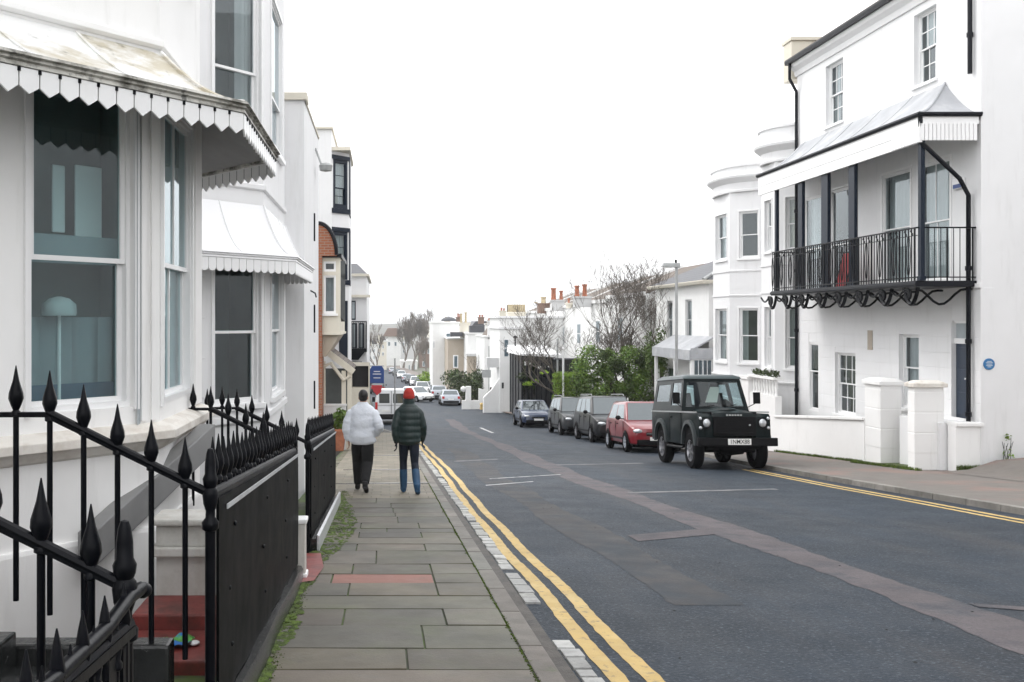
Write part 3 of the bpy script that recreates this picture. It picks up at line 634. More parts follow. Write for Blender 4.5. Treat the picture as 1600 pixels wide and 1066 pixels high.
# ---- ironwork
def spear_prof(zb, zt_, hw, hl, rb):
    h = zt_-hl
    return [(rb, zb), (rb, h-.05), (rb*1.7, h-.045), (rb*1.7, h-.03), (rb*1.05, h-.02), (hw*.72, h+.004), (hw, h+.03), (hw*.94, h+.055), (hw*.44, h+hl*.62), (.002, zt_)]
def urn_post(x, y, zb, zt_, r=.029):
    mb = MB(); h = zt_
    mb.lathe((x, y, 0), [(r*.8, zb), (r*.8, h-.36), (r*1.25, h-.35), (r*1.3, h-.32), (r*.75, h-.30), (r*.7, h-.27), (r*1.05, h-.24), (r*1.2, h-.20), (r*1.1, h-.18), (r*.85, h-.17), (r*1.05, h-.155), (r*1.15, h-.13), (r*.85, h-.11), (r*.8, h-.06), (r*.62, h-.02), (r*.4, h), (.001, h+.004)], 12)
    return mb
def step_railing(Y, label, zoff, first=.05, reach=-2.2, xl=-1.47, xp=-.76, bars_to=None, post=True, big=1.0):
    """railing of an entrance step: level by the house, then sloping down to a post at the pavement"""
    zpv = zp(Y); zlev = zpv+1.43+zoff; zlow = zpv+1.07+zoff
    rz = lambda x: zlev if x < xl else zlev+(zlow-zlev)*(x-xl)/(xp-xl)
    t = thing('step_railing', label, 'railing', (xp, Y, zpv), 'spear-topped railings beside the entrance steps')
    mb = MB(); mb.bar((reach, Y, zlev), (xl, Y, zlev), .03, .022); mb.bar((xl-.005, Y, zlev), (xp+.02, Y, zlow), .034, .024)
    mb.tube([(xl, Y-.004, zlev+.012), (xp+.01, Y-.004, zlow+.012)], .017, 8); mb.build('rail', M['iron'], t, smooth=40)
    x = xp-.11; i = 0
    while x > reach:
        mb = MB(); top = rz(x)+.205+.015*math.sin(i*3); zb = zpv+.38-(x+.93)*.42-.05 if x < -.93 else zpv+.36
        mb.lathe((x, Y, 0), spear_prof(zb, top, .032*big, .175*big, .0125), 8); mb.build('spear_bar', M['iron'], t, smooth=50); x -= .148; i += 1
    if post:
        urn_post(xp, Y, zpv-.02, zlow+.21).build('post', M['iron'], t, smooth=50)
    return t
step_railing(4.2, 'black spear-topped railing with sloping rail ending at the sheeted railing, in front of the bay', .0)
step_railing(2.85, 'nearest sloping black railing of big spearheads at the left edge of the photo', -.15, post=False)
step_railing(8.1, 'black spear-topped step railing beyond the long black sheeted panel', .0, big=.95)
step_railing(9.55, 'black spear-topped step railing at the start of the second sheeted panel', .0, big=.95)
def sheeted_railing(ya, yb, label, panel=True, spikes='spear', ztop=1.07, plinth=True):
    X = -.755; t = thing('pavement_railing', label, 'railing', (X, ya, zp(ya)), 'black railings along the left pavement')
    z0 = lambda y: zp(y)
    mb = MB(); mb.bar((X, ya, z0(ya)+ztop), (X, yb, z0(yb)+ztop), .045, .028); mb.tube([(X, ya, z0(ya)+ztop+.018), (X, yb, z0(yb)+ztop+.018)], .02, 8)
    mb.bar((X, ya, z0(ya)+.18), (X, yb, z0(yb)+.18), .03, .03); mb.build('rail', M['iron'], t, smooth=40)
    y = ya+.08; i = 0
    while y < yb-.03:
        mb = MB()
        if spikes == 'spear': mb.lathe((X-.012, y, 0), spear_prof(z0(y)+.1, z0(y)+ztop+.26+.01*math.sin(i*2), .027, .17, .0115), 8)
        else:
            h = z0(y)+ztop+(.15 if i % 2 else .09); mb.lathe((X, y, 0), [(.014, z0(y)+.1), (.014, h-.17), (.022, h-.165), (.023, h-.15), (.016, h-.14), (.022, h-.11), (.012, h-.05), (.002, h)], 8)
        mb.build('spear_bar', M['iron'], t, smooth=50); y += .148 if spikes == 'spear' else .095; i += 1
    if panel:
        mb = MB(); n = 14; front = []
        for k in range(n+1):
            y = ya+(yb-ya)*k/n; xx = X+.03+.006*math.sin(k*2.3)
            front.append([Vector((xx, y, z0(y)+.13)), Vector((xx+.004*math.sin(k), y, z0(y)+.6)), Vector((xx, y, z0(y)+ztop-.005)), Vector((xx-.004, y, z0(y)+ztop-.005)), Vector((xx-.004, y, z0(y)+.13))])
        mb.loft(front)
        mb.build('sheet', M['panel'], t, smooth=30)
        mb = MB()
        for k in range(1, 4):
            for hh in (.34, .62, .90):
                y = ya+(yb-ya)*(k-.75)/3+.1*math.sin(hh*9); mb = MB(); mb.ell((X+.037, y, z0(y)+hh), .008, .014, .012, 8, 5); mb.build('fixing', M['iron'], t, smooth=50)
        mb = MB(); mb.bar((X+.042, ya+.15, z0(ya+.15)+ztop-.06), (X+.042, yb-.02, z0(yb-.02)+ztop-.02), .006, .022); mb.build('edge_highlight', M['edge'], t)  # pale strip stands in for the sheen along the panel top
    if plinth:
        mb = MB(); rows = []
        n = 12
        for k in range(n+1):
            y = ya+(yb-ya)*k/n; j = .008*math.sin(k*5.1); rows.append([Vector((X-.06, y, z0(y)-.3)), Vector((X+.085, y, z0(y)-.3)), Vector((X+.085+j, y, z0(y)+.10+j)), Vector((X+.07+j, y, z0(y)+.125+j)), Vector((X-.06, y, z0(y)+.13))])
        mb.loft(rows); mb.build('plinth', M['stone_dark'], t, smooth=40)
    return t
sheeted_railing(4.22, 8.05, 'long black sheeted railing in the foreground, spears above it, on a wet dark stone plinth')
sheeted_railing(9.58, 14.3, 'second black sheeted railing, just behind the walking couple on the left')
t = sheeted_railing(-1.0, 2.84, 'nearest black pavement railing with short spikes and curved handrail, bottom left corner', panel=False, spikes='dog', ztop=.81, plinth=False)
urn_post(-.77, 2.85, zp(2.85), zp(2.85)+1.13, .031).build('post', M['iron'], t, smooth=50)
mb = MB(); pts = [(-.755, -1, zp(-1)+.845), (-.755, 1.0, zp(1)+.845), (-.755, 2.2, zp(2.2)+.85), (-.752, 2.6, zp(2.6)+.87), (-.748, 2.82, zp(2.82)+.91), (-.742, 2.93, zp(2.93)+.915)]
mb.tube(pts, .021, 10); mb.ell((-.742, 2.95, zp(2.95)+.905), .03, .03, .024); mb.build('handrail', M['iron'], t, smooth=60)
mb = MB()
for k in range(16):
    y = 2.78-.14*k; mb.box(-.765, -.745, y-.035, y+.035, zp(y)+.05, zp(y)+.78)
mb.build('flat_bar', M['iron'], t)
# white block at the end of the first panel, red tile patch
t = thing('white_gate_post', 'short white painted post at the end of the long black sheeted railing', 'post', (-.74, 8.2, zp(8.2)))
mb = MB(); mb.box(-.80, -.665, 8.1, 8.24, zp(8.2)-.2, zp(8.2)+.47); mb.build('shaft', M['dirty'], t, bevel=.012)
mb = MB(); mb.box(-.815, -.65, 8.085, 8.255, zp(8.2)+.0, zp(8.2)+.05); mb.box(-.815, -.65, 8.085, 8.255, zp(8.2)+.47, zp(8.2)+.51); mb.build('base', M['paint'], t, bevel=.01)
mb = MB(); mb.poly([(-.85, 7.75, zp(7.75)+.012), (-.58, 7.95, zp(7.95)+.012), (-.54, 8.6, zp(8.6)+.012), (-.62, 9.4, zp(9.4)+.012), (-1.6, 9.4, zp(9.4)+.012), (-1.6, 7.75, zp(7.75)+.012)])
struct(mb.build('threshold_tiles', M['redtile']))
steps(8.12, 9.52, 'dark stone entrance steps between the two black sheeted railings')
mb = MB(); n = 10; rows = []
for k in range(n+1):
    y = 9.6+(14.3-9.6)*k/n; rows.append([Vector((-.67, y, zp(y)-.1)), Vector((-.645, y, zp(y)-.1)), Vector((-.645, y, zp(y)+.15)), Vector((-.67, y, zp(y)+.165))])
mb.loft(rows); tag(mb.build('plinth_edging', M['edge'], bevel=.003), 'pale metal edging strip along the foot of the second black sheeted railing', 'edging')
# litter
t = thing('litter_packet', 'crumpled green and blue snack packet lying on the red tiles', 'packet', (-1.2, 5.5, E(-1.865)))
mb = MB(); rows = []
for i in range(9):
    a = i/8; r = []
    for j in range(6):
        b = j/5; mb.col = None; r.append(Vector((-1.33+.23*a, 5.38+.16*b+.05*a, E(-1.865)+.012+.03*abs(math.sin(a*7+b*3))+.012*math.sin(b*9+i))))
    rows.append(r)
mb.loft(rows, cap=False, closed=False)
M['packet'] = mat('green_packet', (.10, .35, .07), .3, var=.2, vs=20, dirt=((.03, .16, .5), 6, .5, .56, 1)); mb.build('packet_sheet', M['packet'], t, smooth=60)
mb = MB(); mb.ell((-1.085, 5.5, E(-1.85)), .03, .035, .012); mb.build('packet_corner', M['paint'], t, smooth=60)
# ---- second bay house
h2 = thing('bay_fronted_house', 'second white bay-fronted house with a clean white scalloped canopy, beside the red-edged frontage', 'house', (-2.7, 14.5, zp(14.5)), 'terraced houses down the left side')
mb, f0, f1, f2, o0, o1, pl2 = bay_house(h2, 13.1, 15.9, -1.65, -3.6, 7.2, [(E(-1.12), E(.80))], [(E(2.55), E(4.75))], M['stucco'], cant_w=(.05, .85), cw=(.85, 2.3))
w_ = Fr((-2.667, 11.95), (-2.667, 11.93+.01), (1, 0))
mb.quad((-2.667, 11.95, -3.6), (-1.95, 11.95, -3.6), (-1.95, 11.95, -3.5), (-2.667, 11.95, -3.5))
mb.quad((-2.667, 11.95, 7.2), (-9, 11.95, 7.2), (-9, 17.5, 7.2), (-2.667, 17.5, 7.2)); mb.poly([(q.x, q.y, 7.2) for q in pl2])
mb.quad((-2.667, 17.07, -3.6), (-2.667, 17.5, -3.6), (-2.667, 17.5, 7.2), (-2.667, 17.07, 7.2))
mb.build('wall', M['stucco'], h2)
sash(h2, f0, *o0[0], split=.5, fw=.03, dep=.06, casing=.05, sill=True, cur=None, gm=M['glass_near']); sash(h2, f1, *o1[0], split=.5, fw=.03, dep=.02, casing=.05, rd=.10, room_mat=M['blind'])
sash(h2, f0, *o0[1], split=.36, fw=.03, dep=.06, casing=.05, room_mat=M['interior_lit'], cur=('right', 'net', .35)); sash(h2, f1, *o1[1], split=.36, fw=.03, dep=.02, casing=.05, rd=.10, room_mat=M['blind'])
mb = MB(); cornice(mb, offs(pl2, -.02), [(0, E(-1.26)), (.07, E(-1.28)), (.07, E(-1.36)), (.02, E(-1.4)), (0, E(-1.4))])
cornice(mb, offs(pl2, -.02), [(.03, E(1.75)), (.06, E(1.77)), (.06, E(1.83)), (0, E(1.85)), (0, E(1.75))])
for u in (.02, 2.5): fbox(mb, f1, u, u+.25, E(-1.25), E(.6), -.01, .025)
for z in (E(.55), E(.02), E(-.5), E(-1.0)): fbox(mb, f0, 0, .55, z, z+.02, -.01, .012)
mb.build('moulding', M['stucco'], h2, bevel=.004)
canopy(h2, list(pl2), .45, E(.78), .70, M['canopy2'], M['canopy2'], vh=.17, pitch=.12, scallop=True, pw=2.1, dots=False)
# ---- plain white house with bracket lamp
h3 = thing('plain_white_house', 'narrow plain white rendered house with capped parapet just beyond the second canopy', 'house', (-1.6, 18.5, zp(18.5)), 'terraced houses down the left side')
mb = MB(); mb.box(-9, -1.383, 16.62, 20.25, -4.5, E(3.80)); mb.build('wall', M['stucco'], h3)
mb = MB(); mb.box(-9, -1.33, 16.55, 17.0, E(3.80), E(3.93)); mb.box(-9, -1.36, 16.6, 20.2, E(3.80), E(3.86)); mb.build('parapet_cap', M['stucco_cream'], h3, bevel=.01)
mb = MB()
for z in (2.1, .3, -1.2): mb = MB(); mb.tube([(-1.37, 18.9, E(z)), (-1.37, 18.9, E(z)-.55)], .018); mb.build('cable', M['pipe'], h3)
mb = MB(); mb.tube([(-1.38, 18.0, E(.55)), (-1.29, 18.0, E(.50)), (-1.27, 18.0, E(.42))], .014); mb.build('cable', M['pipe'], h3)
mb = MB(); mb.tube([(-1.38, 19.3, E(3.45)), (-1.25, 19.3, E(3.1)), (-1.2, 19.3, E(3.05))], .02); mb.lathe((-1.17, 19.3, 0), [(.03, E(2.98)), (.12, E(3.0)), (.14, E(3.1)), (.1, E(3.14)), (.02, E(3.16))], 12); mb.build('bracket_lamp', M['galv'], h3, smooth=50)
# ---- tall white house with navy windows, red brick edge, cream bay and gabled porch
h4 = thing('navy_window_house', 'tall white house with navy-framed oriel windows above a cream bay and red brick edge', 'house', (-2.2, 37, zp(37)), 'terraced houses down the left side')
q4 = 33.9; X4 = XP(518, 33.4)
mb = MB(); mb.box(-11, X4, 33.4, 43, -6, ZP(202, 33.4)); mb.build('wall', M['stucco'], h4)
a4 = (X4, 33.6); b4 = (XP(545, 34.2), 34.2)
f_c = Fr(a4, b4, (b4[1]-a4[1], -(b4[0]-a4[0]))); f_s = Fr(b4, (b4[0], 37), (1, 0)); zt4 = ZP(238, q4)
L_ = f_c.L; ops = [(.06, L_-.06, ZP(326, q4), ZP(250, q4)), (.06, L_-.06, ZP(437, q4), ZP(362, q4))]
mb = MB(); wall(mb, f_c, 0, L_, -5, zt4, ops, .08); wall(mb, f_s, 0, f_s.L, -5, zt4, [], .1)
mb.poly([(a4[0], a4[1], zt4), (b4[0], b4[1], zt4), (b4[0], 37, zt4), (X4, 37.6, zt4)]); mb.quad((b4[0], 37, -5), (X4, 37.6, -5), (X4, 37.6, zt4), (b4[0], 37, zt4))
mb.build('oriel', M['stucco'], h4)
for o in ops: sash(h4, f_c, *o, fm=M['navyframe'], fw=.10, dep=.02, split=.42, ny=2, sill=False, cur=('full',))
mb = MB()
for o in ops:
    fbox(mb, f_c, -.02, L_+.02, o[3], o[3]+.14, -.02, .05); fbox(mb, f_c, -.02, L_+.02, o[2]-.18, o[2]-.01, -.02, .06); fbox(mb, f_s, 0, 1.3, o[2]-.18, o[3]+.14, -.02, .04)
fbox(mb, f_c, L_*.42, L_*.9, ZP(560, q4), ZP(470, q4), -.02, .03); mb.build('navy_surround', M['navyframe'], h4)
mb = MB(); mb.box(X4-.1, b4[0]+.08, 33.5, 37.1, zt4, zt4+.12); mb.box(-11, X4+.05, 33.3, 43, ZP(202, 33.4), ZP(202, 33.4)+.08); mb.build('cornice', M['stucco_cream'], h4)
yb_ = 29.5; zz = ZP(400, yb_); xa, xb = XP(497, yb_), XP(503, yb_)
mb = MB(); mb.box(xa-.3, xb, yb_, yb_+.9, -5, zz)
arc = [(xa-.3, yb_, zz)]+[(xa+(XP(526, yb_)-xa)*math.sin(a), yb_, zz+(ZP(350, yb_)-zz)*math.cos(a)) for a in [PI/2*k/10 for k in range(11)]]
mb.prism(arc, (0, .7, 0)); mb.build('brick_edge', M['brick'], h4)
mb = MB(); mb.tube([Vector(q)+Vector((0, -.02, .03)) for q in arc[1:]], .06, 6); mb.build('arch_trim', M['pipe'], h4)
xr = XP(531, yb_+.2)
mb = MB(); mb.box(xb, xr+.06, yb_+.1, 33.6, ZP(402, yb_), ZP(396, yb_)); mb.build('bay_roof', M['pipe'], h4)
f_b = Fr((xb, yb_+.2), (xr, yb_+.2), (0, -1)); zb0, zb1 = ZP(520, yb_), ZP(402, yb_)
mb = MB(); mb.box(xr-.02, xr, yb_+.21, 33.4, zb0, zb1); ops = [(.04, .42, ZP(490, yb_), ZP(430, yb_)), (.04, .42, ZP(424, yb_), ZP(408, yb_))]; wall(mb, f_b, 0, f_b.L, zb0, zb1, ops, .06); mb.box(xb, xr+.05, yb_+.16, 33.4, zb0-.07, zb0-.002); mb.build('cream_bay', M['stucco_cream'], h4)
sash(h4, f_b, *ops[0], split=0, fw=.03, dep=.03, sill=True, cur=('full', 'blind')); sash(h4, f_b, *ops[1], split=0, fw=.03, dep=.03, sill=False)
mb = MB(); mb.prism([(xb, yb_+.3, zb0-.08), (xr, yb_+.3, zb0-.08), (xb+.1, yb_+.3, zb0-.75), (xb, yb_+.3, zb0-.75)], (0, 3, 0)); mb.build('corbel', M['stucco_tan'], h4)
yp = 30.4; zr0 = ZP(577, yp); zra = ZP(537, yp); xl_, xr_ = XP(500, yp), XP(552, yp)
mb = MB(); mb.hexa([(xl_, yp, zra-.05), (xr_, yp, zr0-.05), (xr_, yp+3, zr0-.05), (xl_, yp+3, zra-.05), (xl_, yp, zra), (xr_, yp, zr0), (xr_, yp+3, zr0), (xl_, yp+3, zra)]); pr = mb.build('porch_roof', M['slate_brown'], h4)
mb = MB(); mb.bar((xl_, yp-.04, zra-.09), (xr_+.02, yp-.04, zr0-.09), .06, .19); mb.tube([(xl_+.05, yp-.03, zra-.75), (xl_+.35, yp-.03, zra-.62), (xl_+.75, yp-.03, zr0-.35), (xr_-.1, yp-.03, zr0-.2)], .06); mb.build('bargeboard', M['stucco_cream'], pr)
for xx in (XP(505, yp), XP(537, yp), XP(546, yp)):
    mb = MB(); mb.box(xx-.07, xx+.07, yp, yp+.14, -5, zr0-.05+.3*(xx < -1.6)); mb.box(xx-.1, xx+.1, yp-.03, yp+.17, zp(yp), zp(yp)+.9); mb.build('porch_post', M['stucco_cream'], h4, bevel=.01)
mb = MB(); mb.box(xl_, xr_-.1, yp+1.4, yp+1.5, -5, zr0-.05); mb.build('porch_back', M['interior'], h4)
mb = MB(); mb.box(xl_-.3, XP(541, yp), yp-.06, yp-.01+.0, -5, ZP(634, yp)); mb.box(xl_-.3, XP(542, yp), yp-.09, yp+.02, ZP(634, yp), ZP(631, yp)); mb.build('porch_wall', M['stucco'], h4)
# ---- cream arched gateway wall, balcony house, far white houses
gw = thing('garden_gateway', 'cream garden wall with a dark garage opening beyond the gabled porch', 'wall', (-.9, 37, zp(37)))
mb = MB(); fg = Fr((-1.9, 37), (-.55, 37), (0, -1)); wall(mb, fg, 0, 1.35, -6, ZP(566, 37), [(.66, 1.30, ZP(606, 37), ZP(572, 37))], .6); mb.build('wall', M['stucco_cream'], gw)
mb = MB(); mb.box(-1.3, -.55, 37.6, 37.7, -6, ZP(568, 37)); mb.build('opening', M['black'], gw)
mb = MB(); pts = [(-1.25, 36.9, -6), (-.62, 36.9, -6), (-.62, 36.9, ZP(650, 37))]+[(-.93+.31*math.cos(a), 36.9, ZP(655, 37)+.35*math.sin(a)) for a in [PI*k/8 for k in range(1, 8)]]+[(-1.25, 36.9, ZP(650, 37))]
mb.prism(pts, (0, .1, 0)); mb.build('arched_panel', M['stucco_cream'], gw)
h5 = thing('balcony_house', 'white house with a black iron balcony, seen end-on past the navy windows', 'house', (-1.2, 44, zp(44)), 'terraced houses down the left side')
y5 = 44.; mb = MB(); f5 = Fr((-9, y5), (-.62, y5), (0, -1)); xe = XP(573, y5)
mb.box(-9, xe, y5, y5+9, -8, ZP(432, y5)); mb.build('wall', M['stucco'], h5)
mb = MB(); mb.box(-9, XP(577, y5), y5-.2, y5+9.2, ZP(432, y5), ZP(428, y5)); mb.box(-9, XP(579, y5), y5-.25, y5-.05, ZP(465, y5), ZP(461, y5)); mb.build('cornice', M['stucco_cream'], h5)
mb = MB(); mb.prism([(-9, y5, ZP(428, y5)), (XP(574, y5), y5, ZP(428, y5)), (XP(556, y5), y5+2, ZP(408, y5)), (-9, y5+2, ZP(408, y5))], (0, 5, 0)); mb.build('roof', M['slate'], h5)
bal = MB(); zb = ZP(545, y5-1); zt_ = ZP(502, y5-1)
for k in range(12):
    x = XP(541, y5-1)+k*.08; bal.box(x-.012, x+.012, y5-1, y5-.97, zb, zt_)
for k in range(10): bal.box(XP(572, y5-1)-.02, XP(572, y5-1)+.02, y5-1+k*.1, y5-.97+k*.1, zb, zt_)
bal.box(XP(540, y5-1), XP(573, y5-1), y5-1.02, y5-.95, zt_-.05, zt_); bal.box(XP(540, y5-1), XP(573, y5-1), y5-1.02, y5, zb-.15, zb); bal.prism([(XP(543, y5-1), y5-1, zb-.15), (XP(570, y5-1), y5-1, zb-.15), (XP(560, y5-1), y5-1, zb-.5), (XP(548, y5-1), y5-1, zb-.5)], (0, 1, 0)); bal.build('balcony', M['iron'], h5)
f5 = Fr((XP(545, y5), y5), (xe, y5), (0, -1))
for (a, b, c, d) in ((.1, .32, 500, 470), (.45, .7, 545, 505), (.12, .36, 545, 505), (.2, .6, 610, 565)):
    mb = MB(); fbox(mb, f5, a, b, ZP(c, y5), ZP(d, y5), -.05, .015); o = mb.build('window', M['navyframe'], h5); mb = MB(); fbox(mb, f5, a+.05, b-.05, ZP(c, y5)+.06, ZP(d, y5)-.06, 0, .02); mb.build('pane', M['blind'], o)
# planters by the porch
xq, yq, zq = XP(527, 30.0), 30.0, zp(30.0)
pt = thing('terracotta_planter', 'square terracotta planter with a leafy green plant by the cream porch', 'planter', (xq, yq, zq))
mb = MB(); h = .6
mb.hexa([(xq-.2, yq-.2, zq), (xq+.2, yq-.2, zq), (xq+.2, yq+.2, zq), (xq-.2, yq+.2, zq), (xq-.27, yq-.27, zq+h), (xq+.27, yq-.27, zq+h), (xq+.27, yq+.27, zq+h), (xq-.27, yq+.27, zq+h)]); mb.box(xq-.3, xq+.3, yq-.3, yq+.3, zq+h, zq+h+.07); mb.build('pot', M['terracotta'], pt, bevel=.01)
def leafcloud(mb, clumps, n, size, tone=(.55, 1.5)):
    for (c, r) in clumps:
        base = random.uniform(*tone)
        for k in range(n):
            d = Vector((random.gauss(0, 1), random.gauss(0, 1), random.gauss(0, 1))).normalized()*random.random()**.45
            p = Vector(c)+Vector((d.x*r[0], d.y*r[1], d.z*r[2])); s_ = size*random.uniform(.6, 1.3)
            u = Vector((random.gauss(0, 1), random.gauss(0, 1), random.gauss(0, 1))).normalized(); w = u.cross(Vector((random.gauss(0, 1), random.gauss(0, 1), random.gauss(0, 1)))).normalized()
            t = base*random.uniform(.75, 1.3); mb.col = (t*random.uniform(.85, 1.2), t, t*random.uniform(.6, 1))
            mb.add([p-u*s_, p+w*s_*.45, p+u*s_, p-w*s_*.45], [(0, 1, 2, 3)])
mb = MB(); leafcloud(mb, [((xq+.02, yq, zq+.85), (.3, .25, .28)), ((xq+.08, yq, zq+1.1), (.25, .22, .22))], 120, .09); mb.build('plant', M['leaf'], pt, wn=False)
# ------------------------------------------------------------------ right side: the veranda house
GW = 20.9
r1 = thing('veranda_house', 'three-storey white house with black iron balcony under a grey lead veranda roof', 'house', (13.4, 25, zp(25)), 'houses down the right side')
YF = 30.2; XF = 13.0
fa = Fr((XF, GW), (XF, YF), (-1, 0)); U = lambda px: (px-600)/F and XF*F/(px-600)-GW    # facade pixel column -> distance along the facade
def zc(py, u): return ZP(py, GW+u)
ug = lambda a, b: (U(b), U(a))
W = {}
W['up1'] = (*ug(1290, 1317), E(5.66), E(7.45)); W['up2'] = (*ug(1428, 1463), E(5.70), E(7.45))
W['f1'] = (*ug(1256, 1283), E(.86), E(3.75)); W['fd'] = (*ug(1297, 1328), E(.86), E(3.75)); W['f2'] = (*ug(1379, 1423), E(.90), E(3.75)); W['f3'] = (*ug(1436, 1485), E(.90), E(3.75))
W['g0'] = (*ug(1264, 1279), E(-2.75), E(-.68)); W['g1'] = (*ug(1305, 1337), E(-2.68), E(-.93)); W['g2'] = (*ug(1405, 1436), E(-2.2), E(-.36)); W['gd'] = (*ug(1487, 1517), E(-2.26), E(-.02))
ZT = E(8.0)
mb = MB(); wall(mb, fa, 0, fa.L, -4.2, ZT, list(W.values()), .16)
fg = Fr((XF, GW), (22, GW), (0, -1)); wall(mb, fg, 0, 9, -4.2, ZT+.0, [], .1)
mb.poly([(XF, GW, ZT), (22, GW, ZT), (17.5, GW, ZT+3.2)]); mb.quad((22, GW, -4.2), (22, YF, -4.2), (22, YF, ZT), (22, GW, ZT)); mb.quad((XF, YF, -4.2), (22, YF, -4.2), (22, YF, ZT), (XF, YF, ZT)); mb.poly([(XF, YF, ZT), (22, YF, ZT), (17.5, YF, ZT+3.2)])
mb.build('wall', M['stucco'], r1)
mb = MB()   # rustication, string course, eaves
for z in [E(-.03-.36*k) for k in range(8)]+[E(.33)]:
    segs = [(0, fa.L)]
    for k in ('g0', 'g1', 'g2', 'gd'):
        o = W[k]
        if o[2]-.02 < z < o[3]+.03:
            segs = [s for a, b in segs for s in ((a, min(b, o[0]-.0)), (max(a, o[1]+.0), b)) if s[1]-s[0] > .03]
    for a, b in segs: fbox(mb, fa, a, b, z, z+.342, -.005, .009)
fbox(mb, fa, -.03, fa.L, E(.70), E(.80), -.005, .05)
fbox(mb, fg, -.018, .28, -4.2, E(.7), -.005, .012)
mb.build('rusticated_band', M['stucco'], r1, bevel=.004)
mb = MB(); cornice(mb, [(XF, YF+.05), (XF, GW-.12)], [(0, ZT-.35), (.05, ZT-.35), (.08, ZT-.2), (.2, ZT-.1), (.24, ZT), (.24, ZT+.08), (0, ZT+.08)]); mb.build('eaves', M['stucco'], r1)
mb = MB(); cornice(mb, [(XF, YF+.12), (XF, GW-.15)], [(.22, ZT+.02), (.34, ZT+.02), (.36, ZT+.12), (.35, ZT+.16), (.22, ZT+.16)]); mb.build('gutter', M['pipe'], r1)
mb = MB(); mb.hexa([(XF-.35, GW-.1, ZT+.10), (17.5, GW-.1, ZT+3.25), (17.5, YF+.1, ZT+3.25), (XF-.35, YF+.1, ZT+.10), (XF-.35, GW-.1, ZT+.17), (17.5, GW-.1, ZT+3.33), (17.5, YF+.1, ZT+3.33), (XF-.35, YF+.1, ZT+.17)]); mb.hexa([(17.5, GW-.1, ZT+3.25), (22.35, GW-.1, ZT+.1), (22.35, YF+.1, ZT+.1), (17.5, YF+.1, ZT+3.25), (17.5, GW-.1, ZT+3.33), (22.35, GW-.1, ZT+.17), (22.35, YF+.1, ZT+.17), (17.5, YF+.1, ZT+3.33)])
rf = mb.build('roof', M['slate_brown'], r1)
mb = MB(); mb.box(XP(1233, YF+.3)-.0, XP(1290, YF+.3), YF+.12, YF+.75, ZT-.4, ZP(62, YF)); mb.box(XP(1231, YF+.3), XP(1292, YF+.3), YF+.06, YF+.82, ZP(62, YF), ZP(56, YF)); mb.build('chimney', M['stucco_cream'], rf, bevel=.02)
sash(r1, fa, *W['up1'], nx=3, ny=2, dep=.14, cur=('sides',)); sash(r1, fa, *W['up2'], nx=3, ny=2, dep=.14, cur=('half', 'net', .55))
sash(r1, fa, *W['f1'], nx=1, dep=.05, split=.45, cur=('half', 'net', .35), sill=False)
sash(r1, fa, *W['fd'], nx=1, ny=1, dep=.05, split=.45, sill=False, casing=.05)
sash(r1, fa, *W['f2'], dep=.03, split=.5, casing=.06, cur=('full', 'net'), sill=False); sash(r1, fa, *W['f3'], dep=.03, split=.5, casing=.06, cur=('full', 'net'), sill=False, nx=2)
sash(r1, fa, *W['g0'], dep=.03, split=.58, sill=False, gm=M['glass_dark']); sash(r1, fa, *W['g1'], nx=3, ny=2, dep=.10); sash(r1, fa, *W['g2'], dep=.12, split=.55, cur=('full',))
a, b, c, d = W['gd']
mb = MB(); fbox(mb, fa, a+.12, b, c, c+1.72, -.16, -.10)
for zz_, hh in ((.12, .5), (.72, .42), (1.22, .42)): fbox(mb, fa, a+.2, b-.08, c+zz_, c+zz_+hh, -.1, -.085)
dr = mb.build('door', M['navy'], r1, bevel=.004)
mb = MB(); fbox(mb, fa, a+.14, a+.28, c+.92, c+.96, -.10, -.02); mb.build('handle', M['chrome'], dr, bevel=.005)
mb = MB(); fbox(mb, fa, a, a+.12, c, d, -.16, -.06); fbox(mb, fa, a+.12, b, c+1.72, c+1.84, -.16, -.06); fbox(mb, fa, a+.12, b, d-.06, d, -.16, -.06); mb.build('door_frame', M['paint'], dr)
mb = MB(); mb.quad(fa.p(a+.12, c+1.84, -.11), fa.p(b, c+1.84, -.11), fa.p(b, d-.06, -.11), fa.p(a+.12, d-.06, -.11)); mb.build('fanlight', M['blind'], dr)
mb = MB(); fbox(mb, fa, U(1364), U(1357), E(-.80), E(-.28), -.0, .03); mb.build('meter_box', M['stucco_tan'], r1, bevel=.004)
mb = MB(); fbox(mb, fa, .55, .95, E(2.95), E(3.2), -.0, .08); q = mb.build('alarm_box', M['paint'], r1, bevel=.03)
mb = MB(); fbox(mb, fa, .6, .9, E(2.97), E(3.06), .07, .085); mb.build('alarm_strip', M['bluesign'], q)
# veranda canopy
XC = 11.66; zg = E(4.43)
Y0c, Y1c = GW-.05, 30.3
mb = MB(); prof = []
N = 8; rows = []
yn = GW+.0
for k in range(N+1):
    t = k/N; x = XF-(XF-XC)*t; z = zg+.08+.98*(1-t)**1.5
    rows.append([Vector((x, 29.9, z)), Vector((x, 26, z)), Vector((x, GW+1.35*(1-t), z))])
mb.loft(rows, cap=False, closed=False)
rows2 = []
for k in range(N+1):
    t = k/N; z = zg+.08+.98*(1-t)**1.5; y = GW+1.35*(1-t)
    rows2.append([Vector((XF-(XF-XC)*t, y, z)), Vector((XF, y, z))])
mb.loft(rows2, cap=False, closed=False)
mb.tube([r[2]+Vector((0, 0, .012)) for r in rows], .03, 6)
for yy in (23.6, 25.1, 26.6, 28.1, 29.6): mb.tube([Vector((r[0].x, yy, r[0].z+.004)) for r in rows], .014, 5)
vr = mb.build('veranda_roof', M['lead'], r1, smooth=50)
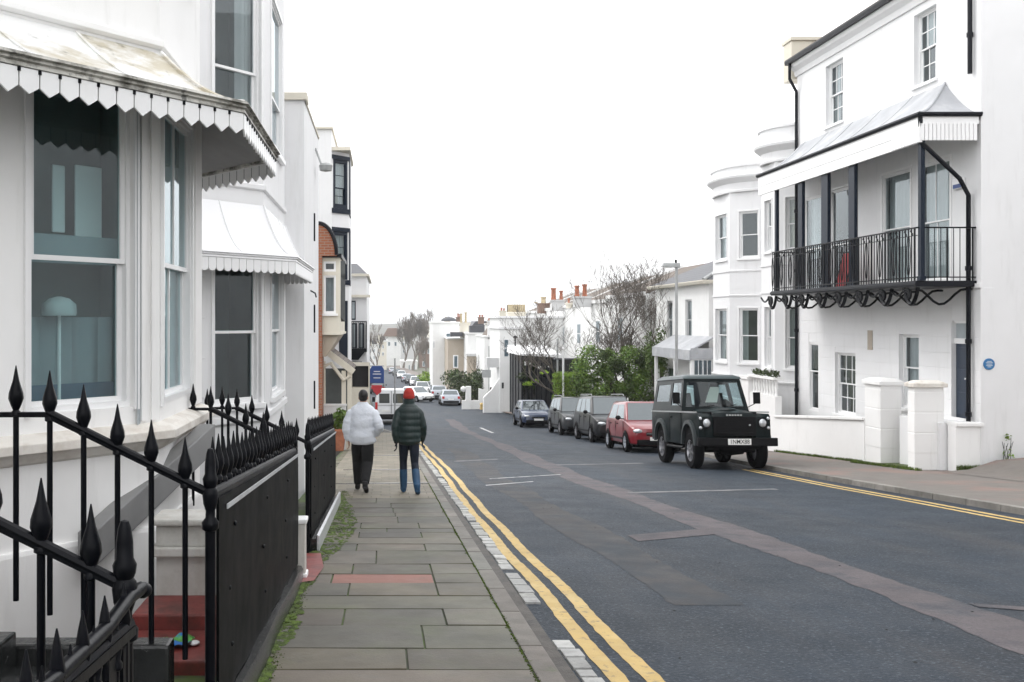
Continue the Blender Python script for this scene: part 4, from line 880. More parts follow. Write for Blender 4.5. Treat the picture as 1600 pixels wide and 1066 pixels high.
mb = MB(); cornice(mb, [(XC, 29.95), (XC, GW), (XF+.0, GW)], [(-.05, zg-.0), (.04, zg-.0), (.07, zg+.05), (.06, zg+.09), (-.05, zg+.09)]); mb.build('veranda_gutter', M['pipe'], vr)
mb = MB(); mb.box(XC+.0, XC+.06, GW+.0, 29.9, zg-.56, zg-.002); mb.box(XC-.012, XC+.0, GW+1.1, 29.9, zg-.30, zg-.27); mb.box(XC+.06, XF-.05, GW+.0, GW+.05, zg-.16, zg-.002)
mb.box(XC+.06, XF, GW+.05, 29.9, zg-.12, zg-.09)
n = 14
for k in range(n): mb.box(XC+.02+1.24*k/n, XC+.02+1.24*(k+.85)/n, GW-.012, GW+.025, zg-.52, zg-.15)
for k in range(10): mb.box(XC-.014, XC+.0, GW+.02+.115*k, GW+.11+.115*k, zg-.55, zg-.22)
mb.build('valance', M['paint'], vr)
# balcony: slab, brackets, balustrade, posts
XB = 11.72; zb = E(.86); YB = 28.95
mb = MB(); mb.box(XB-.06, XF, GW+.15, YB, zb-.13, zb); mb.box(XB-.09, XB-.06, GW+.12, YB, zb-.10, zb-.03); bs = mb.build('balcony_floor', M['pipe'], r1, bevel=.01)
for k in range(8):
    y = GW+.3+k*1.09; mb = MB()
    pts = [Vector((XB+.05+1.2*t, y+.0, zb-.16-.02-.34*math.sin(PI*min(t*1.15, 1))**2)) for t in [i/10 for i in range(11)]]
    mb.tube(pts, .028, 6)
    yy = [Vector((XB+.02, y+.55*t-.1, zb-.15-.36*math.sin(PI*t)**.8)) for t in [i/10 for i in range(11)]]; mb.tube(yy, .045, 6)
    sp_ = [Vector((XB+.02, y+.33+(.15-.13*t)*math.cos(4*PI*t+.6), zb-.30+(.14-.11*t)*math.sin(4*PI*t+.6))) for t in [i/22 for i in range(23)]]; mb.tube(sp_, .034, 6)
    yy = [Vector((XB+.02, y+.45+.6*t, zb-.17-.14*math.sin(PI*t))) for t in [i/8 for i in range(9)]]; mb.tube(yy, .026, 6)
    mb.build('bracket', M['iron'], bs, smooth=50)
mb = MB(); zrail = zb+1.17
mb.bar((XB, GW+.2, zrail), (XB, YB, zrail), .05, .03); mb.bar((XB, YB, zrail), (XF, YB, zrail), .05, .03); mb.bar((XB, GW+.2, zrail), (XF, GW+.2, zrail), .05, .03); mb.bar((XB, GW+.2, zb+.08), (XB, YB, zb+.08), .03, .025); mb.bar((XB, GW+.2, zb+.08), (XF, GW+.2, zb+.08), .03, .025); mb.bar((XB, GW+.2, zrail-.17), (XB, YB, zrail-.17), .02, .014)
y = GW+.3; i = 0
while y < YB+.02:
    big = i % 5 == 0; mb.tube([(XB, y, zb), (XB, y, zrail)], .022 if big else .013, 5)
    if i % 5 == 2:
        for s_ in (-1, 1): mb.tube([(XB, y+s_*(.03+.05*math.sin(PI*t)), zb+.15+.85*t) for t in [k/8 for k in range(9)]], .009, 4)
    if i % 5 in (1, 3): mb.tube([(XB, y+.055*math.sin(2*PI*t), zrail-.02-.15*t) for t in [k/6 for k in range(7)]], .010, 4)
    y += .125; i += 1
for k in range(9): mb.tube([(XB+.14*k+.1, GW+.2, zb), (XB+.14*k+.1, GW+.2, zrail)], .018 if k % 4 == 0 else .0095, 5)
mb.build('balustrade', M['iron'], bs, smooth=50)
for y, w_, xx in ((24.12, .125, XB+.06), (25.6, .15, XB+.06), (27.1, .11, XB+.06), (28.8, .05, XB+.06), (21.05, .05, XB+.06)):
    mb = MB(); mb.box(xx-.04, xx+.05, y-w_*1.25, y+w_*1.25, zb, zg-.5); mb.box(xx-.06, xx+.07, y-w_*1.35, y+w_*1.35, zb, zb+.1); mb.build('veranda_post', M['navyframe'], bs, bevel=.006)
ch = thing('folding_chair', 'red folded chair leaning behind the balcony bars by the dark balcony door', 'chair', (12.4, 26.2, zb))
mb = MB()
ym = 12.4*F/(1316-600); mb.hexa([(12.35, ym-.28, zb+.02), (12.45, ym-.28, zb+.02), (12.45, ym+.28, zb+.02), (12.35, ym+.28, zb+.02), (12.55, ym-.26, zb+.95), (12.6, ym-.26, zb+.95), (12.6, ym+.26, zb+.95), (12.55, ym+.26, zb+.95)]); mb.build('seat_panel', mat('red_fabric', (.33, .02, .025), .7), ch, bevel=.01)
mb = MB()
for s_ in (-.3, .3): mb.tube([(12.33, ym+s_, zb), (12.58, ym+s_, zb+1.0)], .014); mb.tube([(12.62, ym+s_, zb), (12.45, ym+s_, zb+.6)], .014)
mb.build('frame', M['pipe'], ch)
# rain-water pipes
def pipe(name, pts, r=.05):
    mb = MB(); mb.tube(pts, r, 8)
    for i in range(len(pts)-1):
        a, b = Vector(pts[i]), Vector(pts[i+1])
        if abs(a.z-b.z) > 2:
            n = int(abs(a.z-b.z)/1.8)
            for k in range(1, n+1):
                p = a.lerp(b, k/(n+.5)); mb.lathe(p, [(r*1.35, -.05), (r*1.35, .05)], 8)
    return mb.build('drainpipe', M['pipe'], r1, smooth=50)
yq = XF*F/(1519.5-600); pipe('p', [(XF-.08, GW+.27, ZT), (XF-.08, GW+.27, zg+1.0)], .05)
pipe('p', [(XC+.03, GW+.03, zg), (XC+.06, GW+.05, zg-.55), (XB+.9, GW+.15, E(3.1)), (XF-.10, GW+.29, E(2.75)), (XF-.10, GW+.29, -3.0)], .05)
pipe('p', [(XF-.28, YF-.1, ZT+.05), (XF-.28, YF-.1, ZT-.45), (XF-.07, YF-.1, ZT-.85), (XF-.07, YF-.1, -3.5)], .05)
# blue plaque on the gable
pq = thing('blue_plaque', 'round blue plaque on the blank white gable wall', 'plaque', (13.17, GW, ZP(569, GW)))
mb = MB(); mb.lathe((13.16, GW-.02, ZP(569, GW)), [(.125, .02), (.125, -.005), (.118, -.012), (.001, -.012)], 28, axis='y'); mb.build('disc', M['plaque'], pq, smooth=40)
mb = MB()
for k, (w_, z) in enumerate(((.05, .06), (.075, .03), (.06, 0), (.07, -.03), (.04, -.06))): mb.box(13.16-w_, 13.16+w_, GW-.034, GW-.031, ZP(569, GW)+z-.005, ZP(569, GW)+z+.005)
mb.build('lettering', M['whiteink'], pq)
# front garden walls and gate piers
def gpier(x0, x1, y0, y1, zt_, label):
    t = thing('gate_pier', label, 'pier', ((x0+x1)/2, (y0+y1)/2, zp(y0)), 'white gate piers of the veranda house')
    mb = MB(); mb.box(x0, x1, y0, y1, zp(y1)-.4, zt_); mb.build('shaft', M['stucco_near'], t, bevel=.008)
    mb = MB()
    for k in range(1, 4): zz = zt_-.1-(zt_-zp(y0))*k/4; mb.box(x0-.006, x1+.006, y0-.006, y1+.006, zz+.012, zz+(zt_-zp(y0))/4-.012)
    mb.build('block_course', M['stucco_near'], t, bevel=.008)
    mb = MB(); mb.box(x0-.06, x1+.06, y0-.06, y1+.06, zt_, zt_+.09); mb.taper(x0-.05, x1+.05, y0-.05, y1+.05, zt_+.09, zt_+.15, .12); mb.build('cap', M['sill'] if 'near' in label else M['stucco_near'], t, bevel=.012)
gpier(11.80, 12.45, 21.35, 21.62, E(-1.50), 'gate pier nearer the camera, with the weathered cap, beside the driveway')
gpier(12.0, 12.5, 23.2, 23.95, E(-1.58), 'gate pier at the end of the low garden wall, toward the dark off-roader')
gwl = thing('garden_wall', 'low white rendered garden wall with coping beside the dark off-roader', 'wall', (12.1, 26.5, zp(26.5)))
mb = MB(); mb.hexa([(11.98, 23.95, -3.9), (12.25, 23.95, -3.9), (12.25, 29.4, -3.9), (11.98, 29.4, -3.9), (11.98, 23.95, E(-2.50)), (12.25, 23.95, E(-2.50)), (12.25, 29.4, E(-2.98)), (11.98, 29.4, E(-2.98))]); mb.build('wall', M['stucco_near'], gwl)
mb = MB(); mb.hexa([(11.93, 23.96, E(-2.50)), (12.3, 23.96, E(-2.50)), (12.3, 29.4, E(-2.98)), (11.93, 29.4, E(-2.98)), (11.93, 23.96, E(-2.43)), (12.3, 23.96, E(-2.43)), (12.3, 29.4, E(-2.91)), (11.93, 29.4, E(-2.91))]); mb.build('coping', M['stucco_near'], gwl, bevel=.012)
gw2 = thing('boundary_wall', 'low white wall joining the nearer gate pier to the gable corner below the navy door', 'wall', (12.7, 21.2, zp(21.2)))
mb = MB(); mb.box(12.45, XF+.02, GW+.0, GW+.3, -3.4, E(-2.32)); mb.build('wall', M['stucco_near'], gw2)
mb = MB(); mb.box(12.45, XF+.04, GW-.05, GW+.34, E(-2.32), E(-2.24)); mb.build('coping', M['stucco_near'], gw2, bevel=.01)
mb = MB(); mb.box(12.3, XF, GW+.35, 22.9, -3.6, E(-2.28)); struct(mb.build('door_terrace', M['stucco']))
mb = MB(); rows = [[Vector((11.95, y, zp(y)+.03)), Vector((13.0, y, zp(y)+.05))] for y in (22, 23, 24, 27, 29.5)]; mb.loft(rows, cap=False, closed=False); struct(mb.build('front_lawn', M['lawn']))
# ------------------------------------------------------------------ bow-fronted pair
r2 = thing('twin_bay_house', 'white stucco house with two curved-cornice bays next to the veranda house', 'house', (13.6, 34.5, zp(34)), 'houses down the right side')
XR = 13.75; XBb = 12.6
bays = [(30.95, 32.05, E(5.55), E(6.25), 29.75), (35.0, 36.75, E(5.08), E(5.62), 33.95)]
plan = [(XR, 30.25)]
mb = MB(); fm_ = Fr((XR, 30.25), (XR, 39.5), (-1, 0)); wall(mb, fm_, 0, fm_.L, -5.5, E(5.2), [], .1); mb.quad((XR, 30.25, E(5.2)), (22, 30.25, E(5.2)), (22, 39.5, E(5.2)), (XR, 39.5, E(5.2))); mb.quad((XR, 39.5, -5.5), (22, 39.5, -5.5), (22, 39.5, E(5.2)), (XR, 39.5, E(5.2))); mb.quad((22, 30.25, -5.5), (22, 39.5, -5.5), (22, 39.5, E(5.2)), (22, 30.25, E(5.2)))
jobs = []
for (ya, yb, zcn, zp_, yc) in bays:
    A = (XBb, ya); B = (XBb, yb); D0 = (XR, yc); D1 = (XR, yb+1.05)
    fc = Fr(D0, A, (-(ya-yc), -(XR-XBb))); fs = Fr(A, B, (-1, 0)); fe = Fr(B, D1, (-1.05, XR-XBb))
    k = .0867*(ya-31)
    o1 = [(E(2.23), E(3.92)), (E(-1.55), E(.42))]
    oc = [(fc.L-1.05, fc.L-.35, a, b) for a, b in o1]; os = [(.25, fs.L-.3, a, b) for a, b in o1]
    wall(mb, fc, 0, fc.L, -5.5, zcn, oc, .12); wall(mb, fs, 0, fs.L, -5.5, zcn, os, .12); wall(mb, fe, 0, fe.L, -5.5, zcn, [], .12); mb.poly([(D0[0], D0[1], zcn), (A[0], A[1], zcn), (B[0], B[1], zcn), (D1[0], D1[1], zcn)])
    jobs.append((fc, fs, oc, os, [D1, B, A, D0], zcn, zp_))
mb.build('wall', M['stucco'], r2)
for i, (fc, fs, oc, os, pl, zcn, zpp) in enumerate(jobs):
    for j, o in enumerate(oc): sash(r2, fc, *o, dep=.1, split=.5, cur=[('half', 'cream', .0) if i == 0 else None, ('right', 'net', .35)][j], casing=.05)
    for j, o in enumerate(os): sash(r2, fs, *o, dep=.1, split=.5, casing=.04, cur=('sides',))
    # rounded cornice
    cm = MB()
    p0 = [Vector(q) for q in pl]; dense = []
    for s_ in range(25):
        t = s_/24*3; k = min(int(t), 2); f_ = t-k
        a = p0[max(k-1, 0)]; b = p0[k]; c_ = p0[k+1]; d_ = p0[min(k+2, 3)]
        dense.append(.5*((2*b)+(c_-a)*f_+(2*a-5*b+4*c_-d_)*f_*f_+(3*b-a-3*c_+d_)*f_**3))
    z = zcn; cornice(cm, dense, [(-.06, z-.45), (.04, z-.45), (.05, z-.38), (.01, z-.36), (.02, z-.12), (.10, z-.06), (.22, z+.05), (.24, z+.12), (.22, z+.15), (-.06, z+.15)])
    cornice(cm, dense, [(-.25, z+.15), (.06, z+.15), (.06, zpp-.1), (.12, zpp-.08), (.12, zpp), (-.25, zpp)])
    cm.build('cornice', M['stucco'], r2, smooth=30)
    for za, d_ in ((E(1.75), .035), (E(.86), .035), (E(-2.05), .07)): cm = MB(); cornice(cm, pl, [(0, za), (d_*.9, za), (d_, za+.05), (0, za+.06)]); cm.build('string_course', M['stucco'], r2)
mb = MB(); mb.box(14.6, 16.5, 33, 33.9, E(5.2), E(6.6)); mb.build('chimney', M['stucco_cream'], r2)
# its front wall with balusters and pots
bw = thing('balustraded_wall', 'white front wall with small balusters and potted plants behind the dark off-roader', 'wall', (12.3, 31, zp(31)))
mb = MB(); mb.box(12.0, 12.2, 29.45, 31.5, -4.6, E(-2.35)); mb.box(11.95, 12.3, 31.5, 32.1, -4.6, E(-1.95)); mb.box(11.9, 12.35, 31.45, 32.15, E(-1.95), E(-1.85)); mb.box(12.0, 12.2, 32.1, 39, -4.8, E(-2.7)); mb.build('wall', M['stucco_near'], bw)
mb = MB(); mb.box(11.95, 12.25, 29.45, 31.5, E(-1.85), E(-1.78))
for k in range(9): mb.lathe((12.1, 29.6+.22*k, 0), [(.05, E(-2.35)), (.05, E(-2.3)), (.03, E(-2.25)), (.055, E(-2.08)), (.03, E(-1.92)), (.05, E(-1.85))], 8)
mb.build('balusters', M['stucco_near'], bw, smooth=50)
mb = MB(); leafcloud(mb, [((12.1, 29.6+.28*k, E(-1.68)), (.13, .16, .1+.05*(k % 2))) for k in range(7)], 60, .05, (.3, .8)); tag(mb.build('trailing_plant', M['leaf'], wn=False), 'dark trailing plants along the top of the white balusters', 'plants')
# ------------------------------------------------------------------ villa with hipped slate roof and veranda
r3 = thing('hipped_roof_villa', 'two-storey white villa with hipped slate roof and ground-floor veranda behind the lamp post', 'house', (14, 44, zp(44)), 'houses down the right side')
x3 = 13.4; ya, yb = 39.6, 47.2; ze = E(1.62)
fv = Fr((x3, ya), (x3, yb), (-1, 0)); f3 = Fr((x3, ya), (22, ya), (0, -1))
mb = MB(); ops = [(2.2, 3.1, E(-.9), E(.9)), (5.0, 5.9, E(-.9), E(.9)), (1.3, 2.6, E(-4.4), E(-2.2)), (4.8, 6.1, E(-4.4), E(-2.2))]; wall(mb, fv, 0, fv.L, -7, ze, ops, .1); wall(mb, f3, 0, 8.6, -7, ze, [], .1); mb.quad((x3, yb, -7), (22, yb, -7), (22, yb, ze), (x3, yb, ze)); mb.quad((22, ya, -7), (22, yb, -7), (22, yb, ze), (22, ya, ze)); mb.build('wall', M['stucco_far'], r3)
for o in ops[:2]: sash(r3, fv, *o, dep=.08, fm=M['stucco_grey'], cur=('full',))
for o in ops[2:]: sash(r3, fv, *o, dep=.08, sill=False, cur=('sides',))
mb = MB(); e = .35; zr_ = ze+1.75
b = [(x3-e, ya-e, ze), (22.3, ya-e, ze), (22.3, yb+e, ze), (x3-e, yb+e, ze)]; t0 = (x3+3.3, ya+3.4, zr_); t1 = (x3+3.3, yb-3.4, zr_); t2 = (19, yb-3.4, zr_); t3 = (19, ya+3.4, zr_)
mb.quad(b[0], b[1], t3, t0); mb.quad(b[1], b[2], t2, t3); mb.quad(b[2], b[3], t1, t2); mb.quad(b[3], b[0], t0, t1); mb.quad(t0, t1, t2, t3); rf = mb.build('roof', M['slate'], r3, wn=False)
mb = MB(); cornice(mb, [(22.3, yb+e), (x3-e, yb+e), (x3-e, ya-e), (22.3, ya-e)][::-1] if False else [(x3-e+.02, yb+e), (x3-e+.02, ya-e+.02), (22.3, ya-e+.02)], [(-.36, ze-.12), (0, ze-.12), (.06, ze-.02), (.06, ze+.02), (-.36, ze+.02)]); mb.build('eaves', M['stucco_cream'], rf)
mb = MB(); mb.tube([Vector(b[0])+Vector((0, 0, .03)), Vector(t0)+Vector((0, 0, .04))], .08, 6); mb.build('hip_tile', M['galv'], rf)
zv = E(-.75); xv = 12.45; yv = 44.4; mb = MB(); mb.hexa([(xv, ya-.6, zv-.55), (x3, ya-.6, zv), (x3, yv, zv), (xv, yv, zv-.55), (xv, ya-.6, zv-.48), (x3, ya-.6, zv+.07), (x3, yv, zv+.07), (xv, yv, zv-.48)]); mb.box(xv, x3, ya-.65, ya-.6, zv-.85, zv-.4); mb.box(xv-.05, xv+.02, ya-.62, yv, zv-.9, zv-.48)
vr3 = mb.build('veranda_roof', M['lead'], r3)
for y in (ya-.5, ya+1.7, yv-.2):
    for xx in (xv+.08, xv+.5) if y < ya else (xv+.08,):
        mb = MB(); mb.box(xx-.06, xx+.06, y-.06, y+.06, -7, zv-.55); mb.build('veranda_post', M['paint'], r3)
mb = MB(); mb.box(xv+.1, x3, ya-.55, ya-.5, zp(ya), E(-3.1)); mb.build('veranda_screen', M['stucco_grey'], r3)
mb = MB(); mb.box(12.6, 13.35, ya-.54, ya-.50, E(-3.0), zv-.8); o = mb.build('glazed_screen', M['paint'], r3)
for k in range(4): mb = MB(); mb.box(12.63+.18*k, 12.77+.18*k, ya-.56, ya-.545, E(-2.95), zv-.9); mb.build('pane', M['glass_dark'], o)
# ------------------------------------------------------------------ far terrace with chimneys
rt = thing('chimneyed_terrace', 'long white terrace with sloping parapets and red chimney pots behind the bare trees', 'terrace', (14, 65, zp(65)), 'houses down the right side')
mb = MB(); secs = [(49.5, 58, E(1.35)), (58, 66, E(1.15)), (66, 75, E(1.0)), (75, 84, E(.85)), (84, 92, E(.7))]
for a, b, z in secs: mb.box(13.5, 22, a, b-.02, -9, z)
mb.build('wall', M['stucco_far'], rt)
mb = MB(); mr = MB()
for a, b, z in secs:
    mb.prism([(13.45, b-.35, z), (18, b-.35, z+2.0), (18, b-.35, z+1.7), (13.45, b-.35, z-.25)], (0, .35, 0)); mb.box(13.38, 13.5, a, b, z-.1, z+.12)
    mr.hexa([(13.5, a, z-.0), (18, a, z+1.75), (18, b-.36, z+1.75), (13.5, b-.36, z-.0), (13.5, a, z+.06), (18, a, z+1.82), (18, b-.36, z+1.82), (13.5, b-.36, z+.06)])
mr.build('roof', M['slate_brown'], rt); mb.build('parapet', M['stucco_far'], rt)
def chimney(par, px, y, py0, py1, wpx, pots, m='stucco_cream', mp='terracotta', d=.6):
    x = XP(px, y); w = wpx/F*y/2; mb = MB(); mb.box(x-w, x+w, y, y+d, ZP(py0, y), ZP(py1, y)); mb.box(x-w-.06, x+w+.06, y-.06, y+d+.06, ZP(py1, y), ZP(py1, y)+.12); c_ = mb.build('chimney', M[m], par)
    for (pxx, ptop, r) in pots:
        xx = XP(pxx, y); mb = MB(); r = r/F*y/2; zb_ = ZP(py1, y)+.12; zt_ = ZP(ptop, y); mb.lathe((xx, y+d/2, 0), [(r, zb_), (r*.85, zb_+(zt_-zb_)*.2), (r*.8, zt_-.12), (r*1.05, zt_-.1), (r*1.05, zt_)], 10); mb.build('chimney_pot', M[mp], c_, smooth=50)
    return c_
chimney(rt, 911, 62, 480, 466, 26, [(903, 446, 8), (915, 444, 8)], 'stucco_grey')
chimney(rt, 872, 72, 486, 471, 20, [(866, 450, 9), (878, 454, 6)], 'stucco_grey'); chimney(rt, 850, 80, 490, 476, 18, [(838, 472, 5), (850, 464, 9)], 'brick_dull', 'buffpot'); chimney(rt, 890, 68, 482, 476, 6, [(890, 466, 4)])
mb = MB(); x = XP(922, 62); mb.tube([(x, 62.3, ZP(470, 62)), (x, 62.3, ZP(438, 62))], .025, 5); mb.tube([(x-.3, 62.3, ZP(439, 62)), (x+.3, 62.3, ZP(441, 62))], .018, 4); mb.tube([(x-.3, 62.1, ZP(439, 62)), (x-.3, 62.6, ZP(439, 62))], .012, 4); mb.build('aerial', M['galv'], rt)
ft = Fr((13.5, 49.5), (13.5, 92), (-1, 0))
for k, (px, t_, b_) in enumerate(((853, 516, 542), (818, 518, 545), (826, 518, 545), (838, 516, 550), (880, 510, 540), (905, 505, 538), (935, 500, 536), (970, 495, 534))):
    y = 13.5*F/(px-600); u = y-49.5; w_ = 1.0; mb = MB(); fbox(mb, ft, u-w_*.6, u+w_*.6, ZP(b_, y), ZP(t_, y), -.05, .03); o = mb.build('window', M['paint'], rt)
    mb = MB(); z0, z1 = ZP(b_, y), ZP(t_, y); fbox(mb, ft, u-w_*.5, u+w_*.5, z0+.08, (z0+z1)/2-.03, .02, .045); fbox(mb, ft, u-w_*.5, u+w_*.5, (z0+z1)/2+.03, z1-.08, .02, .045); mb.build('pane', M['glass_dark'], o)
# white corner house projecting to the street
rc = thing('corner_house', 'white corner house with cornice and big cream chimney, left of the black conservatory', 'house', (9.5, 72, zp(72)), 'houses down the right side')
y = 72.; xa, xb = XP(781, y), XP(830, y)
mb = MB(); mb.box(xa, xb+3, y, y+7, -9, ZP(497, y)); mb.prism([(xa, y+.2, -9), (xa-1.2, y+.2, -9), (xa-1.2, y+.2, ZP(622, y)), (xa-.6, y+.2, ZP(610, y)), (xa, y+.2, ZP(592, y))], (0, .5, 0)); mb.build('wall', M['stucco_far'], rc)
mb = MB(); mb.box(xa-.15, xb+3.1, y-.15, y+7.1, ZP(497, y), ZP(494, y)); mb.box(xa-.12, xa+2.0, y-.12, y+7.05, ZP(514, y), ZP(511, y)); mb.build('cornice', M['stucco'], rc)
fr_ = Fr((xa, y), (xb, y), (0, -1)); mb = MB(); fbox(mb, fr_, XP(787, y)-xa, XP(795, y)-xa, ZP(558, y), ZP(530, y), -.05, .03); o = mb.build('window', M['paint'], rc); mb = MB(); z0, z1 = ZP(557, y), ZP(531, y); u0, u1 = XP(788, y)-xa, XP(794, y)-xa; fbox(mb, fr_, u0, u1, z0, (z0+z1)/2-.04, .02, .04); fbox(mb, fr_, u0, u1, (z0+z1)/2+.04, z1, .02, .04); mb.build('pane', M['glass_dark'], o)
mb = MB(); fbox(mb, fr_, XP(784, y)-xa, XP(787, y)-xa, ZP(607, y), ZP(598, y), -.02, .03); mb.build('air_brick', M['black'], rc)
chimney(rc, 807, 73, 500, 490, 28, []); mb = MB(); x0, x1 = XP(794, 73), XP(821, 73)
for k in range(9): mb.box(x0+(x1-x0)*k/9, x0+(x1-x0)*(k+.8)/9, 73, 73.7, ZP(490, 73)+.1, ZP(476, 73))
mb.box(x0, x1, 73.1, 73.6, ZP(490, 73)+.1, ZP(477, 73)); mb.build('chimney_pot', M['buffpot'], rc)
mb = MB(); mb.box(xa-.9, xa, y+.6, y+2, ZP(575, y), ZP(560, y)); mb.build('side_balcony', M['stucco_grey'], rc)
# black conservatory with white canopy and hanging baskets
bc = thing('black_conservatory', 'black-painted glazed lean-to with a white canopy, behind the blue car', 'conservatory', (10.2, 64, zp(64)))
y = 63.; xa, xb = XP(816, y), XP(868, y); zt_ = ZP(555, y); zb_ = zp(y)-.2
mb = MB(); mb.box(xa, xb, y+.1, y+6, zb_, zt_); mb.build('wall', M['black'], bc)
mb = MB()
for k in range(8): x = xa+(xb-xa)*k/7; mb.box(x-.05, x+.05, y+.02, y+.12, zb_, zt_)
for k in range(5): yy = y+.2+k*1.4; mb.box(xa-.06, xa+.02, yy-.05, yy+.05, zb_, zt_)
mb.build('mullion', M['pipe'], bc)
for k in range(3): x = xa+(xb-xa)*k/7; mb = MB(); mb.box(x+.08, x+(xb-xa)/7-.08, y+.06, y+.09, zb_+.9, zt_-.3); mb.build('pane', M['glass_dark'], bc)
mb = MB(); mb.hexa([(xa-.25, y-.5, zt_), (xb+.3, y-.5, zt_-.15), (xb+.3, y+6, zt_-.15), (xa-.25, y+6, zt_), (xa-.2, y-.5, zt_+.12), (xb+.3, y-.5, zt_+.05), (xb+.3, y+6, zt_+.5), (xa-.2, y+6, zt_+.5)]); mb.build('canopy', M['stucco'], bc)
mb = MB()
for px, py, w_, h_ in ((821, 565, 3, 6), (829, 567, 4, 3), (843, 572, 5, 4), (858, 572, 4, 2)): mb.box(XP(px, y)-w_*.02, XP(px, y)+w_*.02, y-.01, y+.02, ZP(py+h_, y), ZP(py, y))
mb.build('notice', M['whiteink'], bc)
for px, py, r, dk in ((815, 590, .42, 1), (836, 596, .3, 0), (850, 582, .3, 0), (824, 600, .35, 0)):
    t = thing('hanging_basket', {815: 'large dark hanging basket at the street corner of the black conservatory', 836: 'small green hanging basket low on the middle of the black conservatory', 850: 'bright green hanging basket high on the right of the black conservatory', 824: 'low green hanging basket just right of the large dark one on the black conservatory'}[px], 'hanging basket', P(px, py, y-.2), 'hanging baskets on the black conservatory')
    c_ = P(px, py, y-.3); mb = MB(); leafcloud(mb, [(c_, (r, r*.7, r*.9 if dk else r*.5))], 140, .09, (.25, .4) if dk else (1.0, 1.6)); mb.build('foliage', M['leaf'] if dk else M['hedgeleaf'], t, wn=False)
    mb = MB(); mb.lathe(c_+Vector((0, 0, -.2)), [(.02, -.1), (.15, -.03), (.2, .1)], 8); mb.tube([c_, c_+Vector((0, .25, .7))], .012, 4); mb.build('basket', M['pipe'], t)
# the far right-hand group of houses
def far_house(name, label, y, px0, px1, ptop, m, dep=8, wins=(), extra=None, base=-12, group='houses down the right side'):
    t = thing(name, label, 'house', (XP((px0+px1)/2, y), y, zp(y)), group); x0, x1 = XP(px0, y), XP(px1, y)
    mb = MB(); mb.box(x0, x1, y, y+dep, base, ZP(ptop, y)); mb.build('wall', M[m], t)
    mb = MB(); mb.box(x0-.1, x1+.1, y-.12, y+dep, ZP(ptop, y), ZP(ptop-2, y)); mb.build('cornice', M['stucco_far'], t)
    for (a, b, c, d) in wins:
        mb = MB(); mb.box(XP(a, y), XP(b, y), y-.04, y+.02, ZP(d, y), ZP(c, y)); o = mb.build('window', M['paint'], t)
        mb = MB(); i = .12; mb.box(XP(a, y)+i, XP(b, y)-i, y-.07, y-.03, ZP(d, y)+i, ZP(c, y)-i); mb.build('pane', M['glass_dark'], o)
    return t
t = far_house('distant_villa', 'tall narrow white house at the far left of the distant right-hand group', 112, 676, 718, 505, 'stucco_far', wins=((676, 680, 532, 545), (693, 699, 580, 597), (696, 708, 520, 532)))
mb = MB(); yy = 112; mb.lathe((XP(703, yy), yy+2, ZP(502, yy)), [(.95, 0), (.9, .2), (.6, .4), (.01, .55)], 12); mb.build('dome', M['slate'], t)
mb = MB(); mb.box(XP(701, yy), XP(705, yy), yy-.2, yy, -12, ZP(530, yy)); mb.build('pilaster', M['stucco_cream'], t)
t = far_house('distant_tan_house', 'tan unpainted house with shadowed porch in the distant right-hand group', 106, 700, 732, 530, 'stucco_tan', wins=((708, 716, 555, 575),), dep=12)
mb = MB(); yy = 106; mb.box(XP(703, yy), XP(722, yy), yy-1, yy, ZP(526, yy), ZP(519, yy)); mb.build('parapet', M['slate'], t)
chimney(t, 727, 106, 530, 506, 15, [(721, 490, 4), (728, 488, 4)], 'stucco_cream', 'buffpot')
t = far_house('distant_pale_house', 'pale house with tan boarded bay and flat parapet in the distant right-hand group', 101, 731, 765, 522, 'stucco_far', wins=((744, 751, 529, 537),))
mb = MB(); yy = 101; mb.box(XP(729, yy), XP(757, yy), yy-1.2, yy, -12, ZP(556, yy)); mb.build('bay', M['stucco_tan'], t)
mb = MB(); mb.box(XP(727, yy), XP(758, yy), yy-1.4, yy, ZP(556, yy), ZP(552, yy)); mb.build('bay_cornice', M['stucco_grey'], t)
mb = MB(); mb.box(XP(735, yy), XP(758, yy), yy+.4, yy+2, ZP(521, yy), ZP(509, yy)); mb.build('mansard', M['slate'], t)
t = far_house('distant_grey_house', 'grey-white house with red chimney between the pale house and the corner house', 90, 757, 790, 527, 'stucco_far', wins=((762, 766, 512, 524), (773, 776, 565, 570)))
chimney(t, 769, 90, 530, 503, 13, [(766, 496, 5), (771, 496, 5)], 'stucco_grey')
mb = MB(); yy = 90; mb.prism([(XP(762, yy), yy+1, ZP(527, yy)), (XP(800, yy), yy+1, ZP(527, yy)), (XP(800, yy), yy+1, ZP(494, yy)), (XP(781, yy), yy+1, ZP(500, yy)), (XP(774, yy), yy+1, ZP(510, yy))], (0, 5, 0)); mb.build('roof', M['slate_brown'], t)
def roofed(t, y, pts, m='slate_brown', d=6): mb = MB(); mb.prism([(XP(a, y), y+.5, ZP(b, y)) for a, b in pts], (0, d, 0)); mb.build('roof', M[m], t)
t = far_house('distant_stepped_house', 'cream stepped house with twin chimney stacks rising behind the tan house', 125, 690, 724, 512, 'stucco_cream', wins=((696, 700, 519, 527), (710, 714, 519, 527)))
chimney(t, 699, 125, 513, 501, 9, [(697, 495, 3), (701, 495, 3)], 'stucco_tan', 'buffpot'); chimney(t, 717, 125, 513, 497, 8, [(716, 490, 3), (719, 491, 3)], 'brick_dull')
t = far_house('distant_stepped_house', 'grey stepped house with a slate gable behind the pale boarded house', 128, 736, 772, 514, 'stucco_grey', wins=((741, 745, 518, 526),))
roofed(t, 128, [(734, 514), (774, 514), (764, 502), (744, 502)], 'slate'); chimney(t, 752, 127, 506, 497, 9, [(750, 492, 3), (754, 492, 3)], 'brick_dull')
